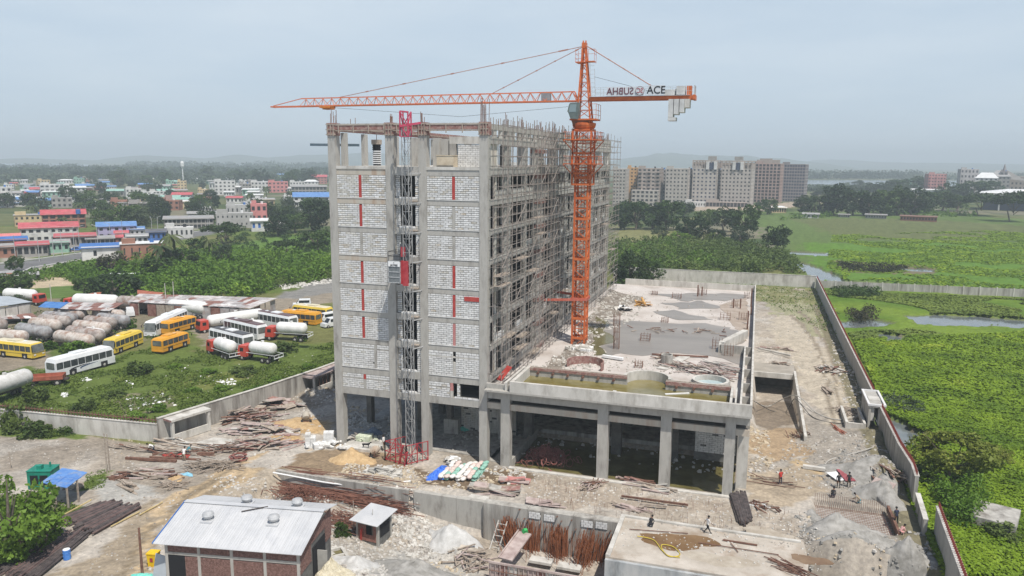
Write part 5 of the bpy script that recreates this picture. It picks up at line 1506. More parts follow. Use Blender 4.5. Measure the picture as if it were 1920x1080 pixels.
far_wood('far_woods', 70, (1500, 352, 1760, 360), (5, 8), lf_grey, 6, 60, 2.2)
far_wood('far_woods', 40, (-30, 328, 110, 336), (10, 16), lf_dark, 7, 70, 4)
# scrub: dense shrubs that nobody could count
def scrub(name, poly, n, m, h=(1.2, 2.6), leaf=.5, per=46, seed=1, cr=(1.0, 2.2), base=True):
 r_ = np.random.default_rng(seed); q = gp(poly); xs = [p[0] for p in q]; ys = [p[1] for p in q]
 P = np.stack([r_.uniform(min(xs), max(xs), n * 8), r_.uniform(min(ys), max(ys), n * 8)], 1)
 P = P[inpoly(P[:, 0], P[:, 1], q)][:n]
 k = len(P); hh = r_.uniform(*h, k) * (.6 + .8 * fbm(P[:, 0] * .08, P[:, 1] * .08, 3, seed)); rr_ = r_.uniform(*cr, k)
 d = r_.normal(size=(k, per, 3)); d /= np.linalg.norm(d, axis=2)[:, :, None]; d[:, :, 2] = np.abs(d[:, :, 2])
 d *= (r_.uniform(.5, 1, (k, per)) ** .5)[:, :, None]
 pts = np.stack([P[:, 0, None] + d[:, :, 0] * rr_[:, None], P[:, 1, None] + d[:, :, 1] * rr_[:, None], d[:, :, 2] * hh[:, None] + .05], 2).reshape(-1, 3)
 V, F = cards(pts, leaf, r_)
 return tag(put(name, np_mesh(name, V, F, m)), kind='stuff')
lf_scrub = leaf_mat('scrub_leaves', (0.07, 0.145, 0.014), (0.22, 0.33, 0.04), (0.13, 0.225, 0.025), 0, .10)
lf_scrub2 = leaf_mat('scrub_leaves_dull', (0.06, 0.10, 0.022), (0.20, 0.22, 0.06), (0.12, 0.17, 0.035), 0, .10)
scrub('scrub', [(225,565),(170,548),(240,510),(290,490),(380,470),(440,478),(530,482),(640,486),(640,515),(570,532),(500,545),(470,562),(330,560)], 900, lf_scrub, (2, 5), .75, 50, 1, (1.4, 3.4))
scrub('scrub', [(440,500),(640,490),(640,520),(560,530),(500,545),(440,560)], 260, lf_scrub2, (1, 2.6), .6, 46, 2, (1.2, 2.4))
scrub('scrub', [(-30,560),(20,535),(120,505),(190,492),(260,500),(250,525),(180,545),(110,520)], 260, lf_scrub, (1, 2.4), .6, 40, 3)
scrub('scrub', [(60,512),(180,492),(205,500),(180,520),(90,522)], 90, lf_scrub, (1.5, 3), .7, 40, 13)
scrub('scrub', [(1150,462),(1240,458),(1330,452),(1420,465),(1470,482),(1505,512),(1400,512),(1240,508),(1150,520)], 700, lf_scrub2, (2, 4.5), .75, 50, 4, (1.4, 3.2))
scrub('scrub', [(1150,470),(1250,462),(1340,470),(1380,500),(1240,506),(1150,515)], 260, lf_scrub, (2, 4), .7, 50, 5, (1.4, 3))
scrub('scrub', [(1450,415),(1700,398),(1830,402),(1830,408),(1700,406),(1520,404)], 90, lf_scrub, (2, 4), .9, 40, 6)
scrub('scrub', [(1560,542),(1640,545),(1650,556),(1580,560)], 60, lf_mid, (.8, 2), .5, 50, 7)
scrub('scrub', [(1590,585),(1640,582),(1640,605),(1600,605)], 30, lf_brown, (.8, 2), .4, 50, 8)
scrub('scrub', [(1640,745),(1700,745),(1730,775),(1680,775)], 26, lf_grey, (.6, 1.3), .35, 50, 9)
scrub('scrub', [(1750,925),(1830,925),(1850,985),(1790,985)], 30, lf_scrub, (1.6, 3.2), .3, 120, 10, (1, 1.6))
scrub('scrub', [(1560,490),(1700,497),(1690,512),(1590,508)], 90, lf_brown, (.4, 1.1), .5, 40, 11)
scrub('scrub', [(0,765),(90,775),(180,800),(120,818),(40,815),(0,800)], 60, lf_mid, (.4, 1.2), .3, 60, 12, (.6, 1.3))
scrub('scrub', [(350,455),(440,440),(640,436),(640,482),(520,480),(430,472)], 120, lf_mid, (1, 3), .7, 40, 14)
scrub('scrub', [(1150,512),(1240,508),(1240,528),(1160,540)], 50, lf_mid, (1.5, 3), .5, 60, 15)
scrub('scrub', [(-30,575),(120,590),(330,600),(360,640),(120,655),(-30,650)], 60, lf_scrub2, (.4, .9), .4, 40, 16, (.6, 1.4))
lf_yard = leaf_mat('yard_bush_leaves', (0.05, 0.085, 0.018), (0.12, 0.165, 0.04))
# single bushes in the yard
bushm = [crown_mesh('foliage', lf_yard, 1, 1, 22, 60, .17, 900 + i, shape='dome', hollow=.2) for i in range(2)]
bushb = [crown_mesh('foliage', lf_bright, 1, 1, 22, 60, .17, 910 + i, shape='dome', hollow=.2) for i in range(2)]
def bush(px, py, wpx, hpx, label, bright=False, cat='bush', group=None):
 p = T(px, py); D = dist(p); o = put('bush', random.choice(bushb if bright else bushm), None, p, random.uniform(0, 6), (wpx * D / F_PX / 2.1, wpx * D / F_PX / 2.1, hpx * D / F_PX * .8))
 return tag(o, label, cat, group)
bush(140, 668, 64, 34, 'large bright bush hiding the ends of two rusty tanks', True)
bush(92, 656, 30, 20, 'smaller bright bush left of the large one by the tanks', True)
bush(68, 752, 52, 36, 'round dark bush near the nose of the big tanker by the boundary wall')
bush(262, 700, 56, 26, 'dark bush alone in the middle of the bus yard grass')
bush(160, 768, 46, 26, 'leafy bush behind the spiked wall in the bus yard')
bush(215, 745, 40, 16, 'low scruffy bush in the yard grass between white rubbish', False)
bush(235, 615, 34, 26, 'bush beside the row of tanks before the white front bus', True)
bush(30, 805, 60, 50, 'leafy bush in front of the boundary wall at the left edge')
bush(70, 815, 56, 28, 'wide leafy bush under the boundary wall at the left')
bush(455, 700, 60, 16, 'low bush in the grass below the two small gas tankers')
bush(525, 660, 66, 24, 'rough bush behind the red cabbed gas tanker by the tower')
bush(560, 600, 44, 24, 'bush beside the parked vans next to the tower')
bush(130, 568, 36, 14, 'creeper bush on top of the blue canopy shed', True)
bush(640, 1003, 34, 32, 'green bush between the metal roofed brick shed and the small hut')
bush(1880, 1010, 60, 30, 'tangled bush at the ruined grey roof in the marsh')
for k, (a, b_, w_, h_) in enumerate([(330,690,30,12),(390,700,34,12),(480,735,40,14),(420,730,36,12),(300,770,40,16),(520,715,34,12),(360,735,36,10),(580,690,30,12),(250,785,44,14),(560,640,30,12)]):
 bush(a, b_, w_, h_, 'low weedy tussock in the yard grass', True, 'tussock', 'weedy tussocks in the yard grass')
# yard and field grass tufts
def tufts(name, poly, n, size, m, seed, z=0.02, hgt=.5):
 r_ = np.random.default_rng(seed); q = gp(poly); xs = [p[0] for p in q]; ys = [p[1] for p in q]
 P = np.stack([r_.uniform(min(xs), max(xs), n * 3), r_.uniform(min(ys), max(ys), n * 3)], 1)
 P = P[inpoly(P[:, 0], P[:, 1], q)]
 keep = fbm(P[:, 0] * .22, P[:, 1] * .22, 4, seed + 50) > .43
 P = P[keep][:n]; Z = hz(P[:, 0], P[:, 1])
 V, F = cards(np.stack([P[:, 0], P[:, 1], Z + r_.uniform(0, hgt, len(P))], 1), size, r_)
 return tag(put(name, np_mesh(name, V, F, m)), kind='stuff')
lf_grass = leaf_mat('grass_blades', (0.09, 0.14, 0.025), (0.21, 0.25, 0.06), (0.14, 0.195, 0.035), 0, .25)
tufts('grass', [(-40,700),(150,690),(330,640),(480,690),(630,640),(630,712),(320,815),(-60,790)], 26000, .32, lf_grass, 1, hgt=.25)
tufts('grass', [(-60,930),(60,930),(150,948),(115,985),(60,1005),(-60,1060)], 3000, .2, lf_grass, 2, hgt=.25)
tufts('grass', [(90,800),(180,800),(170,822),(90,822)], 900, .2, lf_grass, 3)
tufts('grass', [(160,890),(205,878),(195,915),(160,920)], 300, .2, lf_grass, 4, hgt=.15)
tufts('grass', [(1240,530),(1400,535),(1530,545),(1590,640),(1540,620),(1420,560),(1240,545)], 3000, .35, lf_grass, 5)
# ---- water hyacinth on the marsh
lf_hyac = leaf_mat('hyacinth_leaves', (0.09, 0.16, 0.008), (0.31, 0.39, 0.035), (0.20, 0.30, 0.015), 0, .12)
def hyacinth(name, poly, n, size, seed, hgt=.45, m=lf_hyac):
 r_ = np.random.default_rng(seed); q = gp(poly); xs = [p[0] for p in q]; ys = [p[1] for p in q]
 A = np.stack([r_.uniform(min(xs), max(xs), n * 3), r_.uniform(min(ys), max(ys), n * 3)], 1)
 A = A[inpoly(A[:, 0], A[:, 1], q)]
 wx = A[:, 0] + (fbm(A[:, 0] * .4, A[:, 1] * .4, 3, 71) - .5) * 3; wy = A[:, 1] + (fbm(A[:, 0] * .4, A[:, 1] * .4, 3, 81) - .5) * 3
 bad = fbm(A[:, 0] * .05, A[:, 1] * .05, 3, seed + 9) < (.40 if hgt < .4 else .0)
 for pq in POND: bad |= inpoly(wx, wy, pq)
 A = A[~bad][:n]
 Z = hz(A[:, 0], A[:, 1]) + r_.uniform(.05, hgt, len(A)) + .35 * (fbm(A[:, 0] * .9, A[:, 1] * .9, 2, 3) - .5)
 P = np.stack([A[:, 0], A[:, 1], Z], 1)
 N = len(P); a = r_.uniform(0, 6.28, N); tilt = r_.uniform(.0, .7, N); s = size * r_.uniform(.6, 1.3, N) / 2
 ax = np.stack([np.cos(a) * np.cos(tilt), np.sin(a) * np.cos(tilt), np.sin(tilt)], 1); bx = np.stack([-np.sin(a), np.cos(a), np.zeros(N)], 1)
 s = s[:, None]
 V = np.stack([P - ax * s, P + bx * s, P + ax * s, P - bx * s], 1).reshape(-1, 3)
 return tag(put(name, np_mesh(name, V, np.arange(4 * N).reshape(N, 4), m)), kind='stuff')
hyacinth('water_hyacinth', [(1600,640),(1700,632),(1960,622),(1960,780),(1660,770)], 85000, .46, 1)
hyacinth('water_hyacinth', [(1650,760),(1960,760),(1960,1110),(1780,1110),(1690,900)], 95000, .31, 2)
hyacinth('water_hyacinth', [(1545,545),(1960,560),(1960,640),(1600,640)], 30000, .55, 3, .3, leaf_mat('marsh_grass', (0.12, 0.17, 0.03), (0.27, 0.31, 0.08), (0.18, 0.24, 0.04), 0, .06))
hyacinth('water_hyacinth', [(1560,440),(1960,430),(1960,552),(1545,535)], 30000, .8, 4, .2)
tree(1788, 905, 140, 80, 'lime', 'yellow green shrub tree growing out of the water hyacinth')
tree(1856, 880, 60, 40, 'lime', 'small yellow green shrub right of the larger one in the hyacinth')
tree(22, 1050, 128, 150, 'bright', 'big bright green tree at the lower left edge beside the pipe stacks')
tree(78, 1030, 84, 84, 'bright', 'smaller bright tree between the blue shelter and the lower pipe stack')
tree(-6, 985, 70, 70, 'bright', 'bright green tree cut by the left edge above the pipe stacks')
bush(20, 1055, 60, 38, 'bright bush beneath the big tree at the lower left corner', True)
# ---------------------------------------------------------------- vehicles in the bus yard
def paint(name, c, r=.4): return mat(name, c, tuple(min(1, x * 1.1 + .01) for x in c), .8, r, c3=tuple(x * .6 + .06 for x in c), scale3=.7, amt3=.35, spec=.4)
bus_white = paint('bus_white', (0.68, 0.69, 0.70)); bus_yellow = paint('bus_yellow', (0.66, 0.47, 0.05)); bus_orange = paint('bus_orange', (0.64, 0.30, 0.02))
cab_red = paint('cab_red', (0.50, 0.06, 0.035)); tank_white = paint('tank_white', (0.68, 0.67, 0.65)); roof_dark = paint('bus_roof_dark', (0.055, 0.05, 0.052))
roof_cream = paint('bus_roof_pale', (0.62, 0.55, 0.38)); roof_maroon = paint('bus_roof_maroon', (0.11, 0.06, 0.06))
tank_rust = mat('tank_rusty', (0.24, 0.20, 0.18), (0.46, 0.42, 0.39), 1.1, .75, c3=(0.22, 0.11, 0.07), scale3=.8, amt3=.8)
tank_grey = mat('tank_grey', (0.22, 0.22, 0.225), (0.40, 0.40, 0.40), .8, .65, c3=(0.16, 0.10, 0.08), scale3=.9, amt3=.7)
tank_pale = mat('tank_pale_rust', (0.42, 0.36, 0.31), (0.58, 0.54, 0.50), 1.4, .75, c3=(0.26, 0.13, 0.08), scale3=1.0, amt3=.8)
chassis_m = mat('chassis', (0.04, 0.035, 0.032), (0.09, 0.07, 0.06), 2, .8)
hub_m = mat('wheel_rim', (0.38, 0.36, 0.33), (0.5, 0.48, 0.45), 4, .6)
stripe_b = mat('stripe_dark_blue', (0.03, 0.06, 0.14), None, rough=.4); stripe_g = mat('stripe_green', (0.03, 0.20, 0.09), None, rough=.4); stripe_k = mat('stripe_dark', (0.03, 0.03, 0.04), None, rough=.4)
tyre_me = MB().lathe((0, 0, 0), [(.3, -.14), (.46, -.15), (.5, -.1), (.5, .1), (.46, .15), (.3, .14)], 14, 'y').mesh('tyre', rubber)
rim_me = MB().lathe((0, 0, 0), [(.08, -.16), (.3, -.13), (.3, .13), (.08, .16)], 10, 'y').mesh('rim', hub_m)
def wheel(parent, x, y, r=.5):
 w_ = put('wheel', tyre_me, parent, (x, y, r), None, (r / .5, 1, r / .5)); put('rim', rim_me, w_)
 return w_
def bus(name, label, A, B, body, roofm, L=None, W=2.45, H=3.1, style='', front_at='B', far=True, band=(1.35, 2.35), group='buses parked in the yard', skirt=None):
 # A, B: ground sight points of the two ends of the side that faces the camera
 a = G(*A, .3); b_ = G(*B, .3); d = (b_ - a); d.z = 0; LL = L or d.length; d.normalize()
 if front_at == 'A': d = -d; a, b_ = b_, a
 mid = (a + b_) / 2 if L is None else (a + d * LL / 2)
 if L is not None and front_at == 'A': mid = b_ - d * LL / 2
 nrm = Vector((-d.y, d.x, 0))
 if (mid - CAM).dot(nrm) < 0: nrm = -nrm     # away from the camera
 c = mid + nrm * W / 2; ang = math.atan2(d.y, d.x)
 t = thing(name, label, 'bus', (c.x, c.y, hz1(c.x, c.y)), ang, group)
 h = LL / 2; w_ = W / 2; b0, b1 = band
 m = MB()
 # lower body, pillars, roof shell
 m.hexa([(-h, -w_, .38), (h - .12, -w_, .38), (h - .12, w_, .38), (-h, w_, .38), (-h, -w_, b0), (h, -w_, b0), (h, w_, b0), (-h, w_, b0)])
 m.hexa([(-h + .05, -w_ + .03, b1), (h - .25, -w_ + .03, b1), (h - .25, w_ - .03, b1), (-h + .05, w_ - .03, b1), (-h + .25, -w_ + .22, H - .12), (h - .6, -w_ + .22, H - .12), (h - .6, w_ - .22, H - .12), (-h + .25, w_ - .22, H - .12)])
 n = max(5, int(LL / 1.25))
 for i in range(n + 1):
  x = -h + .1 + (LL - .5) * i / n
  pw = .025 if 0 < i < n else .12
  for s in (-1, 1): m.box(x - pw, s * (w_ - .05) - .03, b0, x + pw, s * (w_ - .05) + .03, b1)
 m.box(-h + .02, -w_ + .05, b0, -h + .1, -w_ + .3, b1).box(-h + .02, w_ - .3, b0, -h + .1, w_ - .05, b1)
 m.build('body', body, t)
 MB().box(-h + .15, -w_ + .09, b0 - .02, h - .22, w_ - .09, b1 + .03).build('window_band', glass_d, t)
 pm = MB().box(.08, -.01, 0, (LL - .5) / n - .08, .01, b1 - b0 - .1).mesh('window', mat('bus_window', (0.035, 0.04, 0.045), (0.08, 0.09, 0.095), 1.5, .15, spec=.6))
 for i in range(n):
  for s in (-1, 1): put('window', pm, t, (-h + .1 + (LL - .5) * i / n, s * (w_ - .07), b0 + .05))
 MB().hexa([(h - .1, -w_ + .15, b0 - .15), (h + .02, -w_ + .15, b0 - .15), (h + .02, w_ - .15, b0 - .15), (h - .1, w_ - .15, b0 - .15), (h - .4, -w_ + .2, b1 + .25), (h - .24, -w_ + .2, b1 + .25), (h - .24, w_ - .2, b1 + .25), (h - .4, w_ - .2, b1 + .25)]).build('windscreen', mat('windscreen', (0.09, 0.10, 0.10), (0.18, 0.19, 0.18), 1.2, .2, spec=.6), t)
 MB().box(-h - .02, -w_ + .35, b0 + .1, -h + .03, w_ - .35, b1 - .05).build('rear_window', MATS['windscreen'], t)
 MB().hexa([(-h + .25, -w_ + .24, H - .12), (h - .62, -w_ + .24, H - .12), (h - .62, w_ - .24, H - .12), (-h + .25, w_ - .24, H - .12), (-h + .5, -w_ + .5, H), (h - 1, -w_ + .5, H), (h - 1, w_ - .5, H), (-h + .5, w_ - .5, H)]).build('roof', roofm, t)
 MB().box(-1.6, -.75, H - .02, .6, .75, H + .16).build('roof_unit', roofm if style != 'coach' else bus_white, t)
 MB().box(h - 3.2, -.3, H, h - 2.6, .3, H + .1).build('hatch', bus_white, t)
 for x in (-h + LL * .27, h - LL * .2 if style != 'coach' else h - 2.6):
  for s in (-1, 1): wheel(t, x, s * (w_ - .1))
  MB().box(x - .62, -w_ - .012, .38, x + .62, -w_ + .02, 1.08).box(x - .62, w_ - .02, .38, x + .62, w_ + .012, 1.08).build('wheel_arch', dark, t)
 for s in (-1, 1):
  MB().box(h + .0, s * .8 - .2, .8, h + .03, s * .8 + .2, 1.0).build('headlight', bus_white, t)
  MB().bar((h - .2, s * w_, b1 + .2), (h + .25, s * (w_ + .22), b1 - .1), .06).box(h + .18, s * (w_ + .22) - .06, b1 - .5, h + .28, s * (w_ + .22) + .06, b1 - .1).build('mirror', dark, t)
 MB().box(h - .02, -w_ + .1, .38, h + .06, w_ - .1, .62).box(-h - .05, -w_ + .1, .38, -h, w_ - .1, .62).build('bumper', skirt or body, t)
 if style == 'coach_swoosh':
  for s in (-1, 1):
   for (cx, r, k, mm) in ((-h + 3.4, 1.3, 1.0, stripe_k), (-h + 4.8, .95, .8, stripe_b)):
    mb = MB(); pts = []
    for i in range(16):
     f = i / 15; a = math.radians(245 - 150 * f); x = cx + r * math.cos(a) + f ** 2 * 2.6; z = .82 + .55 * k * (math.sin(a) + 1) * .52
     pts.append((x, z))
    for i in range(15):
     th = .1 * math.sin(PI * (i + .5) / 15) + .015
     (x0, z0), (x1, z1) = pts[i], pts[i + 1]; y = s * (w_ + .006)
     mb.quad((x0, y, z0 - th), (x1, y, z1 - th), (x1, y, z1 + th), (x0, y, z0 + th))
    mb.build('stripe', mm, t)
 if style == 'coach_green':
  for s in (-1, 1):
   y = s * (w_ + .006)
   MB().quad((-h + 1.0, y, .75), (-h + 1.9, y, .75), (-h + 2.5, y, 1.3), (-h + 1.5, y, 1.3)).quad((-h + 2.2, y, .75), (-h + 2.7, y, .75), (-h + 3.3, y, 1.3), (-h + 2.8, y, 1.3)).build('stripe', stripe_g, t)
 if style == 'school':
  for s in (-1, 1): MB().box(-h + .1, s * (w_ + .004) - .004, .95, h - .3, s * (w_ + .004) + .004, 1.01).build('stripe', stripe_k, t)
 return t
bus('coach_bus', 'big white coach with dark swoosh stripes parked next to the rusty red truck bed', (106, 710), (217, 680), bus_white, bus_white, style='coach_swoosh', H=3.3, band=(1.5, 2.6))
bus('school_bus', 'yellow bus with a cream roof at the left edge of the yard', (-14, 664), (62, 673), bus_yellow, roof_cream, style='school', H=2.9)
bus('school_bus', 'yellow bus with a broken side behind the white swoosh coach', (216, 664), (269, 643), bus_yellow, bus_yellow, front_at='A', style='school', H=2.9)
bus('school_bus', 'orange bus beside the front of the white grey coach, farther of the two', (318, 627), (371, 612), bus_orange, bus_orange, style='school', H=2.8)
bus('school_bus', 'orange bus alone on the grass, nearest of the orange ones', (306, 662), (357, 645), bus_orange, bus_orange, style='school', H=2.8)
bus('coach_bus', 'white coach facing the camera beside the farther orange bus', (293, 630), (353, 602), bus_white, bus_white, front_at='A', style='coach', H=3.2, band=(1.4, 2.6))
bus('coach_bus', 'white coach with dark roof nearest to the two small gas tankers', (391, 640), (466, 660), bus_white, roof_dark, front_at='A', style='coach', H=3.2, L=11.2, band=(1.4, 2.6))
bus('coach_bus', 'white coach with dark roof and green slashes at its rear', (418, 622), (504, 643), bus_white, roof_maroon, front_at='A', style='coach_green', H=3.2, L=11.5, band=(1.4, 2.6))
bus('coach_bus', 'white coach with maroon roof behind the rusty chassis gas tanker', (476, 606), (560, 622), bus_white, roof_maroon, front_at='A', style='coach', H=3.2, L=11.0, band=(1.4, 2.6))
bus('school_bus', 'orange bus seen from its rear quarter near the tower', (524, 603), (588, 609), bus_orange, bus_orange, style='school', H=2.9, front_at='A', L=9)
bus('school_bus', 'pale yellow bus half hidden behind the orange bus near the tower', (547, 592), (614, 600), bus_yellow, roof_cream, style='school', H=2.9, front_at='A', L=9.5)
def small_van(label, px, py, ang, m=None, L=4.2):
 p = T(px, py); t = thing('van', label, 'van', p, ang)
 MB().hexa([(-L/2, -.85, .3), (L/2, -.85, .3), (L/2, .85, .3), (-L/2, .85, .3), (-L/2, -.85, 1.1), (L/2 - .1, -.85, 1.0), (L/2 - .1, .85, 1.0), (-L/2, .85, 1.1)]).hexa([(-L/2, -.84, 1.1), (L/2 - .9, -.84, 1.05), (L/2 - .9, .84, 1.05), (-L/2, .84, 1.1), (-L/2 + .15, -.7, 1.95), (L/2 - 1.6, -.7, 1.95), (L/2 - 1.6, .7, 1.95), (-L/2 + .15, .7, 1.95)]).build('body', m or bus_white, t)
 MB().box(-L/2 + .3, -.83, 1.15, L/2 - 1.5, .83, 1.75).build('window_band', glass_d, t)
 MB().hexa([(L/2 - .92, -.7, 1.1), (L/2 - .86, -.7, 1.1), (L/2 - .86, .7, 1.1), (L/2 - .92, .7, 1.1), (L/2 - 1.55, -.6, 1.85), (L/2 - 1.5, -.6, 1.85), (L/2 - 1.5, .6, 1.85), (L/2 - 1.55, .6, 1.85)]).build('windscreen', glass_d, t)
 for x in (-L/2 + .8, L/2 - .8):
  for s in (-1, 1): wheel(t, x, s * .8, .32)
 return t
small_van('small white van parked among the rusty tanks', 244, 592, 2.4)
small_van('white van half hidden by the left edge of the tower', 613, 603, -2.0, L=5)
small_van('white van nearest the tower corner, cut off by it', 624, 612, -2.0, L=5)
small_van('white van behind the pale yellow bus', 566, 576, -2.6)
def tank_mb(L, r, n=16):
 h = L / 2; return MB().lathe((0, 0, 0), [(0.02, -h), (r * .5, -h + .08 * r), (r * .85, -h + .3 * r), (r, -h + .62 * r), (r, h - .62 * r), (r * .85, h - .3 * r), (r * .5, h - .08 * r), (0.02, h)], n, 'x')
def tanker(label, A, B, dia=2.2, m=None, cab=None, zc=2.1, front_at='A', group=None, L=None, wheels=True, name='tank_truck', gas=False):
 # A, B: sight points of the two ends of the tank's axis
 a = G(*A, zc); b_ = G(*B, zc); d = b_ - a; LL = L or d.length; d.z = 0; d.normalize(); mid = (a + b_) / 2
 if front_at == 'A': d = -d
 ang = math.atan2(d.y, d.x)
 t = thing(name, label, 'tank truck' if cab else 'tank', (mid.x, mid.y, hz1(mid.x, mid.y)), ang, group)
 o = tank_mb(LL, dia / 2).build('tank', m or tank_white, t, smooth=True, loc=(0, 0, zc))
 for x in np.linspace(-LL * .32, LL * .32, 4): MB().lathe((x, 0, 0), [(dia / 2 + .02, -.05), (dia / 2 + .02, .05)], 16, 'x').build('band', m or tank_white, o)
 MB().cyl((0, 0, dia / 2 - .05), (0, 0, dia / 2 + .25), .28, 10).build('manhole', m or tank_white, o)
 zb = zc - dia / 2
 MB().bar((-LL/2, -.5, zb - .02), (LL/2, -.5, zb - .02), .14, .26).bar((-LL/2, .5, zb - .02), (LL/2, .5, zb - .02), .14, .26).build('chassis', chassis_m, t)
 if wheels:
  xs = (-LL/2 + .8, -LL/2 + 2.0) if LL > 5 else (-LL/2 + 1.0,)
  for x in xs:
   for s in (-1, 1): wheel(t, x, s * 1.0)
 if gas:
  r_ = MB()
  for s in (-1, 1): r_.bar((-LL/2 - .7, s * 1.15, zb + .25), (LL/2, s * 1.15, zb + .25), .07)
  r_.bar((-LL/2 - .7, -1.15, zb + .25), (-LL/2 - .7, 1.15, zb + .25), .08).bar((-LL/2 - .7, -1.15, zb - .3), (-LL/2 - .7, 1.15, zb - .3), .12)
  for s in (-1, 0, 1): r_.bar((-LL/2 - .7, s * 1.1, zb - .3), (-LL/2 - .7, s * 1.1, zb + .25), .06)
  r_.build('guard_rail', bus_white, t)
  MB().box(-LL/2 + .5, -1.15, zb - .6, LL/2 - .8, -.7, zb - .05).build('side_box', chassis_m, t)
 if cab:
  x0 = LL/2 + .15
  MB().bar((LL/2, -.5, .75), (LL/2 + 2.1, -.5, .75), .14, .26).bar((LL/2, .5, .75), (LL/2 + 2.1, .5, .75), .14, .26).build('front_frame', chassis_m, t)
  c = MB().box(x0, -1.15, .75, x0 + 1.75, 1.15, 1.6).hexa([(x0, -1.15, 1.6), (x0 + 1.75, -1.15, 1.6), (x0 + 1.75, 1.15, 1.6), (x0, 1.15, 1.6), (x0, -1.1, 2.65), (x0 + 1.55, -1.1, 2.65), (x0 + 1.55, 1.1, 2.65), (x0, 1.1, 2.65)])
  co = c.build('cab', cab, t)
  MB().box(x0 + .5, -1.165, 1.65, x0 + 1.25, 1.165, 2.3).build('side_window', glass_d, co)
  MB().hexa([(x0 + 1.74, -.95, 1.68), (x0 + 1.78, -.95, 1.68), (x0 + 1.78, .95, 1.68), (x0 + 1.74, .95, 1.68), (x0 + 1.58, -.92, 2.45), (x0 + 1.64, -.92, 2.45), (x0 + 1.64, .92, 2.45), (x0 + 1.58, .92, 2.45)]).build('windscreen', glass_d, co)
  MB().box(x0 + 1.72, -1.1, .5, x0 + 1.9, 1.1, .8).build('bumper', chassis_m, t)
  for s in (-1, 1): wheel(t, x0 + .9, s * 1.0)
 return t
TG = 'rusty tanks parked in rows at the left of the yard'
for (A, B, m_, lab) in [
 ((-12, 628), (50, 632), tank_pale, 'pale rusty tank at the left edge beside the yellow bus'),
 ((34, 615), (92, 624), tank_grey, 'dark grey tank with a pale end, second row from the yellow bus'),
 ((58, 605), (112, 611), tank_pale, 'pale streaked tank behind the dark grey one'),
 ((74, 599), (130, 604), tank_rust, 'dull tank in the middle of the left tank rows'),
 ((82, 593), (142, 598), tank_grey, 'grey tank near the back of the left tank rows'),
 ((104, 586), (160, 591), tank_rust, 'rearmost tank of the left rows beside the green creepers'),
 ((140, 609), (204, 616), tank_pale, 'pale peeling tank in the centre of the tank rows'),
 ((160, 601), (216, 606), tank_rust, 'rusty tank behind the pale peeling one in the centre'),
 ((176, 588), (232, 592), tank_pale, 'pinkish rusty tank at the upper right of the rows'),
 ((184, 596), (240, 602), tank_grey, 'grey tank with a bright rounded end by the small white van'),
 ((128, 620), (192, 630), tank_rust, 'brown tank just behind the front tank by the bright bush'),
 ((106, 630), (172, 641), tank_pale, 'front tank of the rows with a rust stained end above the bright bush'),
 ((-14, 606), (8, 609), tank_rust, 'tank cut by the left edge beside broken white frames')]:
 tanker(lab, A, B, 2.3, m_, None, 1.75, group=TG, name='rusty_tank')
tanker('white topped tank lying right of the brown tanks', (160, 620), (192, 625), 1.9, tank_white, None, 1.3, name='rusty_tank', group=TG, wheels=False)
tanker('long rust brown tank at the back of the yard before the patched shed', (222, 565), (276, 569), 2.9, tank_rust, None, 2.1, name='rusty_tank')
tanker('long clean white tank with a red cab behind the patched roof shed', (152, 562), (207, 564), 2.9, tank_white, cab_red, 2.3, L=11)
tanker('white tank pair with a red cab at the far left of the yard', (62, 553), (14, 550), 2.6, tank_white, cab_red, 2.3, L=9)
tanker('white tanker with red cab beside the two tall posts', (322, 572), (382, 577), 2.7, tank_white, cab_red, 2.4, L=10)
tanker('short white tanker with red cab at the front corner of the long patched shed', (411, 578), (447, 580), 2.0, tank_white, cab_red, 2.2)
tanker('long bright white tank trailer in front of the long patched shed', (410, 599), (473, 590), 2.4, tank_white, cab_red, 2.2, L=12)
tanker('white gas tanker with red cab and rusty chassis beside the green slashed coach', (528, 614), (566, 616), 2.2, tank_white, cab_red, 2.5, gas=True, L=6.2)
tanker('small gas tanker seen from the rear with white guard rails', (410, 642), (434, 650), 2.2, tank_white, cab_red, 2.3, gas=True, L=5.6)
tanker('small gas tanker with red cab and lettered tank nearest the camera', (474, 649), (512, 654), 2.1, tank_white, cab_red, 2.4, gas=True, L=5.4)
tanker('short white tank truck between the dark roofed coaches', (456, 606), (492, 610), 1.9, tank_white, cab_red, 2.2, L=5)
tanker('big weathered white tanker cut off by the left edge above the boundary wall', (-40, 732), (56, 703), 2.5, mat('tank_offwhite', (0.52, 0.51, 0.49), (0.66, 0.65, 0.63), .8, .6, c3=(.36, .34, .3), scale3=.5), None, 2.6, name='tank_trailer')
# rusty red truck bed
p = T(86, 722); t = thing('truck_bed', 'rusty red open truck bed between the big tanker and the white coach', 'truck', p, .62)
red_rust = mat('red_rust', (0.26, 0.075, 0.045), (0.40, 0.13, 0.08), 1.5, .8)
MB().box(-2.6, -1.1, 1.0, 2.6, 1.1, 1.12).build('floor', red_rust, t)
for s in (-1.1, 1.04): MB().box(-2.6, s, 1.12, 2.6, s + .06, 1.6).build('side_board', red_rust, t)
for s in (-2.6, 2.54): MB().box(s, -1.04, 1.12, s + .06, 1.04, 1.6).build('end_board', red_rust, t)
MB().box(-3.0, -.5, .7, 3.2, .5, .95).build('chassis', chassis_m, t)
for x in (-1.6, 1.8):
 for s in (-1, 1): wheel(t, x, s * .95)
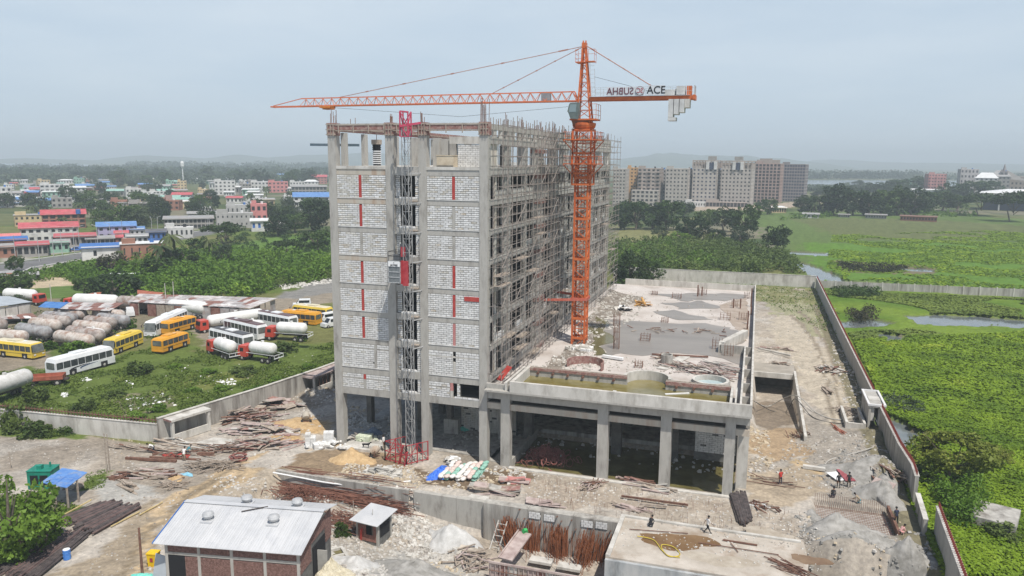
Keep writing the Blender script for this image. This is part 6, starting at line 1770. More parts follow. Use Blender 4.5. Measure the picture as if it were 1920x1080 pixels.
# sheds of the yard
def patch_roof(name, label, quad, z, nx, ny, mats, cat='shed', h=2.6, wallm=None, tilt=.0, poly_z=None):
 q = [G(*p_, z) for p_ in quad]    # back-left, back-right, front-right, front-left
 t = thing(name, label, cat); r_ = random.Random(nx * ny)
 base = q[0]
 for i in range(nx):
  for j in range(ny):
   def P_(u, v_):
    a = q[0].lerp(q[1], u); c = q[3].lerp(q[2], u); e = a.lerp(c, v_); e = e.copy(); e.z = z + tilt * (1 - v_) + r_.uniform(-.04, .04); return e
   e_ = .012 / max(1, nx / 8)
   a, b_, c, d = P_(i / nx - e_, j / ny), P_((i + 1) / nx + e_, j / ny), P_((i + 1) / nx + e_, (j + 1) / ny + e_), P_(i / nx - e_, (j + 1) / ny + e_)
   k = Vector((0, 0, .05))
   MB().hexa([d, c, b_, a, d + k, c + k, b_ + k, a + k]).build('roof_sheet', r_.choice(mats), t)
 for (a, b_) in ((q[3], q[2]), (q[2], q[1])):
  n = max(2, int((b_ - a).length / 2.2))
  for i in range(n):
   s0 = a.lerp(b_, i / n); s1 = a.lerp(b_, (i + .93) / n); c = (q[0] + q[1] + q[2] + q[3]) / 4
   s0 = s0.lerp(c, .02); s1 = s1.lerp(c, .02)
   if wallm and r_.random() < .85: MB().bar((s0.x, s0.y, (z - .3) / 2), (s1.x, s1.y, (z - .3) / 2), .08, z - .35).build('wall_sheet', r_.choice(wallm), t)
   else: MB().bar((s0.x, s0.y, 0), (s0.x, s0.y, z), .14).build('post', wood, t)
 return t
sh_rust = mat('sheet_rust', (0.17, 0.075, 0.06), (0.29, 0.16, 0.13), 1.2, .8); sh_grey = mat('sheet_grey', (0.30, 0.29, 0.29), (0.46, 0.44, 0.43), 1, .7, c3=(.25, .13, .1), scale3=.8); sh_pale = mat('sheet_pale', (0.46, 0.44, 0.43), (0.62, 0.59, 0.57), 1, .7, c3=(.3, .18, .15), scale3=.9)
blue_sheet = mat('blue_sheet', (0.04, 0.15, 0.42), (0.07, 0.22, 0.52), .8, .5, c3=(.12, .26, .5), scale3=.8)
patch_roof('patched_shed', 'long low shed with a patchwork of rusty and pale roof sheets behind the tankers', [(262, 551), (519, 559), (468, 578), (240, 566)], 3.0, 24, 4, [sh_rust, sh_grey, sh_pale, sh_pale, sh_grey], wallm=[sh_rust, sh_grey, wood])
patch_roof('patched_shed', 'open shed with rusty patchwork roof beside the blue canopy', [(130, 567), (232, 568), (205, 583), (110, 579)], 3.0, 12, 3, [sh_rust, sh_grey, sh_pale])
patch_roof('blue_canopy', 'bright blue sheet canopy at the end of the patched open shed', [(86, 566), (129, 567), (112, 578), (72, 576)], 3.1, 5, 1, [blue_sheet], cat='canopy')
patch_roof('red_roof_shed', 'low shed with red rusty roof behind the brown tank', [(258, 544), (308, 549), (300, 553), (258, 551)], 2.8, 5, 1, [mat('red_roof_rust', (0.30, 0.08, 0.045), (0.40, 0.14, 0.08), 1, .8)])
patch_roof('red_roof_shed', 'tiny shed with a red rusty roof left of the dark wide tree', [(163, 551), (190, 548), (188, 552), (165, 555)], 2.8, 3, 1, [MATS['red_roof_rust']])
grey_roof = mat('grey_sheet_roof', (0.33, 0.36, 0.39), (0.42, 0.45, 0.48), .6, .5)
patch_roof('grey_shed', 'grey roofed workshop at the left edge behind the rusty tanks', [(-60, 553), (18, 556), (58, 566), (-40, 580)], 3.6, 4, 1, [grey_roof], wallm=[conc, conc_lt])
patch_roof('debris_roof', 'collapsed rusty roofing with white frames at the left edge among tanks', [(-20, 590), (60, 588), (70, 596), (-20, 600)], 1.2, 8, 2, [sh_rust, sh_grey, white_p], cat='scrap')
patch_roof('white_roof_shed', 'low white roofed shed half hidden by the scrub left of the dark tree', [(196, 511), (232, 514), (262, 512), (206, 519)], 2.5, 3, 1, [white_p, sh_pale])
def pole(px, py, h, label, r=.11, m=None, arm=None, group=None, z=None):
 p = T(px, py); b = MB().cyl((0, 0, -.3), (0, 0, h), r, 7, r * .7)
 if arm: b.bar((0, 0, h - .2), (arm, 0, h + .2), .1).bar((arm - .3, 0, h + .2), (arm + .4, 0, h + .2), .25, .1)
 return tag(b.build('pole', m or conc_lt, None, loc=p), label, 'pole', group)
pole(313, 594, 7.5, 'left of two tall pale posts rising by the white coach in the yard')
pole(328, 590, 7.5, 'right of two tall pale posts rising by the white coach in the yard')
pole(97, 572, 5, 'tall pale post beside the red cab at the back of the yard')
# rubbish in the grass
def litter(name, polys, n, size, m, seed, lift=.03):
 r_ = random.Random(seed); b = MB()
 for poly in polys:
  q = gp(poly); xs = [p_[0] for p_ in q]; ys = [p_[1] for p_ in q]; k = 0; tries = 0
  while k < n and tries < n * 20:
   tries += 1
   x = r_.uniform(min(xs), max(xs)); y = r_.uniform(min(ys), max(ys))
   if not inpoly(np.array([x]), np.array([y]), q)[0]: continue
   s = r_.uniform(*size); b.rock((x, y, hz1(x, y) + lift), s, r_, .35); k += 1
 return tag(b.build(name, m), kind='stuff')
litter('rubbish', [[(230,745),(320,735),(330,760),(240,770)], [(400,712),(440,708),(445,722),(405,725)]], 40, (.08, .38), white_p, 1)
litter('rubbish', [[(150,706),(176,706),(172,714),(150,714)], [(236,712),(246,712),(246,720),(236,720)], [(116,735),(128,735),(128,743),(118,743)], [(320,690),(500,690),(460,720),(340,715)]], 9, (.1, .45), white_p, 2)
litter('rubble', [[(480,525),(520,520),(530,538),(490,545)], [(520,535),(620,520),(622,530),(530,545)]], 130, (.25, .8), conc_lt, 3)
litter('rubble', [[(270,690),(600,660),(600,700),(330,780),(60,770),(60,740)]], 130, (.04, .16), conc_lt, 4)
# ---------------------------------------------------------------- houses, blocks and towers in the distance
def wallm(name, c): return mat(name, tuple(x * .85 for x in c), c, .25, .85, c3=tuple(x * .55 for x in c), scale3=.35, amt3=.5)
w_white = wallm('render_white', (0.62, 0.61, 0.59)); w_grey = wallm('render_grey', (0.34, 0.32, 0.30)); w_pink = wallm('render_pink', (0.62, 0.25, 0.24)); w_cream = wallm('render_cream', (0.60, 0.47, 0.28))
w_tan = wallm('raw_concrete_tan', (0.40, 0.34, 0.30)); w_pkc = wallm('raw_concrete_pink', (0.44, 0.32, 0.28)); w_pale = wallm('raw_concrete_pale', (0.47, 0.43, 0.39)); w_blu = wallm('raw_concrete_bluish', (0.29, 0.265, 0.265))
w_lil = wallm('render_lilac', (0.42, 0.38, 0.56)); w_green = wallm('render_green', (0.28, 0.46, 0.36)); w_brick = wallm('brick_wall', (0.34, 0.17, 0.12)); w_orange = wallm('render_orange', (0.60, 0.36, 0.16)); w_blue = wallm('render_blue', (0.07, 0.16, 0.42))
r_red = mat('roof_red', (0.40, 0.07, 0.085), (0.52, 0.12, 0.135), .5, .6, c3=(.30, .13, .11), scale3=.3); r_blue = mat('roof_blue', (0.10, 0.20, 0.42), (0.15, 0.28, 0.52), .5, .5); r_blue2 = mat('roof_bright_blue', (0.03, 0.12, 0.36), (0.06, 0.17, 0.44), .5, .5)
r_grey = mat('roof_grey', (0.26, 0.26, 0.26), (0.40, 0.40, 0.39), .3, .7, c3=(.2, .14, .12), scale3=.3); r_pink = mat('roof_salmon', (0.58, 0.17, 0.17), (0.64, 0.24, 0.22), .5, .6); r_green = mat('roof_green', (0.22, 0.38, 0.32), (0.3, 0.46, 0.4), .5, .6); r_white = mat('roof_white', (0.62, 0.62, 0.61), (0.72, 0.72, 0.71), .3, .6)
pane_d = mat('window_dark', (0.02, 0.022, 0.026), (0.05, 0.05, 0.055), .5, .3); pane_b = mat('window_bluish', (0.03, 0.04, 0.075), (0.06, 0.07, 0.11), .5, .25)
_pm = {}
def pane(w_, h_, m):
 k = (round(w_, 1), round(h_, 1), m.name)
 if k not in _pm: _pm[k] = MB().box(-k[0] / 2, -.04, 0, k[0] / 2, .04, k[1]).mesh('window', m)
 return _pm[k]
def facade(t, W, D, H, nf, nc, ns, wall, pm_=None, open_=.55, z0=0, x0=0, y0=0, solid_cols=(), vh=.55, name='wall', balc=False, sides=(0, 1, 2)):
 """a block whose walls are a grid of piers and spandrels with recessed panes"""
 pm_ = pm_ or pane_d; fh = H / nf; m = MB(); e = .35
 m.box(x0 + e, y0 + e, z0, x0 + W - e, y0 + D - e, z0 + H - .02)
 m.box(x0, y0, z0 + H - .25, x0 + W, y0 + D, z0 + H + .35)
 for k in range(3):
  if k not in sides and k:
   m.box(*( (x0, y0, z0, x0 + e + .01, y0 + D, z0 + H) if k == 1 else (x0 + W - e - .01, y0, z0, x0 + W, y0 + D, z0 + H))); continue
  n = nc if k == 0 else ns; L = W if k == 0 else D; bw = L / n
  for i in range(n + 1):
   pw = bw * (1 - open_) / 2; a = max(0, i * bw - pw); c = min(L, i * bw + pw)
   if k == 0: m.box(x0 + a, y0, z0, x0 + c, y0 + e + .01, z0 + H - .25)
   elif k == 1: m.box(x0, y0 + a, z0, x0 + e + .01, y0 + c, z0 + H - .25)
   else: m.box(x0 + W - e - .01, y0 + a, z0, x0 + W, y0 + c, z0 + H - .25)
  for f in range(nf):
   za = z0 + f * fh; zb = za + fh * (1 - vh) * .65; zc = za + fh * (1 - (1 - vh) * .35); zd = za + fh
   for (p, q) in ((za, zb), (zc, zd)):
    if q - p < .02: continue
    if k == 0: m.box(x0 + .02, y0 + .04, p, x0 + W - .02, y0 + e + .01, q)
    elif k == 1: m.box(x0 + .04, y0 + .02, p, x0 + e + .01, y0 + D - .02, q)
    else: m.box(x0 + W - e - .01, y0 + .02, p, x0 + W - .04, y0 + D - .02, q)
   if balc and k == 0 and f:
    for i in range(0, nc, balc): m.box(x0 + i * bw, y0 - .9, za - .1, x0 + (i + 1) * bw, y0, za + .1)
   for i in range(n):
    if k == 0 and i in solid_cols: continue
    u = (i + .5) * bw; pme = pane(bw * open_, fh * vh, pm_)
    if k == 0: put('window', pme, t, (x0 + u, y0 + e - .05, zb))
    elif k == 1: put('window', pme, t, (x0 + e - .05, y0 + u, zb), PI / 2)
    else: put('window', pme, t, (x0 + W - e + .05, y0 + u, zb), PI / 2)
 return m.build(name, wall, t)
ANCH = []
def bld(label, xa, xb, yt, yb, nf, nc, wall, roof='flat', rm=None, D=9, yaw=0, cat='house', name='house', pm_=None, group=None, open_=.45, vh=.45, ns=2, balc=False, solid=()):
 if not group or 'small houses' not in group: ANCH.append(((xa + xb) / 2, (yt + yb) / 2, label))
 c = G((xa + xb) / 2, yb, 0); d = c - CAM; dep = d.dot(FWD); W = (xb - xa) * dep / F_PX; H = (yb - yt) * dep / F_PX
 # face the camera, turned by yaw degrees
 ang = math.atan2(d.y, d.x) - PI / 2 + math.radians(yaw)
 t = thing(name, label, cat, (c.x, c.y, hz1(c.x, c.y) - .1), ang, group)
 cy = math.cos(math.radians(yaw)); W = W / (cy + abs(math.sin(math.radians(yaw))) * D / max(W, 1) * .6) if yaw else W
 hh = H if roof in ('flat', 'none') else H * (.86 if roof == 'shed' else .76)
 facade(t, W, D, hh, nf, nc, ns, wall, pm_, open_, 0, -W / 2, 0, solid, vh, balc=balc)
 if roof == 'gable':
  o = .6; MB().hexa([(-W/2 - o, -o, hh), (W/2 + o, -o, hh), (W/2 + o, D/2, H), (-W/2 - o, D/2, H), (-W/2 - o, -o, hh + .12), (W/2 + o, -o, hh + .12), (W/2 + o, D/2, H + .12), (-W/2 - o, D/2, H + .12)]).hexa([(-W/2 - o, D/2, H), (W/2 + o, D/2, H), (W/2 + o, D + o, hh), (-W/2 - o, D + o, hh), (-W/2 - o, D/2, H + .12), (W/2 + o, D/2, H + .12), (W/2 + o, D + o, hh + .12), (-W/2 - o, D + o, hh + .12)]).build('roof', rm or r_red, t)
  MB().tri((-W/2 + .01, 0, hh), (-W/2 + .01, D, hh), (-W/2 + .01, D/2, H)).tri((W/2 - .01, 0, hh), (W/2 - .01, D/2, H), (W/2 - .01, D, hh)).build('gable_wall', wall, t)
 elif roof == 'shed':
  MB().hexa([(-W/2 - .5, -.7, hh + .02), (W/2 + .5, -.7, hh + .02), (W/2 + .5, D + .5, H), (-W/2 - .5, D + .5, H), (-W/2 - .5, -.7, hh + .16), (W/2 + .5, -.7, hh + .16), (W/2 + .5, D + .5, H + .14), (-W/2 - .5, D + .5, H + .14)]).build('roof', rm or r_grey, t)
 elif roof == 'hip':
  MB().hexa([(-W/2 - .6, -.6, hh), (W/2 + .6, -.6, hh), (W/2 + .6, D + .6, hh), (-W/2 - .6, D + .6, hh), (-W/4, D/2 - .3, H), (W/4, D/2 - .3, H), (W/4, D/2 + .3, H), (-W/4, D/2 + .3, H)]).build('roof', rm or r_red, t)
 elif roof == 'flat':
  r_ = random.Random(int(xa * 3))
  MB().box(-W/2 + .5, .5, hh + .3, -W/2 + .5 + W * .3, 3, hh + 2.2).build('stair_head', wall, t)
  if r_.random() < .6: MB().cyl((W * .2, D * .4, hh + .3), (W * .2, D * .4, hh + 1.6), .7, 10).build('water_tank', r_.choice([r_blue2, dark, r_white]), t)
  if rm: MB().box(-W/2 - .3, -.3, hh + .36, W/2 + .3, D + .3, hh + .5).build('roof_slab', rm, t)
 return t, W, D, hh, H
AP = 'unfinished apartment blocks on the right horizon'
def apt(label, xa, xb, yt, yb, nf, nc, wall, D=22, yaw=-8, pm_=None, **k):
 return bld(label, xa, xb, yt, yb, nf, nc, wall, 'flat', None, D, yaw, 'apartment block', 'apartment_block', pm_, AP, **k)
apt('grey unfinished apartment block half hidden behind the scaffolding', 1146, 1173, 318, 388, 11, 4, w_pale, ns=4, open_=.5)
apt('narrow apartment block with an orange yellow stripe', 1172, 1194, 316, 384, 11, 3, w_orange, ns=3, open_=.45)
t_, W, D_, hh, H = apt('apartment block with a curved balcony front and lower podium', 1192, 1237, 317, 386, 10, 5, w_tan, ns=5, balc=2, open_=.55)
facade(t_, W * 1.18, 8, hh * .42, 4, 6, 2, w_pale, None, .6, 0, -W * .68, -8, name='podium')
apt('slender apartment block between two dark gaps with scaffolded lower floors', 1244, 1289, 317, 387, 10, 6, w_pale, ns=5, pm_=pane_d)
def crown_frame(t, W, D, z, h, portals):
 m = MB()
 n = 8
 for i in range(n + 1):
  x = -W/2 + W * i / n; m.box(x - .4, 0, z, x + .4, .8, z + h); m.box(x - .4, D - .8, z, x + .4, D, z + h)
 m.box(-W/2 - .4, 0, z + h, W/2 + .4, .9, z + h + .9).box(-W/2 - .4, D - .9, z + h, W/2 + .4, D, z + h + .9).box(-W/2 - .4, .9, z + h, -W/2 + .4, D - .9, z + h + .9).box(W/2 - .4, .9, z + h, W/2 + .4, D - .9, z + h + .9)
 m.box(-W/2, 2, z, W/2, D - 2, z + h * .9)
 m.build('roof_frame', w_tan, t)
 for x in portals:
  o = MB().box(x - 4.2, -1.0, z - 1, x - 1.8, .0, z + h).box(x + 1.8, -1.0, z - 1, x + 4.2, 0, z + h).build('portal', w_white, t)
  MB().box(x - 1.8, -.6, z - 1, x + 1.8, -.2, z + h * .8).build('pane', pane_b, o)
  MB().box(x - 3, 0, z + h + 1, x + 3, 5, z + h + 4).build('stair_head', w_grey, t)
t_, W, D_, hh, H = apt('tall apartment block with dark blue glazing and a white framed roof portal', 1294, 1342, 316.5, 387, 10, 6, w_pale, ns=5, pm_=pane_b)
crown_frame(t_, W, D_, hh + .3, 5.2, (W * .28,))
t_, W, D_, hh, H = apt('apartment block with a white roof portal, joined right of the blue glazed one', 1348, 1406, 317.5, 388, 10, 8, w_pale, ns=5)
crown_frame(t_, W, D_, hh + .3, 5.2, (W * .05,))
t_, W, D_, hh, H = apt('pinkish concrete apartment block with a clear grid of beams', 1411, 1460, 308, 380, 12, 7, w_pkc, ns=5, open_=.7, vh=.7)
MB().box(-W/2 + 1, 1, hh + .3, W/2 - 1, 2, hh + 3.5).box(-W/2 + 3, 5, hh + .3, W/2 - 8, 6, hh + 4.5).build('roof_clutter', w_tan, t_)
apt('dark scaffolded apartment block at the right end of the row', 1461, 1506, 309, 378, 12, 9, w_blu, ns=6, open_=.7, vh=.6, pm_=pane_b)
for i, (xa, xb) in enumerate(((1236, 1246), (1287, 1296), (1340, 1350), (1404, 1413))):
 bld(('narrow shaded wing left of the slender apartment block', 'narrow shaded wing between the slender block and the blue glazed one', 'narrow shaded wing between the two blocks with roof portals', 'narrow shaded wing left of the pinkish concrete block')[i], xa, xb, 319, 383, 10, 2, w_grey, 'flat', None, 10, 0, 'apartment block', 'apartment_wing', None, 'linking wings between the apartment blocks', ns=2)
bld('low white site office at the foot of the blue glazed apartment block', 1284, 1322, 379, 388, 1, 8, w_white, D=8, name='site_office', cat='building')
bld('open concrete ground floor frame right of the low white site office', 1324, 1400, 380, 389, 1, 12, w_tan, D=8, name='frame_building', cat='building', open_=.8, vh=.8)
bld('white verandah bungalow with pale hip roof before the apartment blocks', 1444, 1473, 386, 399, 1, 7, w_cream, 'hip', r_white, 10, open_=.6, vh=.7)
bld('small hut with white wall at the left end of the far right tree belt', 1506, 1534, 399, 409, 1, 4, w_white, 'gable', r_grey, 6)
bld('low grey roofed shed before the far right tree belt', 1573, 1592, 402, 408, 1, 5, w_grey, 'shed', r_grey, 5, name='low_shed', cat='shed')
bld('long low shed with a white car beside it before the far right tree belt', 1624, 1660, 402, 410, 1, 8, w_grey, 'shed', r_grey, 6, name='low_shed', cat='shed')
bld('long brick walled shed in front of the far right tree belt', 1691, 1752, 405, 415, 1, 12, w_brick, 'shed', mat('roof_brown', (.14, .09, .07), (.2, .13, .1), .4, .8), 6, name='brick_shed', cat='shed')
bld('pink striped eight storey tower on the right horizon', 1738, 1771, 327, 366, 7, 6, wallm('render_rose', (0.52, 0.26, 0.25)), D=20, yaw=12, name='tower_block', cat='building', balc=2)
bld('flat white warehouse below the pink striped tower', 1710, 1764, 355, 367, 1, 6, w_white, 'shed', r_white, 14, name='warehouse', cat='building', open_=.2)
bld('building wrapped in green netting left of the pink striped tower', 1704, 1736, 338, 350, 3, 5, w_green, D=14, name='netted_building', cat='building', open_=.3)
H2 = 'institution buildings at the right horizon'
bld('pale stepped five storey building left of the white hospital block', 1798, 1830, 318, 364, 5, 5, wallm('render_pale', (.50, .47, .46)), D=20, yaw=10, name='institution_block', cat='building', group=H2)
bld('white gabled hospital like block in the far right cluster', 1828, 1865, 324, 366, 5, 5, w_white, 'hip', r_white, 18, name='institution_block', cat='building', group=H2)
bld('grey long block behind the dark spired tower', 1856, 1888, 320, 366, 5, 5, w_grey, 'hip', r_grey, 24, name='institution_block', cat='building', group=H2)
bld('long brown grey block at the right edge behind the hangar', 1882, 1940, 332, 366, 4, 9, w_tan, D=20, name='institution_block', cat='building', group=H2)
t_, W, D_, hh, H = bld('dark tower with a small spire in the far right cluster', 1872, 1884, 322, 366, 5, 2, w_blu, D=8, name='spire_tower', cat='tower')
MB().cyl((0, 4, hh), (0, 4, hh + 9), 2.4, 4, .1).build('spire', w_blu, t_)
MB().hexa([(0, 2, hh - 8), (22, 2, hh - 10), (22, 10, hh - 10), (0, 10, hh - 8), (0, 5.8, hh + 3), (2, 5.8, hh + 2), (2, 6.2, hh + 2), (0, 6.2, hh + 3)]).build('roof', w_grey, t_)
# white hangar
c = G(1896, 396, 0); dep = (c - CAM).dot(FWD); W = 108 * dep / F_PX; k = dep / F_PX
t = thing('hangar', 'white roofed hangar with dark open front at the right edge', 'hangar', (c.x, c.y, 0), math.atan2((c - CAM).y, (c - CAM).x) - PI / 2)
MB().box(-W/2 + 3, 4, 0, W/2, 30, 22 * k).build('hall', mat('hangar_dark', (0.05, 0.06, 0.09), (0.07, 0.08, 0.11), .3, .6), t)
MB().hexa([(-W/2 + 5, 0, 22 * k), (W/2, 0, 22 * k), (W/2, 36, 22 * k), (-W/2 + 5, 36, 22 * k), (-W/2, -3, 33 * k), (W/2, -3, 33 * k), (W/2, 40, 33 * k), (-W/2, 40, 33 * k)]).build('fascia', r_white, t)
MB().hexa([(-W/2, -3, 33 * k), (W/2, -3, 33 * k), (W/2, 40, 33 * k), (-W/2, 40, 33 * k), (-W/2 + 18, 16, 40 * k), (W/2, 16, 40 * k), (W/2, 20, 40 * k), (-W/2 + 18, 20, 40 * k)]).build('roof', r_white, t)
MB().box(-W/2 + 13, -.5, 0, -W/2 + 14, .5, 22 * k).build('column', w_white, t)
# ---- the town at the left
B_ = bld
B_('white and brown stacked house cut by the left edge of the town', -12, 22, 352, 390, 4, 4, w_white, D=10, balc=2)
B_('long low grey walled shed row right of the stacked house', 22, 84, 377, 387, 1, 9, w_grey, 'shed', r_grey, 8)
B_('cream house with blue roof tanks left of the red roofed frame house', 33, 92, 404, 424, 2, 7, w_cream, 'flat', r_grey, D=10)
t_, W, D_, hh, H = B_('three storey frame house with a bright red roof and blue tank', 86, 157, 393, 428, 3, 6, w_brick, 'gable', r_red, 10, open_=.7, vh=.7)
MB().cyl((W/2 - 3, 0, hh + .2), (W/2 - 3, 0, hh + 2.4), 1.1, 10).build('water_tank', r_blue2, t_)
B_('long white two storey school with a big red gable roof', 48, 141, 418, 454, 2, 8, w_white, 'gable', r_red, 13, open_=.6, vh=.4)
B_('salmon red roofed hall at the left edge of the road', -25, 33, 440, 462, 1, 5, w_green, 'gable', r_pink, 10)
B_('bright blue roofed hall at the left edge below the salmon roof', -25, 46, 447, 472, 1, 5, w_brick, 'shed', r_blue2, 8)
B_('row of shops with red awnings and a white signboard near the left edge', 37, 88, 455, 481, 1, 5, w_grey, 'shed', r_red, 7, open_=.7, vh=.6)
B_('brown shop front at the left edge of the road', -20, 28, 460, 484, 1, 4, w_brick, 'shed', r_grey, 6, open_=.5)
B_('grey shop with a pale green wall right of the white signboard', 88, 128, 452, 474, 1, 4, w_green, 'shed', r_grey, 7, open_=.5)
B_('shop row under a long red awning roof', 110, 176, 440, 464, 1, 8, w_grey, 'shed', r_red, 8, open_=.75, vh=.6)
B_('dark fronted shop with grey roof before the lilac house', 166, 212, 445, 463, 1, 6, w_grey, 'shed', r_grey, 7, open_=.8, vh=.7)
B_('lilac house with a light blue gable roof', 188, 252, 417, 447, 2, 5, w_lil, 'gable', r_blue, 11)
B_('light blue roofed lean to on the right of the lilac house', 246, 270, 427, 446, 1, 3, w_white, 'shed', r_blue, 8)
B_('small kiosk with a red roof, upper of two below the lilac house', 218, 239, 433, 450, 1, 2, w_white, 'gable', r_red, 5)
B_('small kiosk with a red roof, lower of two below the lilac house', 211, 229, 441, 458, 1, 2, w_brick, 'gable', r_red, 5)
B_('white workshop with dark grey roof right of the red roofed kiosks', 240, 276, 440, 458, 1, 4, w_white, 'shed', r_grey, 7, open_=.6)
B_('workshop with blue shutters under a dark roof', 277, 310, 430, 452, 1, 4, w_blue, 'gable', mat('roof_dark_grey', (.09, .09, .10), (.14, .14, .15), .4, .7), 8)
B_('white shop with red posters behind the tallest palm', 312, 362, 428, 447, 1, 6, w_white, 'flat', None, 7, open_=.4)
B_('long bright blue roofed shed with grey walls by the road', 160, 250, 460, 487, 1, 2, w_white, 'shed', r_blue2, 9, open_=.12)
B_('brick block with a wide pale flat roof beside the blue roofed shed', 232, 308, 458, 486, 1, 6, w_brick, 'flat', r_white, 8, open_=.2)
B_('long frame building with pale roof terraces and dark ground floor', 312, 398, 408, 430, 2, 12, w_grey, 'shed', r_grey, 12, open_=.75, vh=.65)
B_('dark tiled roof house behind the long frame building', 355, 412, 396, 412, 1, 5, w_grey, 'gable', r_grey, 10)
B_('pale concrete house with small windows left of the pink house', 426, 473, 385, 406, 1, 6, wallm('render_dull', (.46, .45, .44)), 'flat', None, 12, open_=.3, vh=.3)
B_('wide lower stained concrete house left of the pink house', 408, 474, 401, 428, 2, 8, wallm('render_dull2', (.40, .39, .37)), 'flat', None, 8, open_=.3, vh=.3)
B_('pink three storey house with arched windows and a red canopy', 472, 501, 384, 418, 2, 3, w_pink, 'flat', None, 9, open_=.55)
B_('white shop with a blue shutter below the pink house', 472, 502, 412, 435, 1, 3, w_white, 'shed', r_white, 7, pm_=mat('blue_shutter', (.03, .13, .42), None))
B_('low white sheet roofed stalls right of the shop with the blue shutter', 500, 545, 418, 430, 1, 6, w_grey, 'shed', r_white, 6)
t_, W, D_, hh, H = B_('white terraced house with balconies and a bright blue roof', 552, 618, 361, 396, 3, 6, w_white, 'gable', r_blue, 12, balc=1, open_=.5)
B_('large white four storey block in the town centre', 404, 441, 340, 366, 4, 5, w_white, 'flat', None, 14)
B_('grey unfinished block right of the large white one', 450, 471, 345, 362, 3, 4, w_grey, 'flat', None, 12, open_=.6)
B_('white block with a stair tower in the town centre', 472, 504, 341, 361, 3, 5, w_white, 'flat', None, 12)
B_('pink block in the town centre beside the white stair tower one', 504, 540, 341, 361, 3, 5, w_pink, 'flat', None, 12)
B_('low white block right of the pink block', 544, 571, 341, 354, 2, 5, w_white, 'flat', None, 10)
B_('white domed temple like house near the tower edge', 571, 597, 337, 352, 2, 4, w_white, 'hip', r_white, 10)
B_('red and white block with a red roof near the tower edge', 583, 613, 328, 345, 3, 5, wallm('render_brick_red', (.45, .2, .17)), 'gable', r_red, 14)
B_('long dark frame building with blue tarpaulin under the white terraces', 548, 612, 348, 364, 2, 10, w_grey, 'shed', r_grey, 12, open_=.75, vh=.7)
B_('long pale blue roofed hall on the far side of the town', 521, 559, 326, 337, 2, 8, w_green, 'shed', r_blue, 14)
B_('yellow three storey house among the town trees', 334, 350, 340, 356, 3, 3, w_cream, 'flat', None, 10)
B_('house with a green wall among the town trees', 312, 326, 339, 350, 2, 3, w_green, 'flat', None, 10)
B_('white pillared house behind the red roofed one', 282, 312, 359, 370, 2, 5, w_white, 'flat', None, 10, open_=.6)
B_('small red roofed house behind the open frame block', 280, 309, 371, 383, 1, 5, w_brick, 'gable', r_red, 9)
B_('long pinkish walled house with a flat roof beyond the green lawn', 310, 353, 371, 384, 1, 8, wallm('render_dusty', (.42, .27, .24)), 'flat', None, 10)
B_('small salmon roofed house right of the long pinkish one', 376, 402, 369, 381, 1, 4, w_grey, 'gable', r_pink, 9)
B_('open two storey concrete frame with bare columns among the trees', 245, 309, 381, 402, 2, 8, w_grey, 'flat', None, 12, open_=.8, vh=.75)
B_('grey house with small windows above the red roofed frame house', 100, 134, 372, 390, 2, 4, w_grey, 'flat', None, 9)
B_('white and grey terraced house at the upper left of the town', 80, 128, 346, 368, 3, 6, w_white, 'flat', None, 12, open_=.6)
B_('pale house with a slanting white roof beside the terraced one', 128, 160, 349, 368, 2, 4, w_white, 'shed', r_white, 10)
B_('wide white parapet house before the tall leafy trees', 132, 172, 361, 374, 1, 6, w_white, 'flat', r_grey, 10)
B_('bright white roofed hall at the far upper left', 111, 138, 336, 345, 1, 6, w_white, 'hip', r_white, 12)
B_('small white house right of the bright white roofed hall', 145, 161, 332, 341, 2, 3, w_white, 'flat', None, 9)
B_('pale blue tinted house at the upper left among trees', 48, 82, 350, 364, 2, 5, wallm('render_pale_blue', (.42, .46, .52)), 'flat', None, 10)
B_('long white sheet roof at the far left beneath the woods', 25, 50, 337, 345, 1, 6, w_white, 'shed', r_white, 10)
SM = 'small houses scattered through the town'
r_ = random.Random(44)
for i in range(125):
 x = r_.uniform(0, 615); y = r_.choice([r_.uniform(338, 352), r_.uniform(352, 372), r_.uniform(372, 400)])
 if x < 170 and y > 392: continue
 w_ = r_.uniform(14, 28) * (y - 300) / 60; h_ = r_.uniform(.38, .6) * w_
 wn, wm = r_.choice([('white', w_white), ('grey', w_grey), ('white', w_white), ('cream', w_cream), ('pale green', w_green), ('brick', w_brick)])
 rn, rm, rt = r_.choice([('grey roof', r_grey, 'shed'), ('grey roof', r_grey, 'gable'), ('white roof', r_white, 'shed'), ('red roof', r_red, 'gable'), ('green roof', r_green, 'gable'), ('flat top', None, 'flat'), ('flat top', None, 'flat'), ('blue roof', r_blue, 'gable')])
 zone = 'left part' if x < 200 else ('middle part' if x < 410 else 'right part')
 zy = 'back rows' if y < 352 else ('middle rows' if y < 372 else 'front rows')
 B_(f'small {wn} house, {rn}, in the {zy} of the town, {zone}', x, x + w_, y - h_, y, 1 if rt != 'flat' else 2, 4, wm, rt, rm, 8, r_.uniform(-20, 20), group=SM)
# water tower
p = T(344, 346); t = thing('water_tower', 'white water tower rising over the town trees', 'water tower', p); t.scale = (.45, .45, .95)
MB().lathe((0, 0, 0), [(1.6, 0), (1.3, 22), (5, 25), (5.5, 30), (3, 32)], 10).build('tank', r_white, t)
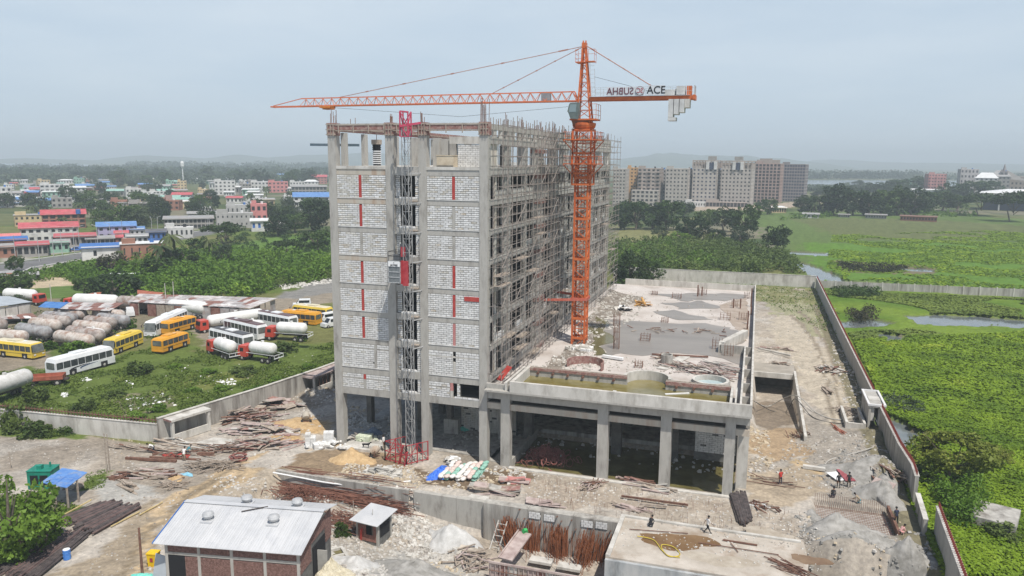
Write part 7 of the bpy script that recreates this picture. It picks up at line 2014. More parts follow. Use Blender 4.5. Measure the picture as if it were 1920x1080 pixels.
# street lamps and poles by the road
lampm = MB().cyl((0, 0, 0), (0, 0, 9), .13, 6, .08).bar((0, 0, 8.9), (1.6, 0, 9.3), .1).box(1.3, -.15, 9.25, 2.1, .15, 9.4).mesh('street_lamp', galv)
for i, (a, b_) in enumerate([(30, 494), (74, 490), (117, 480), (101, 482), (140, 474), (150, 470), (184, 468), (208, 462), (231, 456), (286, 448), (297, 446), (390, 438), (393, 434)]):
 tag(put('street_lamp', lampm, None, T(a, b_), r_.uniform(0, 6)), 'tall thin street lamp along the road through the town', 'street lamp', 'street lamps along the town road')
kb = MB()
def kerb(pts, h=.25, w_=.4):
 b = MB()
 for a, c in zip(pts[:-1], pts[1:]):
  p, q = G(*a), G(*c); b.bar((p.x, p.y, h / 2), (q.x, q.y, h / 2), w_, h)
 return b
b = kerb([(-40, 500), (60, 487), (158, 474), (250, 457), (330, 441), (420, 426)]); tag(b.build('kerb', w_white), kind='structure')
b = kerb([(20, 520), (60, 502), (160, 486)]); tag(b.build('kerb', w_white), kind='structure')
carm = None
def car(px, py, ang, m, label):
 p = T(px, py); t = thing('parked_car', label, 'car', p, ang)
 MB().hexa([(-2, -.85, .3), (2, -.85, .3), (2, .85, .3), (-2, .85, .3), (-2, -.85, .85), (2, -.85, .8), (2, .85, .8), (-2, .85, .85)]).hexa([(-1.5, -.78, .85), (1.1, -.78, .82), (1.1, .78, .82), (-1.5, .78, .85), (-1.1, -.65, 1.42), (.4, -.65, 1.42), (.4, .65, 1.42), (-1.1, .65, 1.42)]).build('body', m, t)
 MB().hexa([(-1.42, -.8, .88), (1.0, -.8, .88), (1.0, .8, .88), (-1.42, .8, .88), (-1.12, -.67, 1.36), (.42, -.67, 1.36), (.42, .67, 1.36), (-1.12, .67, 1.36)]).build('window_band', glass_d, t)
 for x in (-1.3, 1.3):
  for s in (-1, 1): wheel(t, x, s * .75, .3)
 return t
car(125, 469, .6, bus_white, 'white car parked before the shop with the pale green wall')
car(46, 518, .5, bus_white, 'white car beside the grey hut below the road')
car(246, 458, .5, bus_white, 'left white car parked by the workshop with the dark roof')
car(272, 455, .5, bus_white, 'right white car parked by the workshop with the dark roof')
car(207, 462, .5, bus_white, 'white car parked before the shop with the dark front')
car(145, 470, .5, paint('car_blue', (0.05, 0.16, 0.5)), 'bright blue vehicle beside the road before the red awning shop')
bld('small grey roofed hut below the road near the left edge', 40, 68, 512, 528, 1, 3, w_grey, 'gable', r_grey, 5)
bld('brown walled shack at the left edge below the road', -20, 22, 512, 535, 1, 3, w_brick, 'shed', r_grey, 5)
bld('ruined vine covered block with a grey stained roof in the marsh', 1822, 1898, 976, 996, 1, 5, conc_st, 'none', conc_st, 4.5, -4, 'ruin', 'ruined_block', open_=.5)
# say which one: name each lookalike by the building it stands next to
import re as _re
def _core(s):
 s = _re.split(r' (?:with|beside|near|at|before|behind|right|left|in|below|among|under|over|cut|joined|on|wrapped|half|of|rising) ', s)[0]
 return ' '.join(s.split()[:8])
_seen = {}
for o in list(bpy.data.objects):
 g = o.get('group')
 if g not in (TOWN, SM, R2, BELT, 'palms among the houses of the town'): continue
 d = o.matrix_basis.translation - CAM; dep = d.dot(FWD); x = 960 + F_PX * d.dot(CR) / dep; y = 540 + F_PX * d.dot(CD) / dep
 k = min(ANCH, key=lambda a: abs(a[0] - x) + 1.6 * abs(a[1] - y))
 dx, dy = x - k[0], y - k[1]
 rel = ('just ' if abs(dx) + abs(dy) < 26 else '') + (('right of' if dx > 0 else 'left of') if abs(dx) > 1.2 * abs(dy) else ('in front of' if dy > 0 else 'behind'))
 l = o['label']; head = l.split(' in the ')[0].split(' among ')[0].rstrip(',')
 new = ' '.join(f'{head} {rel} the {_core(k[2])}'.split()[:16])
 o['label'] = new
# ---------------------------------------------------------------- things lying and standing on the site
R3 = random.Random(99)
def rotm(az, el=0, roll=0): return Matrix.Rotation(az, 3, 'Z') @ Matrix.Rotation(-el, 3, 'Y') @ Matrix.Rotation(roll, 3, 'X')
def pile(label, px, py, n, L, w_, h_, mats, az=0, spread=.4, rx=2, ry=1, top=.8, z=None, name='plank_pile', cat='pile', part='plank', el=.12, base=None, group=None):
 p = T(px, py) if z is None else G(px, py, z)
 t = thing(name, label, cat, p, 0, group)
 ms = [MB().box(-.5, -.5, -.5, .5, .5, .5).mesh(part, m) for m in mats]
 for i in range(n):
  a = R3.gauss(0, 1) * rx * .5; b_ = R3.gauss(0, 1) * ry * .5; a = max(-rx, min(rx, a)); b_ = max(-ry, min(ry, b_))
  hgt = top * max(.05, 1 - (a / (rx * 1.1)) ** 2 - (b_ / (ry * 1.1)) ** 2)
  o = put(part, R3.choice(ms), t); l = L * R3.uniform(.55, 1.15)
  c, s = math.cos(az), math.sin(az)
  zz = R3.uniform(.03, hgt) + .04
  if z is None: zz += hz1(p.x + a * c - b_ * s, p.y + a * s + b_ * c) - p.z
  o.location = (a * c - b_ * s, a * s + b_ * c, zz)
  o.rotation_euler = (R3.uniform(-.3, .3), R3.gauss(0, el), az + R3.gauss(0, spread)); o.scale = (l, w_ * R3.uniform(.7, 1.3), h_ * R3.uniform(.8, 1.2))
 return t
WD = [wood, wood_pk, rust, form_red]; PK = [wood_pk, wood_pk, form_red, wood, conc_st]
stick = mat('dry_sticks', (0.22, 0.17, 0.13), (0.40, 0.34, 0.28), 3, .9)
pile('heap of pinkish formwork sheets against the left wall nearest the tower shadow', 505, 762, 44, 2.4, 1.1, .06, PK, .2, .7, 4.2, 2.4, 1.3, part='panel')
pile('tangled heap of brown planks below the pinkish sheets', 465, 785, 85, 3.2, .22, .08, WD, .5, .5, 3.8, 2.0, 1.4)
pile('heap of long boards and red sheets right of the open box room', 487, 808, 60, 2.8, .5, .08, PK + [conc_lt], .35, .45, 4.2, 1.3, 1.0)
pile('lower heap of boards ending at a round coil by the sand track', 478, 838, 90, 3.0, .25, .09, PK + [wood], .55, .35, 4.4, 1.2, 1.1)
pile('tangle of dry grey sticks beside the sand track', 398, 878, 110, 2.4, .07, .07, [stick, wood], .45, .6, 2.8, 1.3, .8, part='stick')
pile('layer of thin brown rods between the sticks and the board heap', 425, 845, 70, 3, .09, .07, [stick, rust], .5, .4, 3.2, 1.0, .7, part='stick')
pile('heap of rusty brown planks beside the blue plastic', 282, 893, 60, 3.2, .2, .1, [rust, wood, wood_pk], .25, .12, 3.0, .9, .7)
pile('short stack of grey timber left of the rusty brown planks', 238, 911, 9, 3.2, .3, .14, [wood, stick], -.35, .05, 1.2, .5, .4)
pile('crossed loose poles below the blue plastic', 322, 912, 20, 2.6, .09, .09, [stick], .0, .9, 1.6, .6, .5, part='stick')
pile('small heap of rusty rods at the left of the open yard', 222, 898, 18, 1.2, .1, .1, [rust], .3, .5, .9, .3, .3)
pile('loose boards before the left open box room', 330, 832, 26, 5.5, .2, .08, [wood, conc_lt, stick], .0, .12, 5, 1.0, .25)
pile('row of long thin boards lying past the two kneeling workers', 300, 848, 34, 5.5, .14, .07, [stick, rust, wood], .05, .08, 5, .8, .35)
pile('red net and scraps beside the worker in the white shirt', 328, 856, 24, 1.2, .25, .06, [rust, primer], .2, .8, 1.4, .4, .3, part='scrap')
def beam_thing(label, A, B, w_, m, z=.15, name='beam', cat='beam', h=None, group=None):
 a = T(*A, z); b_ = T(*B, z); return simple(name, label, cat, MB().bar(a, b_, w_, h or w_), m, group)
beam_thing('long rust brown beam lying alone on the pale ground', (236, 861), (331, 867), .28, rust)
beam_thing('thin long dark beam behind the lone rust brown one', (281, 859), (376, 864), .2, rust)
beam_thing('short dark beam left of the worker in the white shirt', (286, 854), (306, 852), .25, rust)
beam_thing('short dark beam right of the worker in the white shirt', (370, 853), (402, 852), .25, rust)
beam_thing('long pale pole running from the box room to the board heap', (300, 822), (410, 842), .16, conc_lt)
beam_thing('long pale pole just above the row of thin boards', (300, 830), (395, 846), .14, conc_lt)
# poles
for (px, py, hh_, lab) in ((201, 887, 4.6, 'left'), (206, 885, 4.4, 'right')):
 pole(px, py, hh_, f'{lab} one of two thin grey posts standing close together on the open ground', .08, wood)
pole(20, 879, 2.0, 'short thin post alone near the left edge of the open ground', .06, wood)
pole(267, 1078, 4.2, 'bundle post of rebar beside the yellow bin', .12, rust)
pole(700, 1012, 3.2, 'thin pole before the small hut', .05, conc_lt); pole(664, 1000, 3.4, 'thin pole left of the small hut', .05, wood)
beam_thing('thin cable post leaning beside the lower wooden frame', (672, 1050), (676, 1010), .06, wood, .1)
# generator and blue roofed shelter
p = T(84, 912); t = thing('generator', 'green metal generator box beside the blue roofed shelter', 'generator', p, .35)
gm_ = mat('generator_green', (0.01, 0.16, 0.11), (0.015, 0.24, 0.17), 1, .5)
MB().box(-1.2, -.9, .1, 1.2, .9, 2.0).build('casing', gm_, t); MB().box(-1.25, -.95, 2.0, 1.25, .95, 2.08).build('lid', gm_, t)
MB().box(-.4, -.5, 2.08, .1, 0, 2.5).cyl((.6, .3, 2.0), (.6, .3, 2.6), .1, 8).build('exhaust', gm_, t)
MB().box(-.9, -.92, .5, -.1, -.9, 1.6).box(.1, -.92, .5, .9, -.9, 1.6).build('louvre', dark, t); MB().box(-1.1, -.8, -.1, 1.1, .8, .1).build('skid', chassis_m, t)
t = patch_roof('blue_shelter', 'blue sheet roof shelter on wooden posts beside the green generator', [(117, 878), (163, 886), (125, 915), (78, 905)], 2.3, 6, 2, [mat('blue_roof_faded', (0.06, 0.17, 0.46), (0.13, 0.27, 0.56), 1.5, .6, c3=(.3, .33, .38), scale3=1.2)], cat='shelter', poly_z=None)
for i, (a, b_) in enumerate(((130, 918), (150, 914), (118, 915))): pile('junk under the blue shelter', a, b_, 5, .7, .5, .4, [conc_lt, white_p, wood], 0, .8, .5, .3, .5, name='junk_pile', part='box', group='junk under the blue shelter')
# dark pipe stacks
def pipes(label, A, B, C_, D, n, r, m, z=.1, layers=2, name='pipe_stack'):
 a, b_, c, d = T(*A), T(*B), T(*C_), T(*D); t = thing(name, label, 'pipes', a); pm = MB().cyl((0, 0, 0), (1, 0, 0), r, 7).mesh('pipe', m)
 m2 = [pm] + [MB().cyl((0, 0, 0), (1, 0, 0), r, 7).mesh('pipe', mat('pipe_dark', (.045, .037, .037), (.11, .09, .085), 2, .6))]
 for k in range(layers):
  for i in range(n):
   f = (i + .5 * k) / n; p0 = a.lerp(d, f) - a; p1 = b_.lerp(c, f) - a; j = R3.uniform(-.5, .5); dv = (p1 - p0).normalized()
   p0 = p0 + dv * j; p1 = p1 + dv * (j + R3.uniform(-.4, .4)); v_ = p1 - p0
   zz = max(hz1((a + p0).x, (a + p0).y), hz1((a + p1).x, (a + p1).y)) - a.z + z + k * r * 1.8
   o = put('pipe', R3.choice(m2), t, (p0.x, p0.y, zz)); o.rotation_euler = (0, R3.uniform(-.01, .01), math.atan2(v_.y, v_.x) + R3.uniform(-.012, .012)); o.scale = (v_.length, 1, 1)
 return t
pipes('stack of dark rusty pipes right of the big lower left tree', (113, 976), (196, 943), (262, 956), (176, 1006), 26, .10, mat('pipe_brown', (.085, .058, .055), (.16, .11, .10), 2, .6))
pipes('second stack of dark rusty pipes running into the lower left corner', (-40, 1064), (88, 1004), (172, 1002), (70, 1090), 30, .10, MATS['pipe_brown'])
pipes('stack of black pipes lying beside the last deck column', (1368, 930), (1386, 985), (1410, 980), (1398, 930), 12, .11, MATS['pipe_dark'], .12)
beam_thing('long yellow bamboo pole along the upper pipe stack', (112, 977), (172, 944), .1, mat('bamboo', (0.50, 0.38, 0.16), (0.6, .48, .25), 2, .7), .4)
beam_thing('yellow bamboo pole lying on the sand track right of the pipes', (262, 968), (305, 944), .09, MATS['bamboo'])
beam_thing('yellow bamboo pole on the grass below the upper pipe stack', (208, 990), (262, 962), .09, MATS['bamboo'])
p = T(126, 1048); t = thing('oil_drum', 'blue oil drum with a white top beside the lower pipe stack', 'drum', p)
MB().lathe((0, 0, 0), [(.3, 0), (.31, .02), (.3, .3), (.32, .32), (.3, .34), (.3, .58), (.32, .6), (.3, .62), (.31, .88), (.29, .9)], 16).build('body', mat('drum_blue', (0.05, .17, .5), (.08, .24, .6), 2, .5), t); MB().lathe((0, 0, .9), [(.29, 0), (.28, .015)], 16).build('lid', white_p, t)
p = T(289, 1060); t = thing('yellow_bin', 'bright yellow plastic bin beside the metal roofed brick shed', 'bin', p, .2)
MB().hexa([(-.35, -.3, 0), (.35, -.3, 0), (.35, .3, 0), (-.35, .3, 0), (-.42, -.36, 1.15), (.42, -.36, 1.15), (.42, .36, 1.15), (-.42, .36, 1.15)]).build('body', mat('bin_yellow', (.72, .45, .01), (.8, .52, .02), 2, .5), t); MB().box(-.45, -.4, 1.15, .45, .4, 1.25).build('lid', MATS['bin_yellow'], t)
MB().quad((-.15, -.365, .5), (.15, -.365, .5), (.12, -.37, .85), (-.12, -.37, .85)).build('label', red_p, t)
simple('metal_sheet', 'grey corrugated sheet leaning at the left end of the brick shed', 'sheet', MB().hexa([(-.8, -.3, 0), (.7, -.5, 0), (.7, -.45, 0), (-.8, -.25, 0), (-.8, .2, 1.9), (.6, 0, 1.9), (.6, .05, 1.9), (-.8, .25, 1.9)]), MATS['grey_sheet_roof'], loc=T(306, 1082))
def heap(name, label, px, py, rx, ry, h, m, cat='heap', n=18, seed=1, z=None, rough=.25, smooth=True):
 p = T(px, py) if z is None else G(px, py, z); r_ = random.Random(seed); V = []; F = []; rings = 9
 V.append((0, 0, h))
 for j in range(1, rings + 1):
  f = j / rings
  for i in range(n * 2):
   a = PI * i / n; k = 1 + rough * math.sin(3 * a + seed) * f + r_.uniform(-.07, .07)
   zz = h * (1 - f) ** 1.25 + r_.uniform(-.06, .06) * h
   V.append((rx * f * k * math.cos(a), ry * f * k * math.sin(a), zz if j < rings else -.35))
 N = n * 2
 for i in range(N): F.append((0, 1 + i, 1 + (i + 1) % N))
 V = [(x, y, z + .16 * h * (vn1(x * 2.3 + seed, y * 2.3) + vn1(x * 5 + seed, y * 5) * .6 - .8) * (1 if 0 < z else .2) + (hz1(p.x + x, p.y + y) - p.z if name != 'covered' else 0)) for x, y, z in V]
 b = MB(); b.v = V
 for f in F: b.f.append(f); b.m.append(0)
 for j in range(rings - 1):
  for i in range(N):
   a = 1 + j * N + i; c = 1 + j * N + (i + 1) % N; b.f.append((a, a + N, c + N, c)); b.m.append(0)
 return tag(put(name, b.mesh(name, m, smooth), None, p), label, cat)
sand_m = mat('sand', (0.42, 0.29, 0.155), (0.54, 0.39, 0.22), 2, .95, bump=.4, c3=(.30, .19, .10), scale3=1.2)
ash = mat('grey_spoil', (0.25, 0.24, 0.22), (0.38, 0.365, 0.34), 1.4, .95, bump=.7, c3=(.18, .17, .15), scale3=1)
powder = mat('pale_gravel', (0.42, 0.41, 0.39), (0.56, 0.55, 0.53), 1.6, .95, bump=.5)
heap('sand_pile', 'cone of orange sand with a darker top before the second tower column', 660, 862, 2.9, 2.1, 1.5, sand_m, seed=2)
heap('sand_pile', 'flat spread of orange sand at the edge of the tower shadow', 555, 795, 3.6, 2.2, .55, sand_m, seed=3)
heap('sand_pile', 'little cone of orange sand among the crossed poles', 330, 897, 1.1, .8, .5, sand_m, seed=4)
heap('gravel_heap', 'pale grey gravel heap below the small hut', 668, 1058, 2.4, 2.0, .9, powder, seed=5)
heap('gravel_heap', 'broad grey spoil heap at the bottom edge in the middle', 785, 1075, 4.6, 3.2, 1.5, ash, seed=6)
heap('gravel_heap', 'smooth pale sand heap against the pit wall', 845, 1012, 2.9, 1.8, 1.6, powder, seed=7)
heap('spoil_heap', 'long grey clay heap right of the raised slab', 1565, 1040, 3.4, 3.0, 1.6, ash, seed=8, rough=.4)
heap('spoil_heap', 'low grey clay heap spreading to the lower right edge', 1630, 1085, 4.6, 2.6, 1.4, ash, seed=9, rough=.4)
heap('clay_lump', 'big rounded grey clay lump against the marsh wall at the lower right', 1700, 1050, 1.75, 1.9, 2.5, ash, seed=10)
heap('spoil_heap', 'craggy grey clay heap beside the marsh wall above the mesh pit', 1655, 905, 2.4, 3.2, 1.9, ash, seed=11, rough=.4)
heap('spoil_heap', 'flat rough clay mound above the workers in black', 1600, 880, 3.2, 2.4, .9, ash, seed=12, rough=.4)
heap('rubble_mound', 'cream coloured rubble mound at the right end of the brick shed', 622, 1078, 1.8, 1.7, 1.5, mat('cream_rubble', (.52, .46, .33), (.66, .6, .46), 3, .95, bump=1, bdist=.15), seed=13, rough=.3, smooth=False)
mat('mixed_rubble', (.28, .25, .22), (.5, .46, .41), 3, .95, bump=1, bdist=.15)
# rocks and rubble scattered
def rubble(name, poly, n, size, m, seed, z=None, lift=.0):
 r_ = np.random.default_rng(seed); q = gp(poly, z or 0); xs = [p_[0] for p_ in q]; ys = [p_[1] for p_ in q]
 P = np.stack([r_.uniform(min(xs), max(xs), n * 4), r_.uniform(min(ys), max(ys), n * 4)], 1); P = P[inpoly(P[:, 0], P[:, 1], q)]
 k = fbm(P[:, 0] * .5, P[:, 1] * .5, 3, seed) > .42; P = P[k][:n]; rd_ = random.Random(seed); b = MB()
 Zs = hz(P[:, 0], P[:, 1]) if z is None else np.full(len(P), z)
 for (x, y), zz in zip(P, Zs): b.rock((x, y, zz + lift), rd_.uniform(*size) * rd_.uniform(.5, 1.3), rd_, rd_.uniform(.3, .8))
 return tag(b.build(name, m), kind='stuff')
rb = [conc_lt, mat('rubble_white', (.36, .34, .31), (.58, .55, .51), 3, .95), MATS['mixed_rubble'], mat('rubble_yellow', (.38, .31, .22), (.54, .46, .34), 3, .95)]
for i, (poly, n, s) in enumerate([
 ([(430,800),(560,720),(620,740),(600,800),(520,840),(440,870)], 260, (.06, .26)),
 ([(560,700),(640,720),(640,760),(570,745)], 140, (.12, .42)),
 ([(380,890),(560,900),(760,930),(820,990),(700,1085),(560,1085),(420,935)], 900, (.05, .22)),
 ([(640,870),(760,870),(900,920),(820,925),(640,895)], 420, (.06, .24)),
 ([(740,915),(830,930),(860,990),(800,1000),(730,980)], 420, (.1, .34)),
 ([(880,870),(990,880),(980,910),(900,905),(860,890)], 260, (.06, .28)),
 ([(960,880),(1380,940),(1540,975),(1540,1000),(1180,960),(960,930)], 420, (.04, .16)),
 ([(1385,790),(1440,800),(1450,880),(1400,900)], 160, (.08, .34)),
 ([(1415,560),(1560,560),(1640,760),(1560,760),(1480,690),(1415,680)], 420, (.05, .2)),
 ([(1560,640),(1600,680),(1640,760),(1600,780),(1560,720)], 200, (.08, .32)),
 ([(1500,800),(1640,820),(1680,920),(1540,930),(1440,880)], 420, (.05, .22)),
 ([(1500,960),(1690,980),(1720,1085),(1540,1085)], 300, (.05, .2)),
 ([(560,1000),(690,1000),(690,1085),(600,1085)], 300, (.08, .32)),
 ([(200,800),(330,815),(330,860),(210,900)], 130, (.04, .16)),
 ([(200,980),(420,900),(400,960),(260,1085),(150,1085)], 120, (.03, .14)),
 ([(800,985),(940,1030),(915,1085),(780,1085)], 260, (.06, .24)),
 ([(-20,820),(200,830),(200,880),(80,880),(-20,870)], 120, (.03, .12)),
 ([(1720,910),(1790,960),(1800,1060),(1740,1040)], 90, (.08, .3)),
 ([(300,1040),(260,1085),(330,1085),(330,1060)], 30, (.06, .2)),
 ([(640,760),(740,770),(740,830),(640,830)], 160, (.08, .3))]):
 rubble('rubble', poly, n, s, rb[i % 4] if i not in (2, 6) else rb[1], 200 + i)
 rubble('rubble', poly, n // 2, s, rb[(i + 2) % 4], 300 + i)
rubble('clods', [(1490,965),(1560,985),(1640,1000),(1740,1000),(1760,1085),(1520,1085)], 1100, (.05, .28), ash, 501)
rubble('clods', [(1560,860),(1620,820),(1680,860),(1700,930),(1600,925),(1530,900)], 600, (.05, .26), ash, 502)
rubble('clods', [(640,900),(780,905),(860,985),(800,1040),(700,1040),(600,985)], 700, (.06, .22), conc_st, 503)
rubble('clods', [(400,930),(640,960),(700,1000),(560,1010),(450,960)], 400, (.04, .16), MATS['mixed_rubble'], 504)
rubble('rubble', [(650,775),(738,780),(738,835),(655,815)], 420, (.06, .3), conc_lt, 505, .12)
rubble('rubble', [(800,790),(900,800),(900,850),(800,840)], 160, (.05, .2), conc, 506, .12)
rubble('rubble', [(970,800),(1360,860),(1360,890),(1200,870),(970,850)], 120, (.05, .25), conc, 507, .12)
rubble('sticks', [(200,820),(560,840),(430,940),(200,960)], 350, (.03, .12), stick, 508)
rubble('rubble', [(1180,975),(1530,985),(1540,1040),(1560,1075),(1150,1030)], 260, (.03, .13), conc_lt, 509, .62)
rubble('rubble', [(1180,975),(1400,982),(1540,1000),(1540,1040),(1300,990)], 160, (.03, .12), MATS['mixed_rubble'], 510, .62)
# rubble on the deck beside the scaffold
for i, (poly, n, s) in enumerate([([(1010,690),(1080,640),(1105,600),(1120,560),(1150,545),(1215,560),(1190,600),(1110,640),(1130,690),(960,715)], 700, (.08, .34)), ([(960,690),(1160,670),(1400,690),(1400,715),(1240,700),(1000,690)], 260, (.05, .22)), ([(1150,545),(1400,550),(1400,620),(1150,600)], 130, (.04, .2))]):
 rubble('deck_rubble', poly, n, s, rb[i], 400 + i, 8.92)
 rubble('deck_rubble', poly, n // 2, s, rb[2], 420 + i, 8.92)
pile('tangled heap of pale and red boards on the deck behind the round basin', 1310, 695, 80, 3.2, .16, .07, PK + [wood, conc_lt], -.45, .35, 4.4, 1.6, .7, z=9.0)
pile('long strewn boards toward the right wall of the deck', 1350, 690, 30, 3.4, .14, .07, [wood_pk, conc_lt], -.8, .3, 2.4, 2.0, .5, z=9.0)
pile('dark timber heap on the deck left of the pale path', 1245, 670, 26, 1.6, .16, .1, [wood, rust], .6, .5, 1.2, .8, .5, z=9.0)
pile('white rimmed precast pieces at the foot of the crane', 1090, 655, 22, 1.1, .7, .35, [conc_lt, white_p, conc_lt], .1, .4, 1.6, .6, .5, z=9.0, name='precast_pile', part='precast_piece')
pile('white and black sheet scrap on the deck near the orange frame', 1172, 581, 12, 1.6, .9, .12, [white_p, dark, conc_lt], 0, .9, 1.4, .7, .7, z=9.0, name='scrap_pile', part='scrap', el=.4)
pile('orange formwork pieces near the far left of the deck', 1206, 573, 14, 2.2, .3, .1, [mat('formwork_orange', (.45, .24, .07), (.55, .33, .12), 2, .8)], -.4, .5, 1.4, 1.0, 1.0, z=9.0, el=.3)
pile('scattered dark sticks floating in the deck water', 1270, 620, 30, 1.3, .16, .06, [rust, wood], .1, .9, 8, 2.5, .1, z=9.0, part='stick')
beam_thing('long white beam lying at the near edge of the deck water', (1130, 668), (1168, 672), .35, white_p, 9.0 + .2) if False else simple('beam', 'long white channel beam lying between crane foot and deck water', 'beam', MB().bar(G(1130, 667, 9.2), G(1168, 673, 9.2), .5, .3), white_p)
simple('beam', 'long rusty beam lying across the near edge of the deck water', 'beam', MB().bar(G(1222, 664, 9.1), G(1328, 669, 9.1), .2, .2), rust)
simple('path_slab', 'pale plank path crossing the deck behind the curved pool wall', 'path', MB().bar(G(1240, 692, 9.0), G(1285, 668, 9.0), 1.3, .12), conc_lt)
simple('board', 'white board floating in the green pool water near its middle', 'board', MB().bar(G(1147, 740, 9.3), G(1153, 733, 9.3), .35, .1), white_p)
simple('board', 'long white board floating in the right part of the pool', 'board', MB().bar(G(1247, 739, 9.3), G(1292, 737, 9.3), .25, .1), white_p)
cyl_c = MB().lathe((0, 0, 0), [(.75, 0), (.75, 1.1), (.6, 1.1), (.6, .2)], 16)
p = G(1250, 680, 9.0); tag(cyl_c.build('well_ring', conc_st, None, loc=p), 'round concrete well ring with bars on the deck', 'ring')
# the strip between deck and marsh wall
pile('brown boards lying before the ramp entrance roof', 1455, 655, 24, 3.4, .3, .08, PK, -.1, .25, 2.4, .9, .35)
pile('dark loose boards on the ramp entrance roof', 1462, 684, 16, 2.0, .25, .08, [rust, wood], 0, .5, 1.6, .5, .4)
beam_thing('long pale beam slanting over the ramp entrance roof', (1420, 693), (1482, 672), .28, conc_lt, .5)
pile('heap of dark boards and rubble beside the marsh wall', 1555, 695, 70, 1.8, .25, .08, [wood, rust, conc_lt], .9, .7, 1.6, 2.6, .8)
pile('short stack of grey boards on the track right of the ramp', 1552, 735, 12, 2.8, .35, .12, [wood, stick], 1.9, .06, .6, .5, .5)
pile('branches and scraps near the rooftop box', 1595, 775, 50, 1.8, .1, .08, [stick, wood], .8, .8, 1.8, 2.4, .5, part='stick')
pile('red hose loops and rods on the pale ground left of the trough', 1575, 808, 8, 3.6, .08, .08, [mat('hose_red', (.35, .12, .08), (.4, .16, .1), 2, .6)], 1.9, .08, .5, .4, .1, part='rod')
pile('rebar and sticks at the foot of the ramp wall', 1495, 820, 30, 1.6, .08, .08, [stick, rust], 1.7, .5, .4, 1.6, .7, part='stick')
pile('planks leaning against the marsh wall beside the mesh pit', 1690, 900, 26, 2.6, .2, .1, [wood, stick, rust], 1.6, .3, .6, 3, .9)
pile('broken dark slabs above the craggy clay heap', 1640, 862, 12, 1.2, .6, .2, [conc_st, wood], .6, .6, .9, .8, .5, part='slab_piece')
simple('panel', 'deep red sheet lying behind the two workers in black', 'sheet', MB().bar(T(1577, 885, .35), T(1595, 905, .2), 1.1, .06), mat('sheet_crimson', (.25, .06, .07), (.33, .10, .11), 2, .7))
simple('panel', 'white sheet tilted beside the two workers in black', 'sheet', MB().bar(T(1558, 890, .3), T(1580, 903, .15), 1.3, .05), white_p)
simple('concrete_beam', 'long pale concrete beam lying above the workers in black', 'beam', MB().bar(T(1505, 878, .25), T(1547, 884, .25), .5, .35), conc_lt)
simple('slab_piece', 'ribbed pinkish slab lying on the clay at the lower right', 'slab', MB().bar(T(1627, 1022, .3), T(1655, 1028, .3), 1.7, .15), wood_pk)
simple('sloped_board', 'brown sloping board at the right end of the mesh pit', 'board', MB().bar(T(1636, 935, .1), T(1660, 915, .9), 2.2, .1), wood_pk)
def hose(label, pts, r, m, name='hose'):
 P = [Vector(p) for p in pts]; out = []
 for i in range(len(P) - 1):
  a = P[max(i - 1, 0)]; b_ = P[i]; c = P[i + 1]; d = P[min(i + 2, len(P) - 1)]
  for k in range(6):
   u = k / 6; out.append(.5 * ((2 * b_) + (c - a) * u + (2 * a - 5 * b_ + 4 * c - d) * u * u + (3 * b_ - a - 3 * c + d) * u ** 3))
 out.append(P[-1]); return simple(name, label, 'hose', MB().tube(out, r, 6), m)
hs = mat('hose_grey', (.36, .34, .31), (.46, .44, .4), 2, .6); hk = mat('hose_dark', (.08, .075, .07), (.14, .13, .12), 2, .6)
hose('grey hose sagging from the deck over the ramp to the rooftop box', [G(1414, 752, 1.5), T(1440, 764, .2), G(1490, 741, .8), T(1530, 775, .1), T(1570, 788, .1), T(1608, 785, .4)], .07, hs)
hose('second dark hose sagging below the grey one over the ramp', [G(1414, 752, 1.3), T(1450, 772, .1), T(1478, 766, .1), G(1492, 748, .7), T(1525, 784, .1), T(1575, 795, .1), T(1608, 790, .3)], .06, hk)
hose('pale hose curving from the trough across the clay', [T(1546, 872, .1), T(1560, 862, .1), T(1600, 852, .1), T(1636, 842, .2)], .07, hs)
hose('white pipe sagging along the top of the retaining wall', [G(512, 886, .3), G(560, 895, -.1), G(620, 906, -.2), G(690, 911, -.3), G(770, 902, .3)], .09, white_p, 'pipe')
hose('yellow hose coiled on the raised slab', [G(1195, 1005, .75), G(1225, 1012, .7), G(1240, 1030, .7), G(1255, 1043, .7), G(1275, 1040, .7), G(1262, 1025, .7), G(1240, 1022, .7), G(1250, 1040, .7), G(1275, 1045, .7)], .04, mat('hose_yellow', (.55, .42, .06), None, rough=.6))
for (A, B, lab) in (((1180, 992), (1290, 1000), 'thin rod lying along the far edge of the raised slab'), ((1355, 1012), (1420, 1022), 'rusty beam with a small machine on the raised slab'), ((1445, 1060), (1510, 1075), 'loose rods lying near the right end of the raised slab'), ((1370, 1018), (1384, 1035), 'short rod end on the raised slab below the walking worker'), ((1310, 1017), (1460, 1040), 'long thin rod slanting over the middle of the slab')):
 simple('rod', lab, 'rod', MB().bar(G(*A, .72), G(*B, .72), .12 if 'beam' in lab else .06), rust)
pile('bundle of thin rods scattered at the right end of the raised slab', 1480, 1068, 14, 3.4, .06, .06, [rust], -.5, .2, 1.2, .8, .15, z=.7, part='rod')
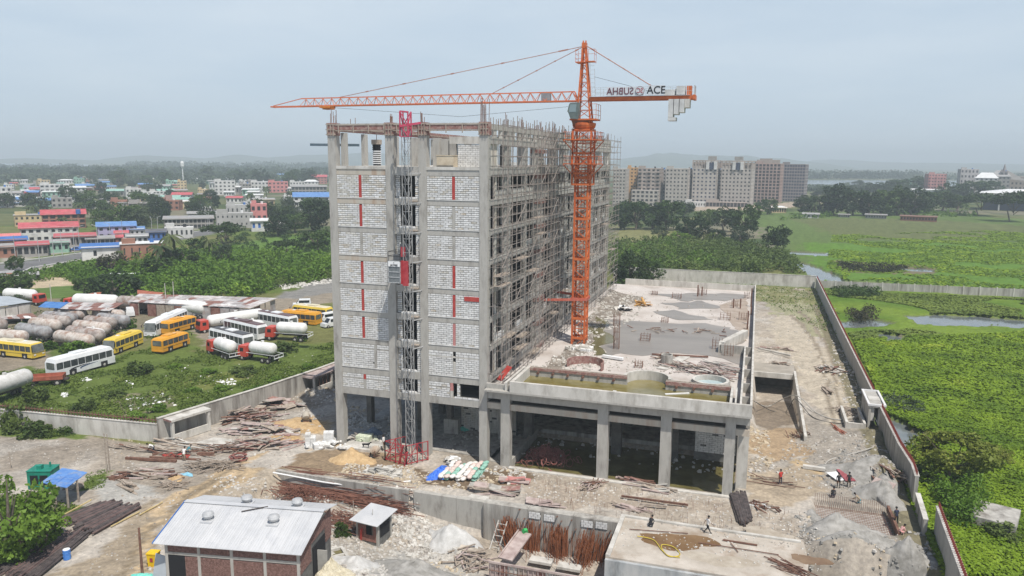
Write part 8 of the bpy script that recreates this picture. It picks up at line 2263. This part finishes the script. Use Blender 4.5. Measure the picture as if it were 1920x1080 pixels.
# foreground apron before the deck columns
pile('stacked grey formwork panels on the wall top, left stack', 903, 920, 16, 2.4, 1.2, .08, PK + [wood], .2, .12, .5, .4, .8, part='panel', name='panel_stack')
pile('stacked pinkish panels on the wall top, right stack', 947, 925, 12, 2.8, 1.0, .1, PK, .1, .06, .5, .3, .6, part='panel', name='panel_stack')
pile('red formwork sheets behind the two panel stacks', 965, 903, 8, 2.4, .9, .08, [primer_pk, form_red, wood_pk], .35, .15, .8, .5, .4, part='panel', name='panel_stack')
pile('large thin sheets lying curled on the pale apron', 1015, 945, 6, 2.4, 1.2, .05, [wood_pk, conc_lt], .3, .3, 1.2, .5, .2, part='sheet')
pile('dark red planks heaped between the second and third deck columns', 1195, 905, 26, 3.2, .25, .1, [rust, form_red, wood_pk], -.15, .12, 1.6, .5, .4)
pile('pale boards lying below the dark red planks', 1225, 918, 14, 3.4, .3, .1, [conc_lt, wood, wood_pk], -.1, .1, 2.0, .8, .25)
pile('leaning sticks and pink scraps beside the second deck column', 1110, 912, 40, 2.0, .1, .08, [stick, wood_pk, rust], 1.1, .5, 1.4, .9, .5, part='stick')
pile('long boards at the left end of the raised slab top', 1185, 955, 20, 2.6, .2, .08, [wood, wood_pk], -.1, .2, 1.6, .5, .25)
pile('dark frame pieces at the foot of the last deck column', 1330, 905, 8, 2.6, .8, .1, [conc_st, wood], -.3, .2, 1.0, .5, .3, part='board')
pile('rods and grids strewn right of the last deck column', 1450, 905, 14, 4.5, .06, .06, [rust, stick], -.05, .08, 1.8, 1.6, .06, part='rod')
pile('loose metal channels and timber right of the black pipes', 1430, 950, 24, 1.8, .1, .08, [stick, rust, white_p], -.4, .6, 1.4, 1.0, .2)
for (A, B, lab) in (((1165, 935), (1290, 952), 'long dark red beam on the apron before the deck'), ((1195, 908), (1270, 925), 'long dark plank slanting before the third deck column'), ((1258, 898), (1315, 920), 'dark beam slanting right of the third deck column'), ((1200, 950), (1250, 955), 'short dark beam above the raised slab')):
 beam_thing(lab, A, B, .18, rust if 'red' in lab else wood, .3)
# starter bars rising from the apron
t = thing('starter_field', 'rows of thin starter bars rising from the apron before the deck', 'rebar'); b = MB()
for i in range(240):
 px = R3.uniform(1010, 1500); py = 905 + (px - 1010) * .13 + R3.choice([0, 12, 30, 42, 55]) + R3.uniform(-2, 2)
 p = T(px, py);
 if -16.9 < p.y < -8.8 and 17 < p.x < 33.6: continue
 if p.y < -9.2: continue
 b.bar(p, p + Vector((R3.uniform(-.08, .08), R3.uniform(-.08, .08), R3.uniform(.3, .8))), .022)
tag(b.build('starter_bars', rebar_m, t), kind='stuff')
# bags under and beside the tower
bag = MB().lathe((0, 0, 0), [(.02, -.42), (.2, -.4), (.27, -.25), (.29, 0), (.27, .25), (.2, .4), (.02, .42)], 10, 'x')
bagm = [bag.mesh('bag', m, True) for m in (mat('bag_white', (.6, .58, .54), (.72, .7, .67), 3, .8), mat('bag_pink', (.55, .42, .38), (.66, .55, .5), 3, .8), mat('bag_green', (.18, .38, .30), (.3, .5, .42), 3, .8), MATS['bag_white'] if 'bag_white' in MATS else white_p)]
t = thing('sack_pile', 'rows of white, pink and green sacks lying beside the blue tarpaulin', 'sacks', T(862, 888), .3)
for r_i in range(7):
 for k in range(7):
  for l in range(2):
   if R3.random() < .85:
    o = put('bag', bagm[(r_i + (1 if R3.random() < .2 else 0)) % 4], t, (-1.9 + r_i * .62 + k * .17 + R3.uniform(-.06, .06), -1.9 + k * .62 + R3.uniform(-.08, .08), .2 + l * .3 + R3.uniform(-.04, .06))); o.rotation_euler = (0, R3.uniform(-.15, .15), 1.25 + R3.uniform(-.3, .3)); o.scale = (1, 1, .7)
tarp = mat('tarp_blue', (.03, .12, .55), (.08, .22, .7), 2, .5, bump=1.0, bscale=6, bdist=.1)
heap('tarpaulin', 'crumpled bright blue tarpaulin covering sacks beside the hoist', 826, 889, 1.25, 2.3, 1.0, tarp, 'tarpaulin', seed=21, smooth=False)
heap('plastic_sheet', 'small crumpled pale blue plastic between sticks and rusty planks', 352, 890, .8, .4, .3, mat('plastic_blue', (.15, .4, .55), (.3, .55, .68), 4, .4), 'plastic', seed=22, smooth=False)
heap('net_heap', 'turquoise net heap beside the yellow bin', 268, 1082, 1.1, .6, .35, mat('teal_net', (.1, .5, .42), (.25, .62, .52), 3, .8), 'net', seed=23, smooth=False)
heap('green_net', 'turquoise net lying inside on the dark ground floor of the tower', 868, 806, 1.6, .8, .5, MATS['teal_net'], 'net', seed=24, smooth=False)
# blocks stacked before the tower
def block_stack(label, px, py, nx, ny, nz, az=0, loose=0, m=block_w, drop=None, s=(.6, .25, .22), group=None):
 p = T(px, py); t = thing('block_stack', label, 'blocks', p, az, group); me = MB().box(0, 0, 0, s[0] - .015, s[1] - .015, s[2] - .015).mesh('block', m)
 for k in range(nz):
  for i in range(nx):
   for j in range(ny):
    if drop and drop(i, j, k): continue
    put('block', me, t, (i * s[0] - nx * s[0] / 2 + R3.uniform(-.02, .02), j * s[1] - ny * s[1] / 2 + R3.uniform(-.02, .02), k * s[2] + .02), R3.uniform(-.03, .03))
 for i in range(loose):
  o = put('block', me, t, (R3.uniform(-.3, 1.9), R3.uniform(-.9, .7), R3.uniform(0, .35))); o.rotation_euler = (R3.uniform(-.4, .4), R3.uniform(-.4, .4), R3.uniform(0, 3))
 return t
block_stack('tall white block stack with loose blocks, left of the first tower column', 583, 838, 2, 4, 8, .5, 26, drop=lambda i, j, k: k > 5 and i)
block_stack('second white block stack touching the first tower column', 617, 832, 2, 4, 7, .45, 16)
block_stack('low white blocks heaped between the two block stacks', 602, 840, 3, 4, 3, .8, 20, drop=lambda i, j, k: (i + k) > 3)
block_stack('flat white blocks lying at the foot of the first tower column', 645, 842, 3, 2, 1, .1, 12)
block_stack('pale green wrapped sacks inside the left bay of the tower', 684, 826, 4, 4, 3, .1, 6, m=mat('sack_pale_green', (.5, .55, .4), (.65, .68, .55), 3, .8), s=(.45, .35, .25))
block_stack('grey block cubes inside the right bay of the tower ground floor', 848, 812, 3, 2, 4, .1, 0, m=conc, s=(.62, .6, .5))
pile('boards leaning beside the first tower column on the landing slab', 662, 826, 10, 1.6, .8, .06, [conc_lt, wood, conc_st], 1.2, .3, .7, .4, .9, part='board', el=.9)
heap('covered_heap', 'grey blue tarpaulin heap in the dark left bay of the tower', 700, 815, 1.5, 1.2, 1.1, mat('tarp_grey_blue', (.12, .16, .22), (.2, .25, .32), 2, .7), 'heap', seed=25, smooth=False)
pile('broken floor slabs stacked before the hoist enclosure', 722, 888, 34, 1.6, .7, .12, [conc, conc_st, conc_lt], .15, .3, 1.6, .7, .7, part='slab_piece', name='slab_pile')
pile('black plastic sheets and white blocks at the third tower column', 848, 866, 16, 1.4, .4, .2, [dark, white_p, conc_lt, conc_st], .9, .6, .9, .8, .5, part='scrap', name='scrap_pile')
# drum mixer
for (px, py, az, lab) in ((703, 858, .4, 'rusty drum concrete mixer behind the sand cone'), (574, 792, 2.2, 'small dark mixer standing at the edge of the tower shadow')):
 t = thing('mixer', lab, 'mixer', T(px, py), az)
 o = MB().lathe((0, 0, 0), [(.2, -.5), (.42, -.45), (.5, -.1), (.5, .15), (.28, .55), (.26, .6)], 14, 'x').build('drum', conc_rust, t, loc=(0, 0, .95)); o.rotation_euler = (0, -.5, 0)
 MB().bar((-.6, -.4, .35), (.6, -.4, .35), .08).bar((-.6, .4, .35), (.6, .4, .35), .08).bar((0, -.5, .3), (0, -.55, 1), .08).bar((0, .5, .3), (0, .55, 1), .08).bar((-.6, -.4, .35), (-.6, .4, .35), .08).build('frame', rust, t)
 for s in (-1, 1): wheel(t, -.4, s * .55, .25)
# rebar heaps
def rods(label, A, B, n, L, m, sx=.6, sz=.5, seed=1, z=None, sp=.06, name='rebar_heap'):
 r_ = random.Random(seed); a = T(*A) if z is None else G(*A, z); b_ = T(*B) if z is None else G(*B, z); t = thing(name, label, 'rebar', a); d = b_ - a; az = math.atan2(d.y, d.x)
 me = MB().cyl((-.5, 0, 0), (.5, 0, 0), 1, 4, caps=False).mesh('rod', m); mb = MB()
 for i in range(n):
  f = r_.random(); c = d * f + Vector((r_.gauss(0, sx * .5), r_.gauss(0, sx), 0)); zz = hz1(a.x + c.x, a.y + c.y) - a.z if z is None else 0
  c.z = zz + .05 + sz * r_.random(); l = L * r_.uniform(.5, 1.1); aa = az + r_.gauss(0, sp)
  if i < 220:
   o = put('rod', me, t, c); o.rotation_euler = (0, r_.gauss(0, .04), aa); o.scale = (l, .028, .028)
  else:
   v_ = Vector((math.cos(aa), math.sin(aa), r_.gauss(0, .04))) * l / 2; mb.bar(c - v_, c + v_, .05)
 if mb.v: tag(mb.build('rods', m, t), kind='stuff')
 return t
ro = mat('rebar_red_brown', (0.13, 0.055, 0.038), (0.24, 0.115, 0.08), 2, .85)
rods('long heap of rusty rebar below the retaining wall', (550, 918), (740, 962), 330, 5.5, ro, .8, .45, 1)
rods('second bundle of rusty rebar running to the right of the long heap', (640, 938), (752, 958), 110, 5, ro, .5, .35, 2)
rods('thin scatter of rusty rebar left of the small hut', (625, 970), (672, 992), 90, 3.5, ro, .9, .5, 3, sp=.3)
t = thing('rebar_tangle', 'dense tangled ball of rusty wire behind the brick shed roof', 'rebar', T(566, 932)); b = MB()
for i in range(420):
 a = R3.uniform(0, 6.28); q = Vector((R3.gauss(0, 1.5), R3.gauss(0, .7), 0)); q.z = max(.05, 1.0 * (1 - (q.x / 3) ** 2 - (q.y / 1.5) ** 2)) * R3.random() ; v_ = Vector((math.cos(a), math.sin(a), R3.uniform(-.6, .6))) * R3.uniform(.4, 1.0)
 b.bar(q - v_ * .5, q + v_ * .5, .045)
tag(b.build('wires', ro, t), kind='stuff')
t = thing('rebar_coil_heap', 'brown heap of rebar rings in the flooded basement behind the deck columns', 'rebar', G(1025, 866, -.4))
ring = MB(); N_ = 14
for i in range(N_):
 a0 = 2 * PI * i / N_; a1 = 2 * PI * (i + 1) / N_; ring.bar((.45 * math.cos(a0), .32 * math.sin(a0), 0), (.45 * math.cos(a1), .32 * math.sin(a1), 0), .05)
rmesh = ring.mesh('ring', mat('rebar_dull_red', (.20, .07, .055), (.32, .14, .12), 2, .85))
for i in range(190):
 x = R3.gauss(0, 1.1); y = R3.gauss(.4, 1.0); o = put('ring', rmesh, t, (x, y, .1 + R3.random() * max(.2, 1.7 * (1 - (x / 2.8) ** 2 - (y / 2.8) ** 2)))); o.rotation_euler = (R3.uniform(-1.2, 1.2), R3.uniform(-1.2, 1.2), R3.uniform(0, 3)); o.scale = (R3.uniform(.7, 1.2),) * 3
t = thing('coil', 'round coil of bent rods at the end of the lower board heap', 'coil', T(447, 862));
for k in range(7):
 o = put('ring', rmesh, t, (R3.uniform(-.2, .2), R3.uniform(-.2, .2), .1 + .08 * k)); o.scale = (2.2, 2.0, 1.5); o.rotation_euler = (R3.uniform(-.2, .2), R3.uniform(-.2, .2), k)
# scaffold bits and loose poles in front of the formwork wall
pile('loose scaffold poles and boards left of the formwork wall', 885, 1055, 34, 2.6, .1, .08, [stick, wood_pk, wood], .3, .8, 1.8, 1.6, .6, part='stick')
t = thing('leaning_frame', 'light wooden ladder frame leaning by the pit wall', 'frame'); b = MB()
p0 = T(918, 1030); p1 = G(935, 1000, -1)
for dx in (0, .9): b.bar((p0.x + dx, p0.y, p0.z), (p0.x + dx + .4, p0.y + 1.6, p0.z + 2.4), .09)
for k in range(5): f = k / 5 + .08; b.bar((p0.x + .4 * f, p0.y + 1.6 * f, p0.z + 2.4 * f), (p0.x + .9 + .4 * f, p0.y + 1.6 * f, p0.z + 2.4 * f), .06)
b.build('rungs', conc_lt, t)
# small hollow tank below the hut
t = thing('pit_frame', 'pale rectangular concrete frame of a small tank below the brick shed end', 'frame', T(632, 1046), -.75)
MB().box(-1.4, -.9, 0, 1.4, -.65, .3).box(-1.4, .65, 0, 1.4, .9, .3).box(-1.4, -.65, 0, -1.15, .65, .3).box(1.15, -.65, 0, 1.4, .65, .3).box(-.1, -.65, 0, .1, .65, .28).build('rim', conc_lt, t); MB().box(-1.15, -.65, .02, 1.15, .65, .06).build('water', muddy_m, t)
# sheets leaning on the left boundary wall
pile('stack of dark red sheets leaning on the left boundary wall', 231, 812, 8, 1.9, .5, .08, [primer, mat('sheet_maroon', (.22, .05, .05), (.3, .08, .08), 2, .8)], -.05, .05, .2, .7, .5, part='sheet')
simple('panel', 'white sheet leaning on the left boundary wall beside the red ones', 'sheet', MB().hexa([(-.9, -.4, 0), (.9, -.4, 0), (.9, -.3, 0), (-.9, -.3, 0), (-.7, .25, 1.1), (.8, .25, 1.1), (.8, .33, 1.1), (-.7, .33, 1.1)]), white_p, loc=T(254, 819))
MBp = MB(); q = [T(*a) for a in ((345, 838), (402, 822), (445, 826), (452, 836), (400, 845))]
o = MB().prism([(p_.x, p_.y) for p_ in q], -.05, .12).build('concrete_pad', conc_lt); tag(o, kind='structure')
# ---------------------------------------------------------------- brick shed with metal roof
zt0, zt1 = 3.6, 4.95
FL, FR, RR_, RL = G(286, 1020, zt0), G(565, 1042, zt0), G(597, 956, zt1), G(330, 938, zt1)
ax = (FR - FL); Ls = ax.length; ax.normalize(); angs = math.atan2(ax.y, ax.x)
t = thing('brick_shed', 'brick shed with a large pale metal roof and round vents in the lower foreground', 'shed', (FL.x, FL.y, 0), angs)
dep = 5.0
shx = -1.3   # ridge is skewed against the eave in the photo by the slope direction
roofm = mat('metal_roof_pale', (0.47, 0.475, 0.485), (0.55, 0.55, 0.555), .35, .45, c3=(.40, .41, .43), scale3=.5, amt3=.5, spec=.5)
nsh = 14; sw = Ls / nsh
rsm = MB().hexa([(0, 0, zt0), (sw - .015, 0, zt0), (sw - .015, dep, zt1), (0, dep, zt1), (0, 0, zt0 + .04), (sw - .015, 0, zt0 + .04), (sw - .015, dep, zt1 + .04), (0, dep, zt1 + .04)])
for k in range(4): rsm.bar((sw * (k + .5) / 4, 0, zt0 + .055), (sw * (k + .5) / 4, dep, zt1 + .055), .05, .03)
rsm = rsm.mesh('roof_sheet', roofm)
bk = MB().hexa([(0, dep, zt1), (sw - .015, dep, zt1), (sw - .015, dep + 3.0, zt1 - .8), (0, dep + 3.0, zt1 - .8), (0, dep, zt1 + .04), (sw - .015, dep, zt1 + .04), (sw - .015, dep + 3.0, zt1 - .76), (0, dep + 3.0, zt1 - .76)]).mesh('roof_sheet', roofm)
for i in range(nsh): put('roof_sheet', rsm, t, (i * sw, 0, 0)); put('roof_sheet', bk, t, (i * sw, 0, 0))
MB().bar((0, dep, zt1 + .07), (Ls, dep, zt1 + .07), .5, .05).build('ridge_cap', roofm, t)
MB().bar((-.03, 0, zt0 + .03), (-.03, dep, zt1 + .05), .08, .14).build('barge_board', r_blue2, t)
for (x, y) in ((3.2, 3.0), (8.9, 3.2), (5.2, dep + .9), (9.8, dep + .9)):
 zz = zt0 + (zt1 - zt0) * y / dep if y < dep else zt1 - .8 * (y - dep) / 3
 v_ = thing('roof_vent', None, None, (x, y, zz)); v_.parent = t
 MB().lathe((0, 0, 0), [(.36, -.1), (.36, .18), (.28, .22), (.44, .36), (.5, .52), (.42, .7), (.2, .8), (0.02, .82)], 16).build('turbine', galv, v_); MB().box(-.5, -.5, -.12, .5, .5, .08).build('flashing', roofm, v_)
MB().bar((5.6, 4.1, zt1 - .1), (7.6, 4.9, zt1 + .12), .07).build('loose_rod', chassis_m, t)
x0, x1, y0, y1 = .75, Ls - .35, .45, dep + 2.2
brick = mat('red_brick', (0.13, 0.07, 0.058), (0.27, 0.16, 0.135), 6, .95)
MB().box(x0 + .06, y0 + .06, -.5, x1 - .06, y1, zt0 - .02).build('wall_core', mortar, t)
bb = MB(); r_ = random.Random(8)
def bricks(b, p0, ux, n_len, z0_, z1_, nrm, skip=None):
 rows = int((z1_ - z0_) / .085)
 for r in range(rows):
  x = 0 if r % 2 else -.12
  while x < n_len - .05:
   a = max(x, 0) + .01; e = min(x + .235, n_len)
   if e - a > .04 and not (skip and skip(a, z0_ + r * .085)):
    j = r_.uniform(-.008, .012); p_ = Vector(p0) + Vector(ux) * a + Vector(nrm) * j; q_ = Vector(p0) + Vector(ux) * e + Vector(nrm) * (j - .07)
    b.box(min(p_.x, q_.x), min(p_.y, q_.y), z0_ + r * .085 + .008, max(p_.x, q_.x), max(p_.y, q_.y), z0_ + (r + 1) * .085 - .006)
   x += .245
 return b
bricks(bb, (x0 + 1.7, y0, 0), (1, 0, 0), x1 - x0 - 1.7, .0, 2.55, (0, -1, 0)); bricks(bb, (x0, y0, 0), (1, 0, 0), x1 - x0, 2.8, 3.55, (0, -1, 0))
bricks(bb, (x1, y0, 0), (0, 1, 0), dep + 1.8, 1.6, 4.2, (1, 0, 0), lambda a, z: z > zt0 + (zt1 - zt0) * min(a / dep, 1) - .2 or (2.2 < a < 5.4 and z < 3.0))
tag(bb.build('brickwork', brick, t), kind='stuff')
MB().box(x0, y0 - .03, 2.56, x1 + .02, y0 + .1, 2.79).build('band_beam', conc, t)
for x in np.linspace(x0, x1 - .25, 5): MB().box(x, y0 - .035, -.3, x + .25, y0 + .1, 3.5).build('pillar', conc, t)
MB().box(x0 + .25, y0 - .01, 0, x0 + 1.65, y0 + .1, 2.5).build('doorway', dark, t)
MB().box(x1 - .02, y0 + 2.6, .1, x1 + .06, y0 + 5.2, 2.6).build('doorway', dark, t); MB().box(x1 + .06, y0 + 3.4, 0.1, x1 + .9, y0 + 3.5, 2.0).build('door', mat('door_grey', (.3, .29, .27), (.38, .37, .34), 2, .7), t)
MB().tri((x1 - .02, y0, zt0 - .05), (x1 - .02, y1, zt0 - .05), (x1 - .02, dep, zt1 - .03)).build('gable', conc_st, t)
# small hut
t = thing('guard_hut', 'small brick hut with a flat white roof at the edge of the pit', 'hut', T(700, 1012), math.radians(-6)); zb_ = t.location.z
MB().box(-1.25, -.9, -.3, 1.15, 1.4, 2.3).build('wall_core', mortar, t)
hb_ = MB(); bricks(hb_, (-1.28, -.93, 0), (1, 0, 0), 2.4, .3, 2.0, (0, -1, 0), lambda a, z: (1.1 < a < 1.75 and z > .95)); tag(hb_.build('brickwork', mat('bright_brick', (0.24, 0.11, 0.085), (0.36, 0.19, 0.15), 6, .95), t), kind='stuff')
MB().box(-.15, -.95, 1.0, .45, -.88, 1.9).box(.35, 0, 0, .36, .01, .01).build('window', dark, t); MB().box(1.13, -.5, .7, 1.18, 1.1, 2.0).build('window', dark, t)
for x, y in ((-1.3, -.97), (1.0, -.97), (1.0, 1.25)): MB().box(x, y, -.3, x + .22, y + .22, 2.25).build('pillar', conc, t)
MB().bar((-.75, -1.02, .1), (-.55, -1.1, 1.6), .3, .05).build('loose_board', primer, t)
MB().hexa([(-1.7, -1.5, 2.35), (1.5, -1.5, 2.3), (1.7, 1.8, 2.7), (-1.4, 1.8, 2.75), (-1.7, -1.5, 2.41), (1.5, -1.5, 2.36), (1.7, 1.8, 2.76), (-1.4, 1.8, 2.81)]).build('roof', roofm, t)
# ---------------------------------------------------------------- people
TS = bpy.data.scenes.new('modelling_bench')      # a scratch scene so that the skinned bodies are evaluated alone
skin = mat('skin', (0.13, 0.065, 0.04), (0.17, 0.085, 0.052), 3, .6); hair = mat('hair_black', (0.008, 0.007, 0.007), None, rough=.6)
def person(label, pos, face, shirt, pants, pose='stand', bend=0.0, long_sleeve=False):
 """one skinned body; face = heading in radians"""
 bm_v = []; bm_e = []; rad = []
 def V_(x, y, z, r): bm_v.append((x, y, z)); rad.append(r); return len(bm_v) - 1
 def E_(a, b_): bm_e.append((a, b_)); return b_
 hipz = {'stand': .92, 'walk': .90, 'bend': .86, 'squat': .38, 'kneel': .5}[pose]
 b_ = math.radians({'stand': 4, 'walk': 6, 'bend': 70, 'squat': 40, 'kneel': 48}[pose] + bend)
 sx, cx_ = math.sin(b_), math.cos(b_)
 def up(l, side=0, fwd=0): return (side, l * sx + fwd * cx_, hipz + l * cx_ - fwd * sx)
 pel = V_(0, 0, hipz, .15)
 sp = E_(pel, V_(*up(.22), .125)); ch = E_(sp, V_(*up(.42), .155)); nk = E_(ch, V_(*up(.56), .065)); E_(nk, V_(*up(.64), .06))
 hb2 = b_ * .55; hx = up(.64); hd_ = V_(hx[0], hx[1] + .10 * math.sin(hb2), hx[2] + .10 * math.cos(hb2), .098); E_(len(bm_v) - 2, hd_)
 E_(hd_, V_(hx[0], hx[1] + .17 * math.sin(hb2) + .015, hx[2] + .17 * math.cos(hb2), .075))
 hands = []
 for s in (-1, 1):
  sh = E_(ch, V_(*up(.48, s * .18), .062))
  if pose == 'stand': el = (s * .24, up(.2)[1] + .02, hipz + .22); ha = (s * .22, .18 if s > 0 else .04, hipz + (.12 if s > 0 else -.06))
  elif pose == 'walk': el = (s * .24, s * .16, hipz + .24); ha = (s * .24, s * .30 + .08, hipz + .06)
  elif pose == 'bend': el = (s * .22, up(.45)[1] + .05, up(.45)[2] - .25); ha = (s * .14, up(.45)[1] + .12, up(.45)[2] - .5)
  else: el = (s * .24, up(.45)[1] + .06, up(.45)[2] - .22); ha = (s * .12, up(.45)[1] + .3, max(.12, up(.45)[2] - .35))
  e = E_(sh, V_(*el, .046)); w_ = E_(e, V_(*ha, .034)); d = (Vector(ha) - Vector(el)).normalized(); hv = Vector(ha) + d * .08; E_(w_, V_(*hv, .036)); hands.append((Vector(ha) + d * .1, d, s))
  hip = E_(pel, V_(s * .1, .0, hipz - .06, .10))
  if pose in ('stand', 'bend'): kn = (s * .12, .03, .48); an = (s * .13, 0 if s > 0 else .06, .08)
  elif pose == 'walk': kn = (s * .1, .10 if s > 0 else .04, .48); an = (s * .1, .28 if s > 0 else -.30, .09 if s > 0 else .14)
  elif pose == 'squat': kn = (s * .2, .34, .44); an = (s * .15, .06, .08)
  else: kn = (s * .14, .28, .1) if s > 0 else (s * .14, .26, .42); an = (s * .13, -.12, .09) if s > 0 else (s * .13, .2, .08)
  k_ = E_(hip, V_(*kn, .068)); a = E_(k_, V_(*an, .046)); E_(a, V_(an[0], an[1] + .15, .045, .04))
 me = bpy.data.meshes.new('body'); me.from_pydata(bm_v, bm_e, [])
 o = bpy.data.objects.new('body', me); TS.collection.objects.link(o)
 sk = o.modifiers.new('skin', 'SKIN');
 for i, r_ in enumerate(rad): me.skin_vertices[0].data[i].radius = (r_, r_ * .86)
 me.skin_vertices[0].data[0].use_root = True
 o.modifiers.new('sub', 'SUBSURF').levels = 1
 TS.view_layers[0].update(); dg = TS.view_layers[0].depsgraph; nm = bpy.data.meshes.new_from_object(o.evaluated_get(dg)); bpy.data.objects.remove(o)
 nm.materials.clear()
 for m in (skin, shirt, pants, hair): nm.materials.append(m)
 hipv = Vector((0, 0, hipz)); upv = Vector((0, sx, cx_)); hc = Vector(bm_v[hd_])
 mi = []
 for p_ in nm.polygons:
  c = p_.center; d = (c - hipv).dot(upv); near_head = (c - hc).length < .2
  k = 0
  if near_head or d > .57: k = 0
  elif d > .02 and c.z > hipz * .0: k = 1
  else: k = 2
  if k == 1:
   for hv, dd, s in hands:
    if (c - hv).length < (.14 if long_sleeve else .36) and abs(c.x) > .15 and d < .46: k = 0
    elif (c - hv).length < .16: k = 0
  else:
   for hv, dd, s in hands:
    if k == 2 and (c - hv).length < .2 and c.z > .12: k = 0
  if c.z < .085: k = 3
  mi.append(k)
 nm.polygons.foreach_set('material_index', mi); nm.polygons.foreach_set('use_smooth', [True] * len(nm.polygons))
 t = thing('person', label, 'person', pos, face - PI / 2)
 put('body', nm, t)
 hh_ = Vector(bm_v[hd_ + 1]); MB().lathe((hh_.x, hh_.y - .02, hh_.z - .03), [(.1, -.06), (.112, 0), (.09, .06), (.04, .09), (.01, .095)], 12).build('hair', hair, t, smooth=True)
 # fingers
 fb_ = MB()
 for hv, d, s in hands:
  u_ = d.cross(Vector((0, 0, 1)) if abs(d.z) < .9 else Vector((0, 1, 0))).normalized()
  for k in range(4): st = hv + u_ * (.012 * (k - 1.5) * 1.4) + d * .02; fb_.bar(st, st + d * (.07 - .008 * abs(k - 1.3)), .014)
  st = hv - d * .02 + u_ * .03; fb_.bar(st, st + d * .035 + u_ * .03, .016)
 fb_.build('fingers', skin, t)
 return t
cl = lambda n, c: mat(n, c, tuple(x * 1.2 + .01 for x in c), 4, .85)
c_white, c_red, c_black, c_teal, c_pink, c_blue, c_tan = cl('cloth_white', (.62, .6, .58)), cl('cloth_red', (.42, .04, .03)), cl('cloth_black', (.015, .015, .018)), cl('cloth_teal', (.05, .2, .24)), cl('cloth_pink', (.55, .3, .28)), cl('cloth_navy', (.02, .025, .05)), cl('cloth_tan', (.3, .24, .17))
camdir = math.atan2(-FWD.y, -FWD.x)
person('person in a white shirt and dark trousers walking across the raised slab', G(1326, 1000, .6), YAW + .1, c_white, c_black, 'walk')
person('person in a red shirt standing right of the last deck column', T(1463, 909), YAW + 1.9, c_red, c_blue, 'stand')
person('person dressed in black, left of the pair on the clay', T(1572, 916), YAW + 1.5, c_black, c_black, 'stand', 12)
person('person dressed in black, right of the pair on the clay', T(1591, 915), YAW + 1.2, c_black, c_black, 'stand', 14)
person('person in dark clothes standing at the sloping end board of the mesh pit', T(1680, 984), YAW + 1.6, c_blue, c_black, 'stand', 10)
person('person in a pink shirt crouching behind the clay lump', T(1687, 1003), YAW + .2, c_pink, c_black, 'squat')
person('person in a pale shirt bending in the mesh pit by its far edge', T(1612, 945), YAW + 2.6, c_tan, c_teal, 'kneel')
person('person with dark hair half hidden behind the far edge of the mesh pit', T(1561, 934), YAW + 1.0, c_black, c_blue, 'squat')
person('person in a white shirt standing among the boards by the box room', T(345, 865), YAW + 1.4, c_white, c_tan, 'stand', 20)
person('person in a teal shirt kneeling behind the one in the white shirt', T(350, 852), YAW + .6, c_teal, c_blue, 'kneel')
person('person in a white top bending over the thin boards', T(289, 849), YAW + 3.4, c_white, c_blue, 'bend')
person('person in white standing in the left bay of the tower', Vector((-12.9, -.3, .3)), YAW + 2.8, c_white, c_tan, 'stand', 8)
person('small dark figure sitting near the top edge of the raised slab', G(1219, 989, .6), YAW + 1.0, c_black, c_black, 'squat')
# the black goat on the landing slab
t = thing('goat', 'small black goat on the landing slab in the left bay of the tower', 'goat', (-15.2, -.7, .3), .2)
bm_v = [(0, 0, .42), (.22, 0, .45), (.42, 0, .48), (.55, 0, .62), (.66, 0, .70), (.80, 0, .64), (-.22, 0, .44), (-.34, 0, .42), (-.44, 0, .48)]
bm_e = [(0, 1), (1, 2), (2, 3), (3, 4), (4, 5), (0, 6), (6, 7), (7, 8)]; rad = [.13, .135, .115, .07, .065, .035, .13, .1, .03]
for x, yy, kx in ((.36, .09, -.02), (.36, -.09, .05), (-.3, .09, .08), (-.3, -.09, .1)):
 n_ = len(bm_v); bm_v += [(x, yy, .34), (x + kx, yy, .2), (x - (.04 if x < 0 else 0), yy, .03)]; rad += [.055, .032, .024]; bm_e += [(2 if x > 0 else 7, n_), (n_, n_ + 1), (n_ + 1, n_ + 2)]
for s in (-1, 1):
 n_ = len(bm_v); bm_v += [(.62, .09 * s, .74)]; rad += [.02]; bm_e += [(4, n_)]
me = bpy.data.meshes.new('body'); me.from_pydata(bm_v, bm_e, []); o = bpy.data.objects.new('body', me); TS.collection.objects.link(o)
o.modifiers.new('skin', 'SKIN')
for i, r_ in enumerate(rad): me.skin_vertices[0].data[i].radius = (r_, r_)
me.skin_vertices[0].data[0].use_root = True
o.modifiers.new('sub', 'SUBSURF').levels = 1
TS.view_layers[0].update(); nm = bpy.data.meshes.new_from_object(o.evaluated_get(TS.view_layers[0].depsgraph)); bpy.data.objects.remove(o); nm.materials.clear(); nm.materials.append(c_black)
put('body', nm, t)
bpy.data.scenes.remove(TS)
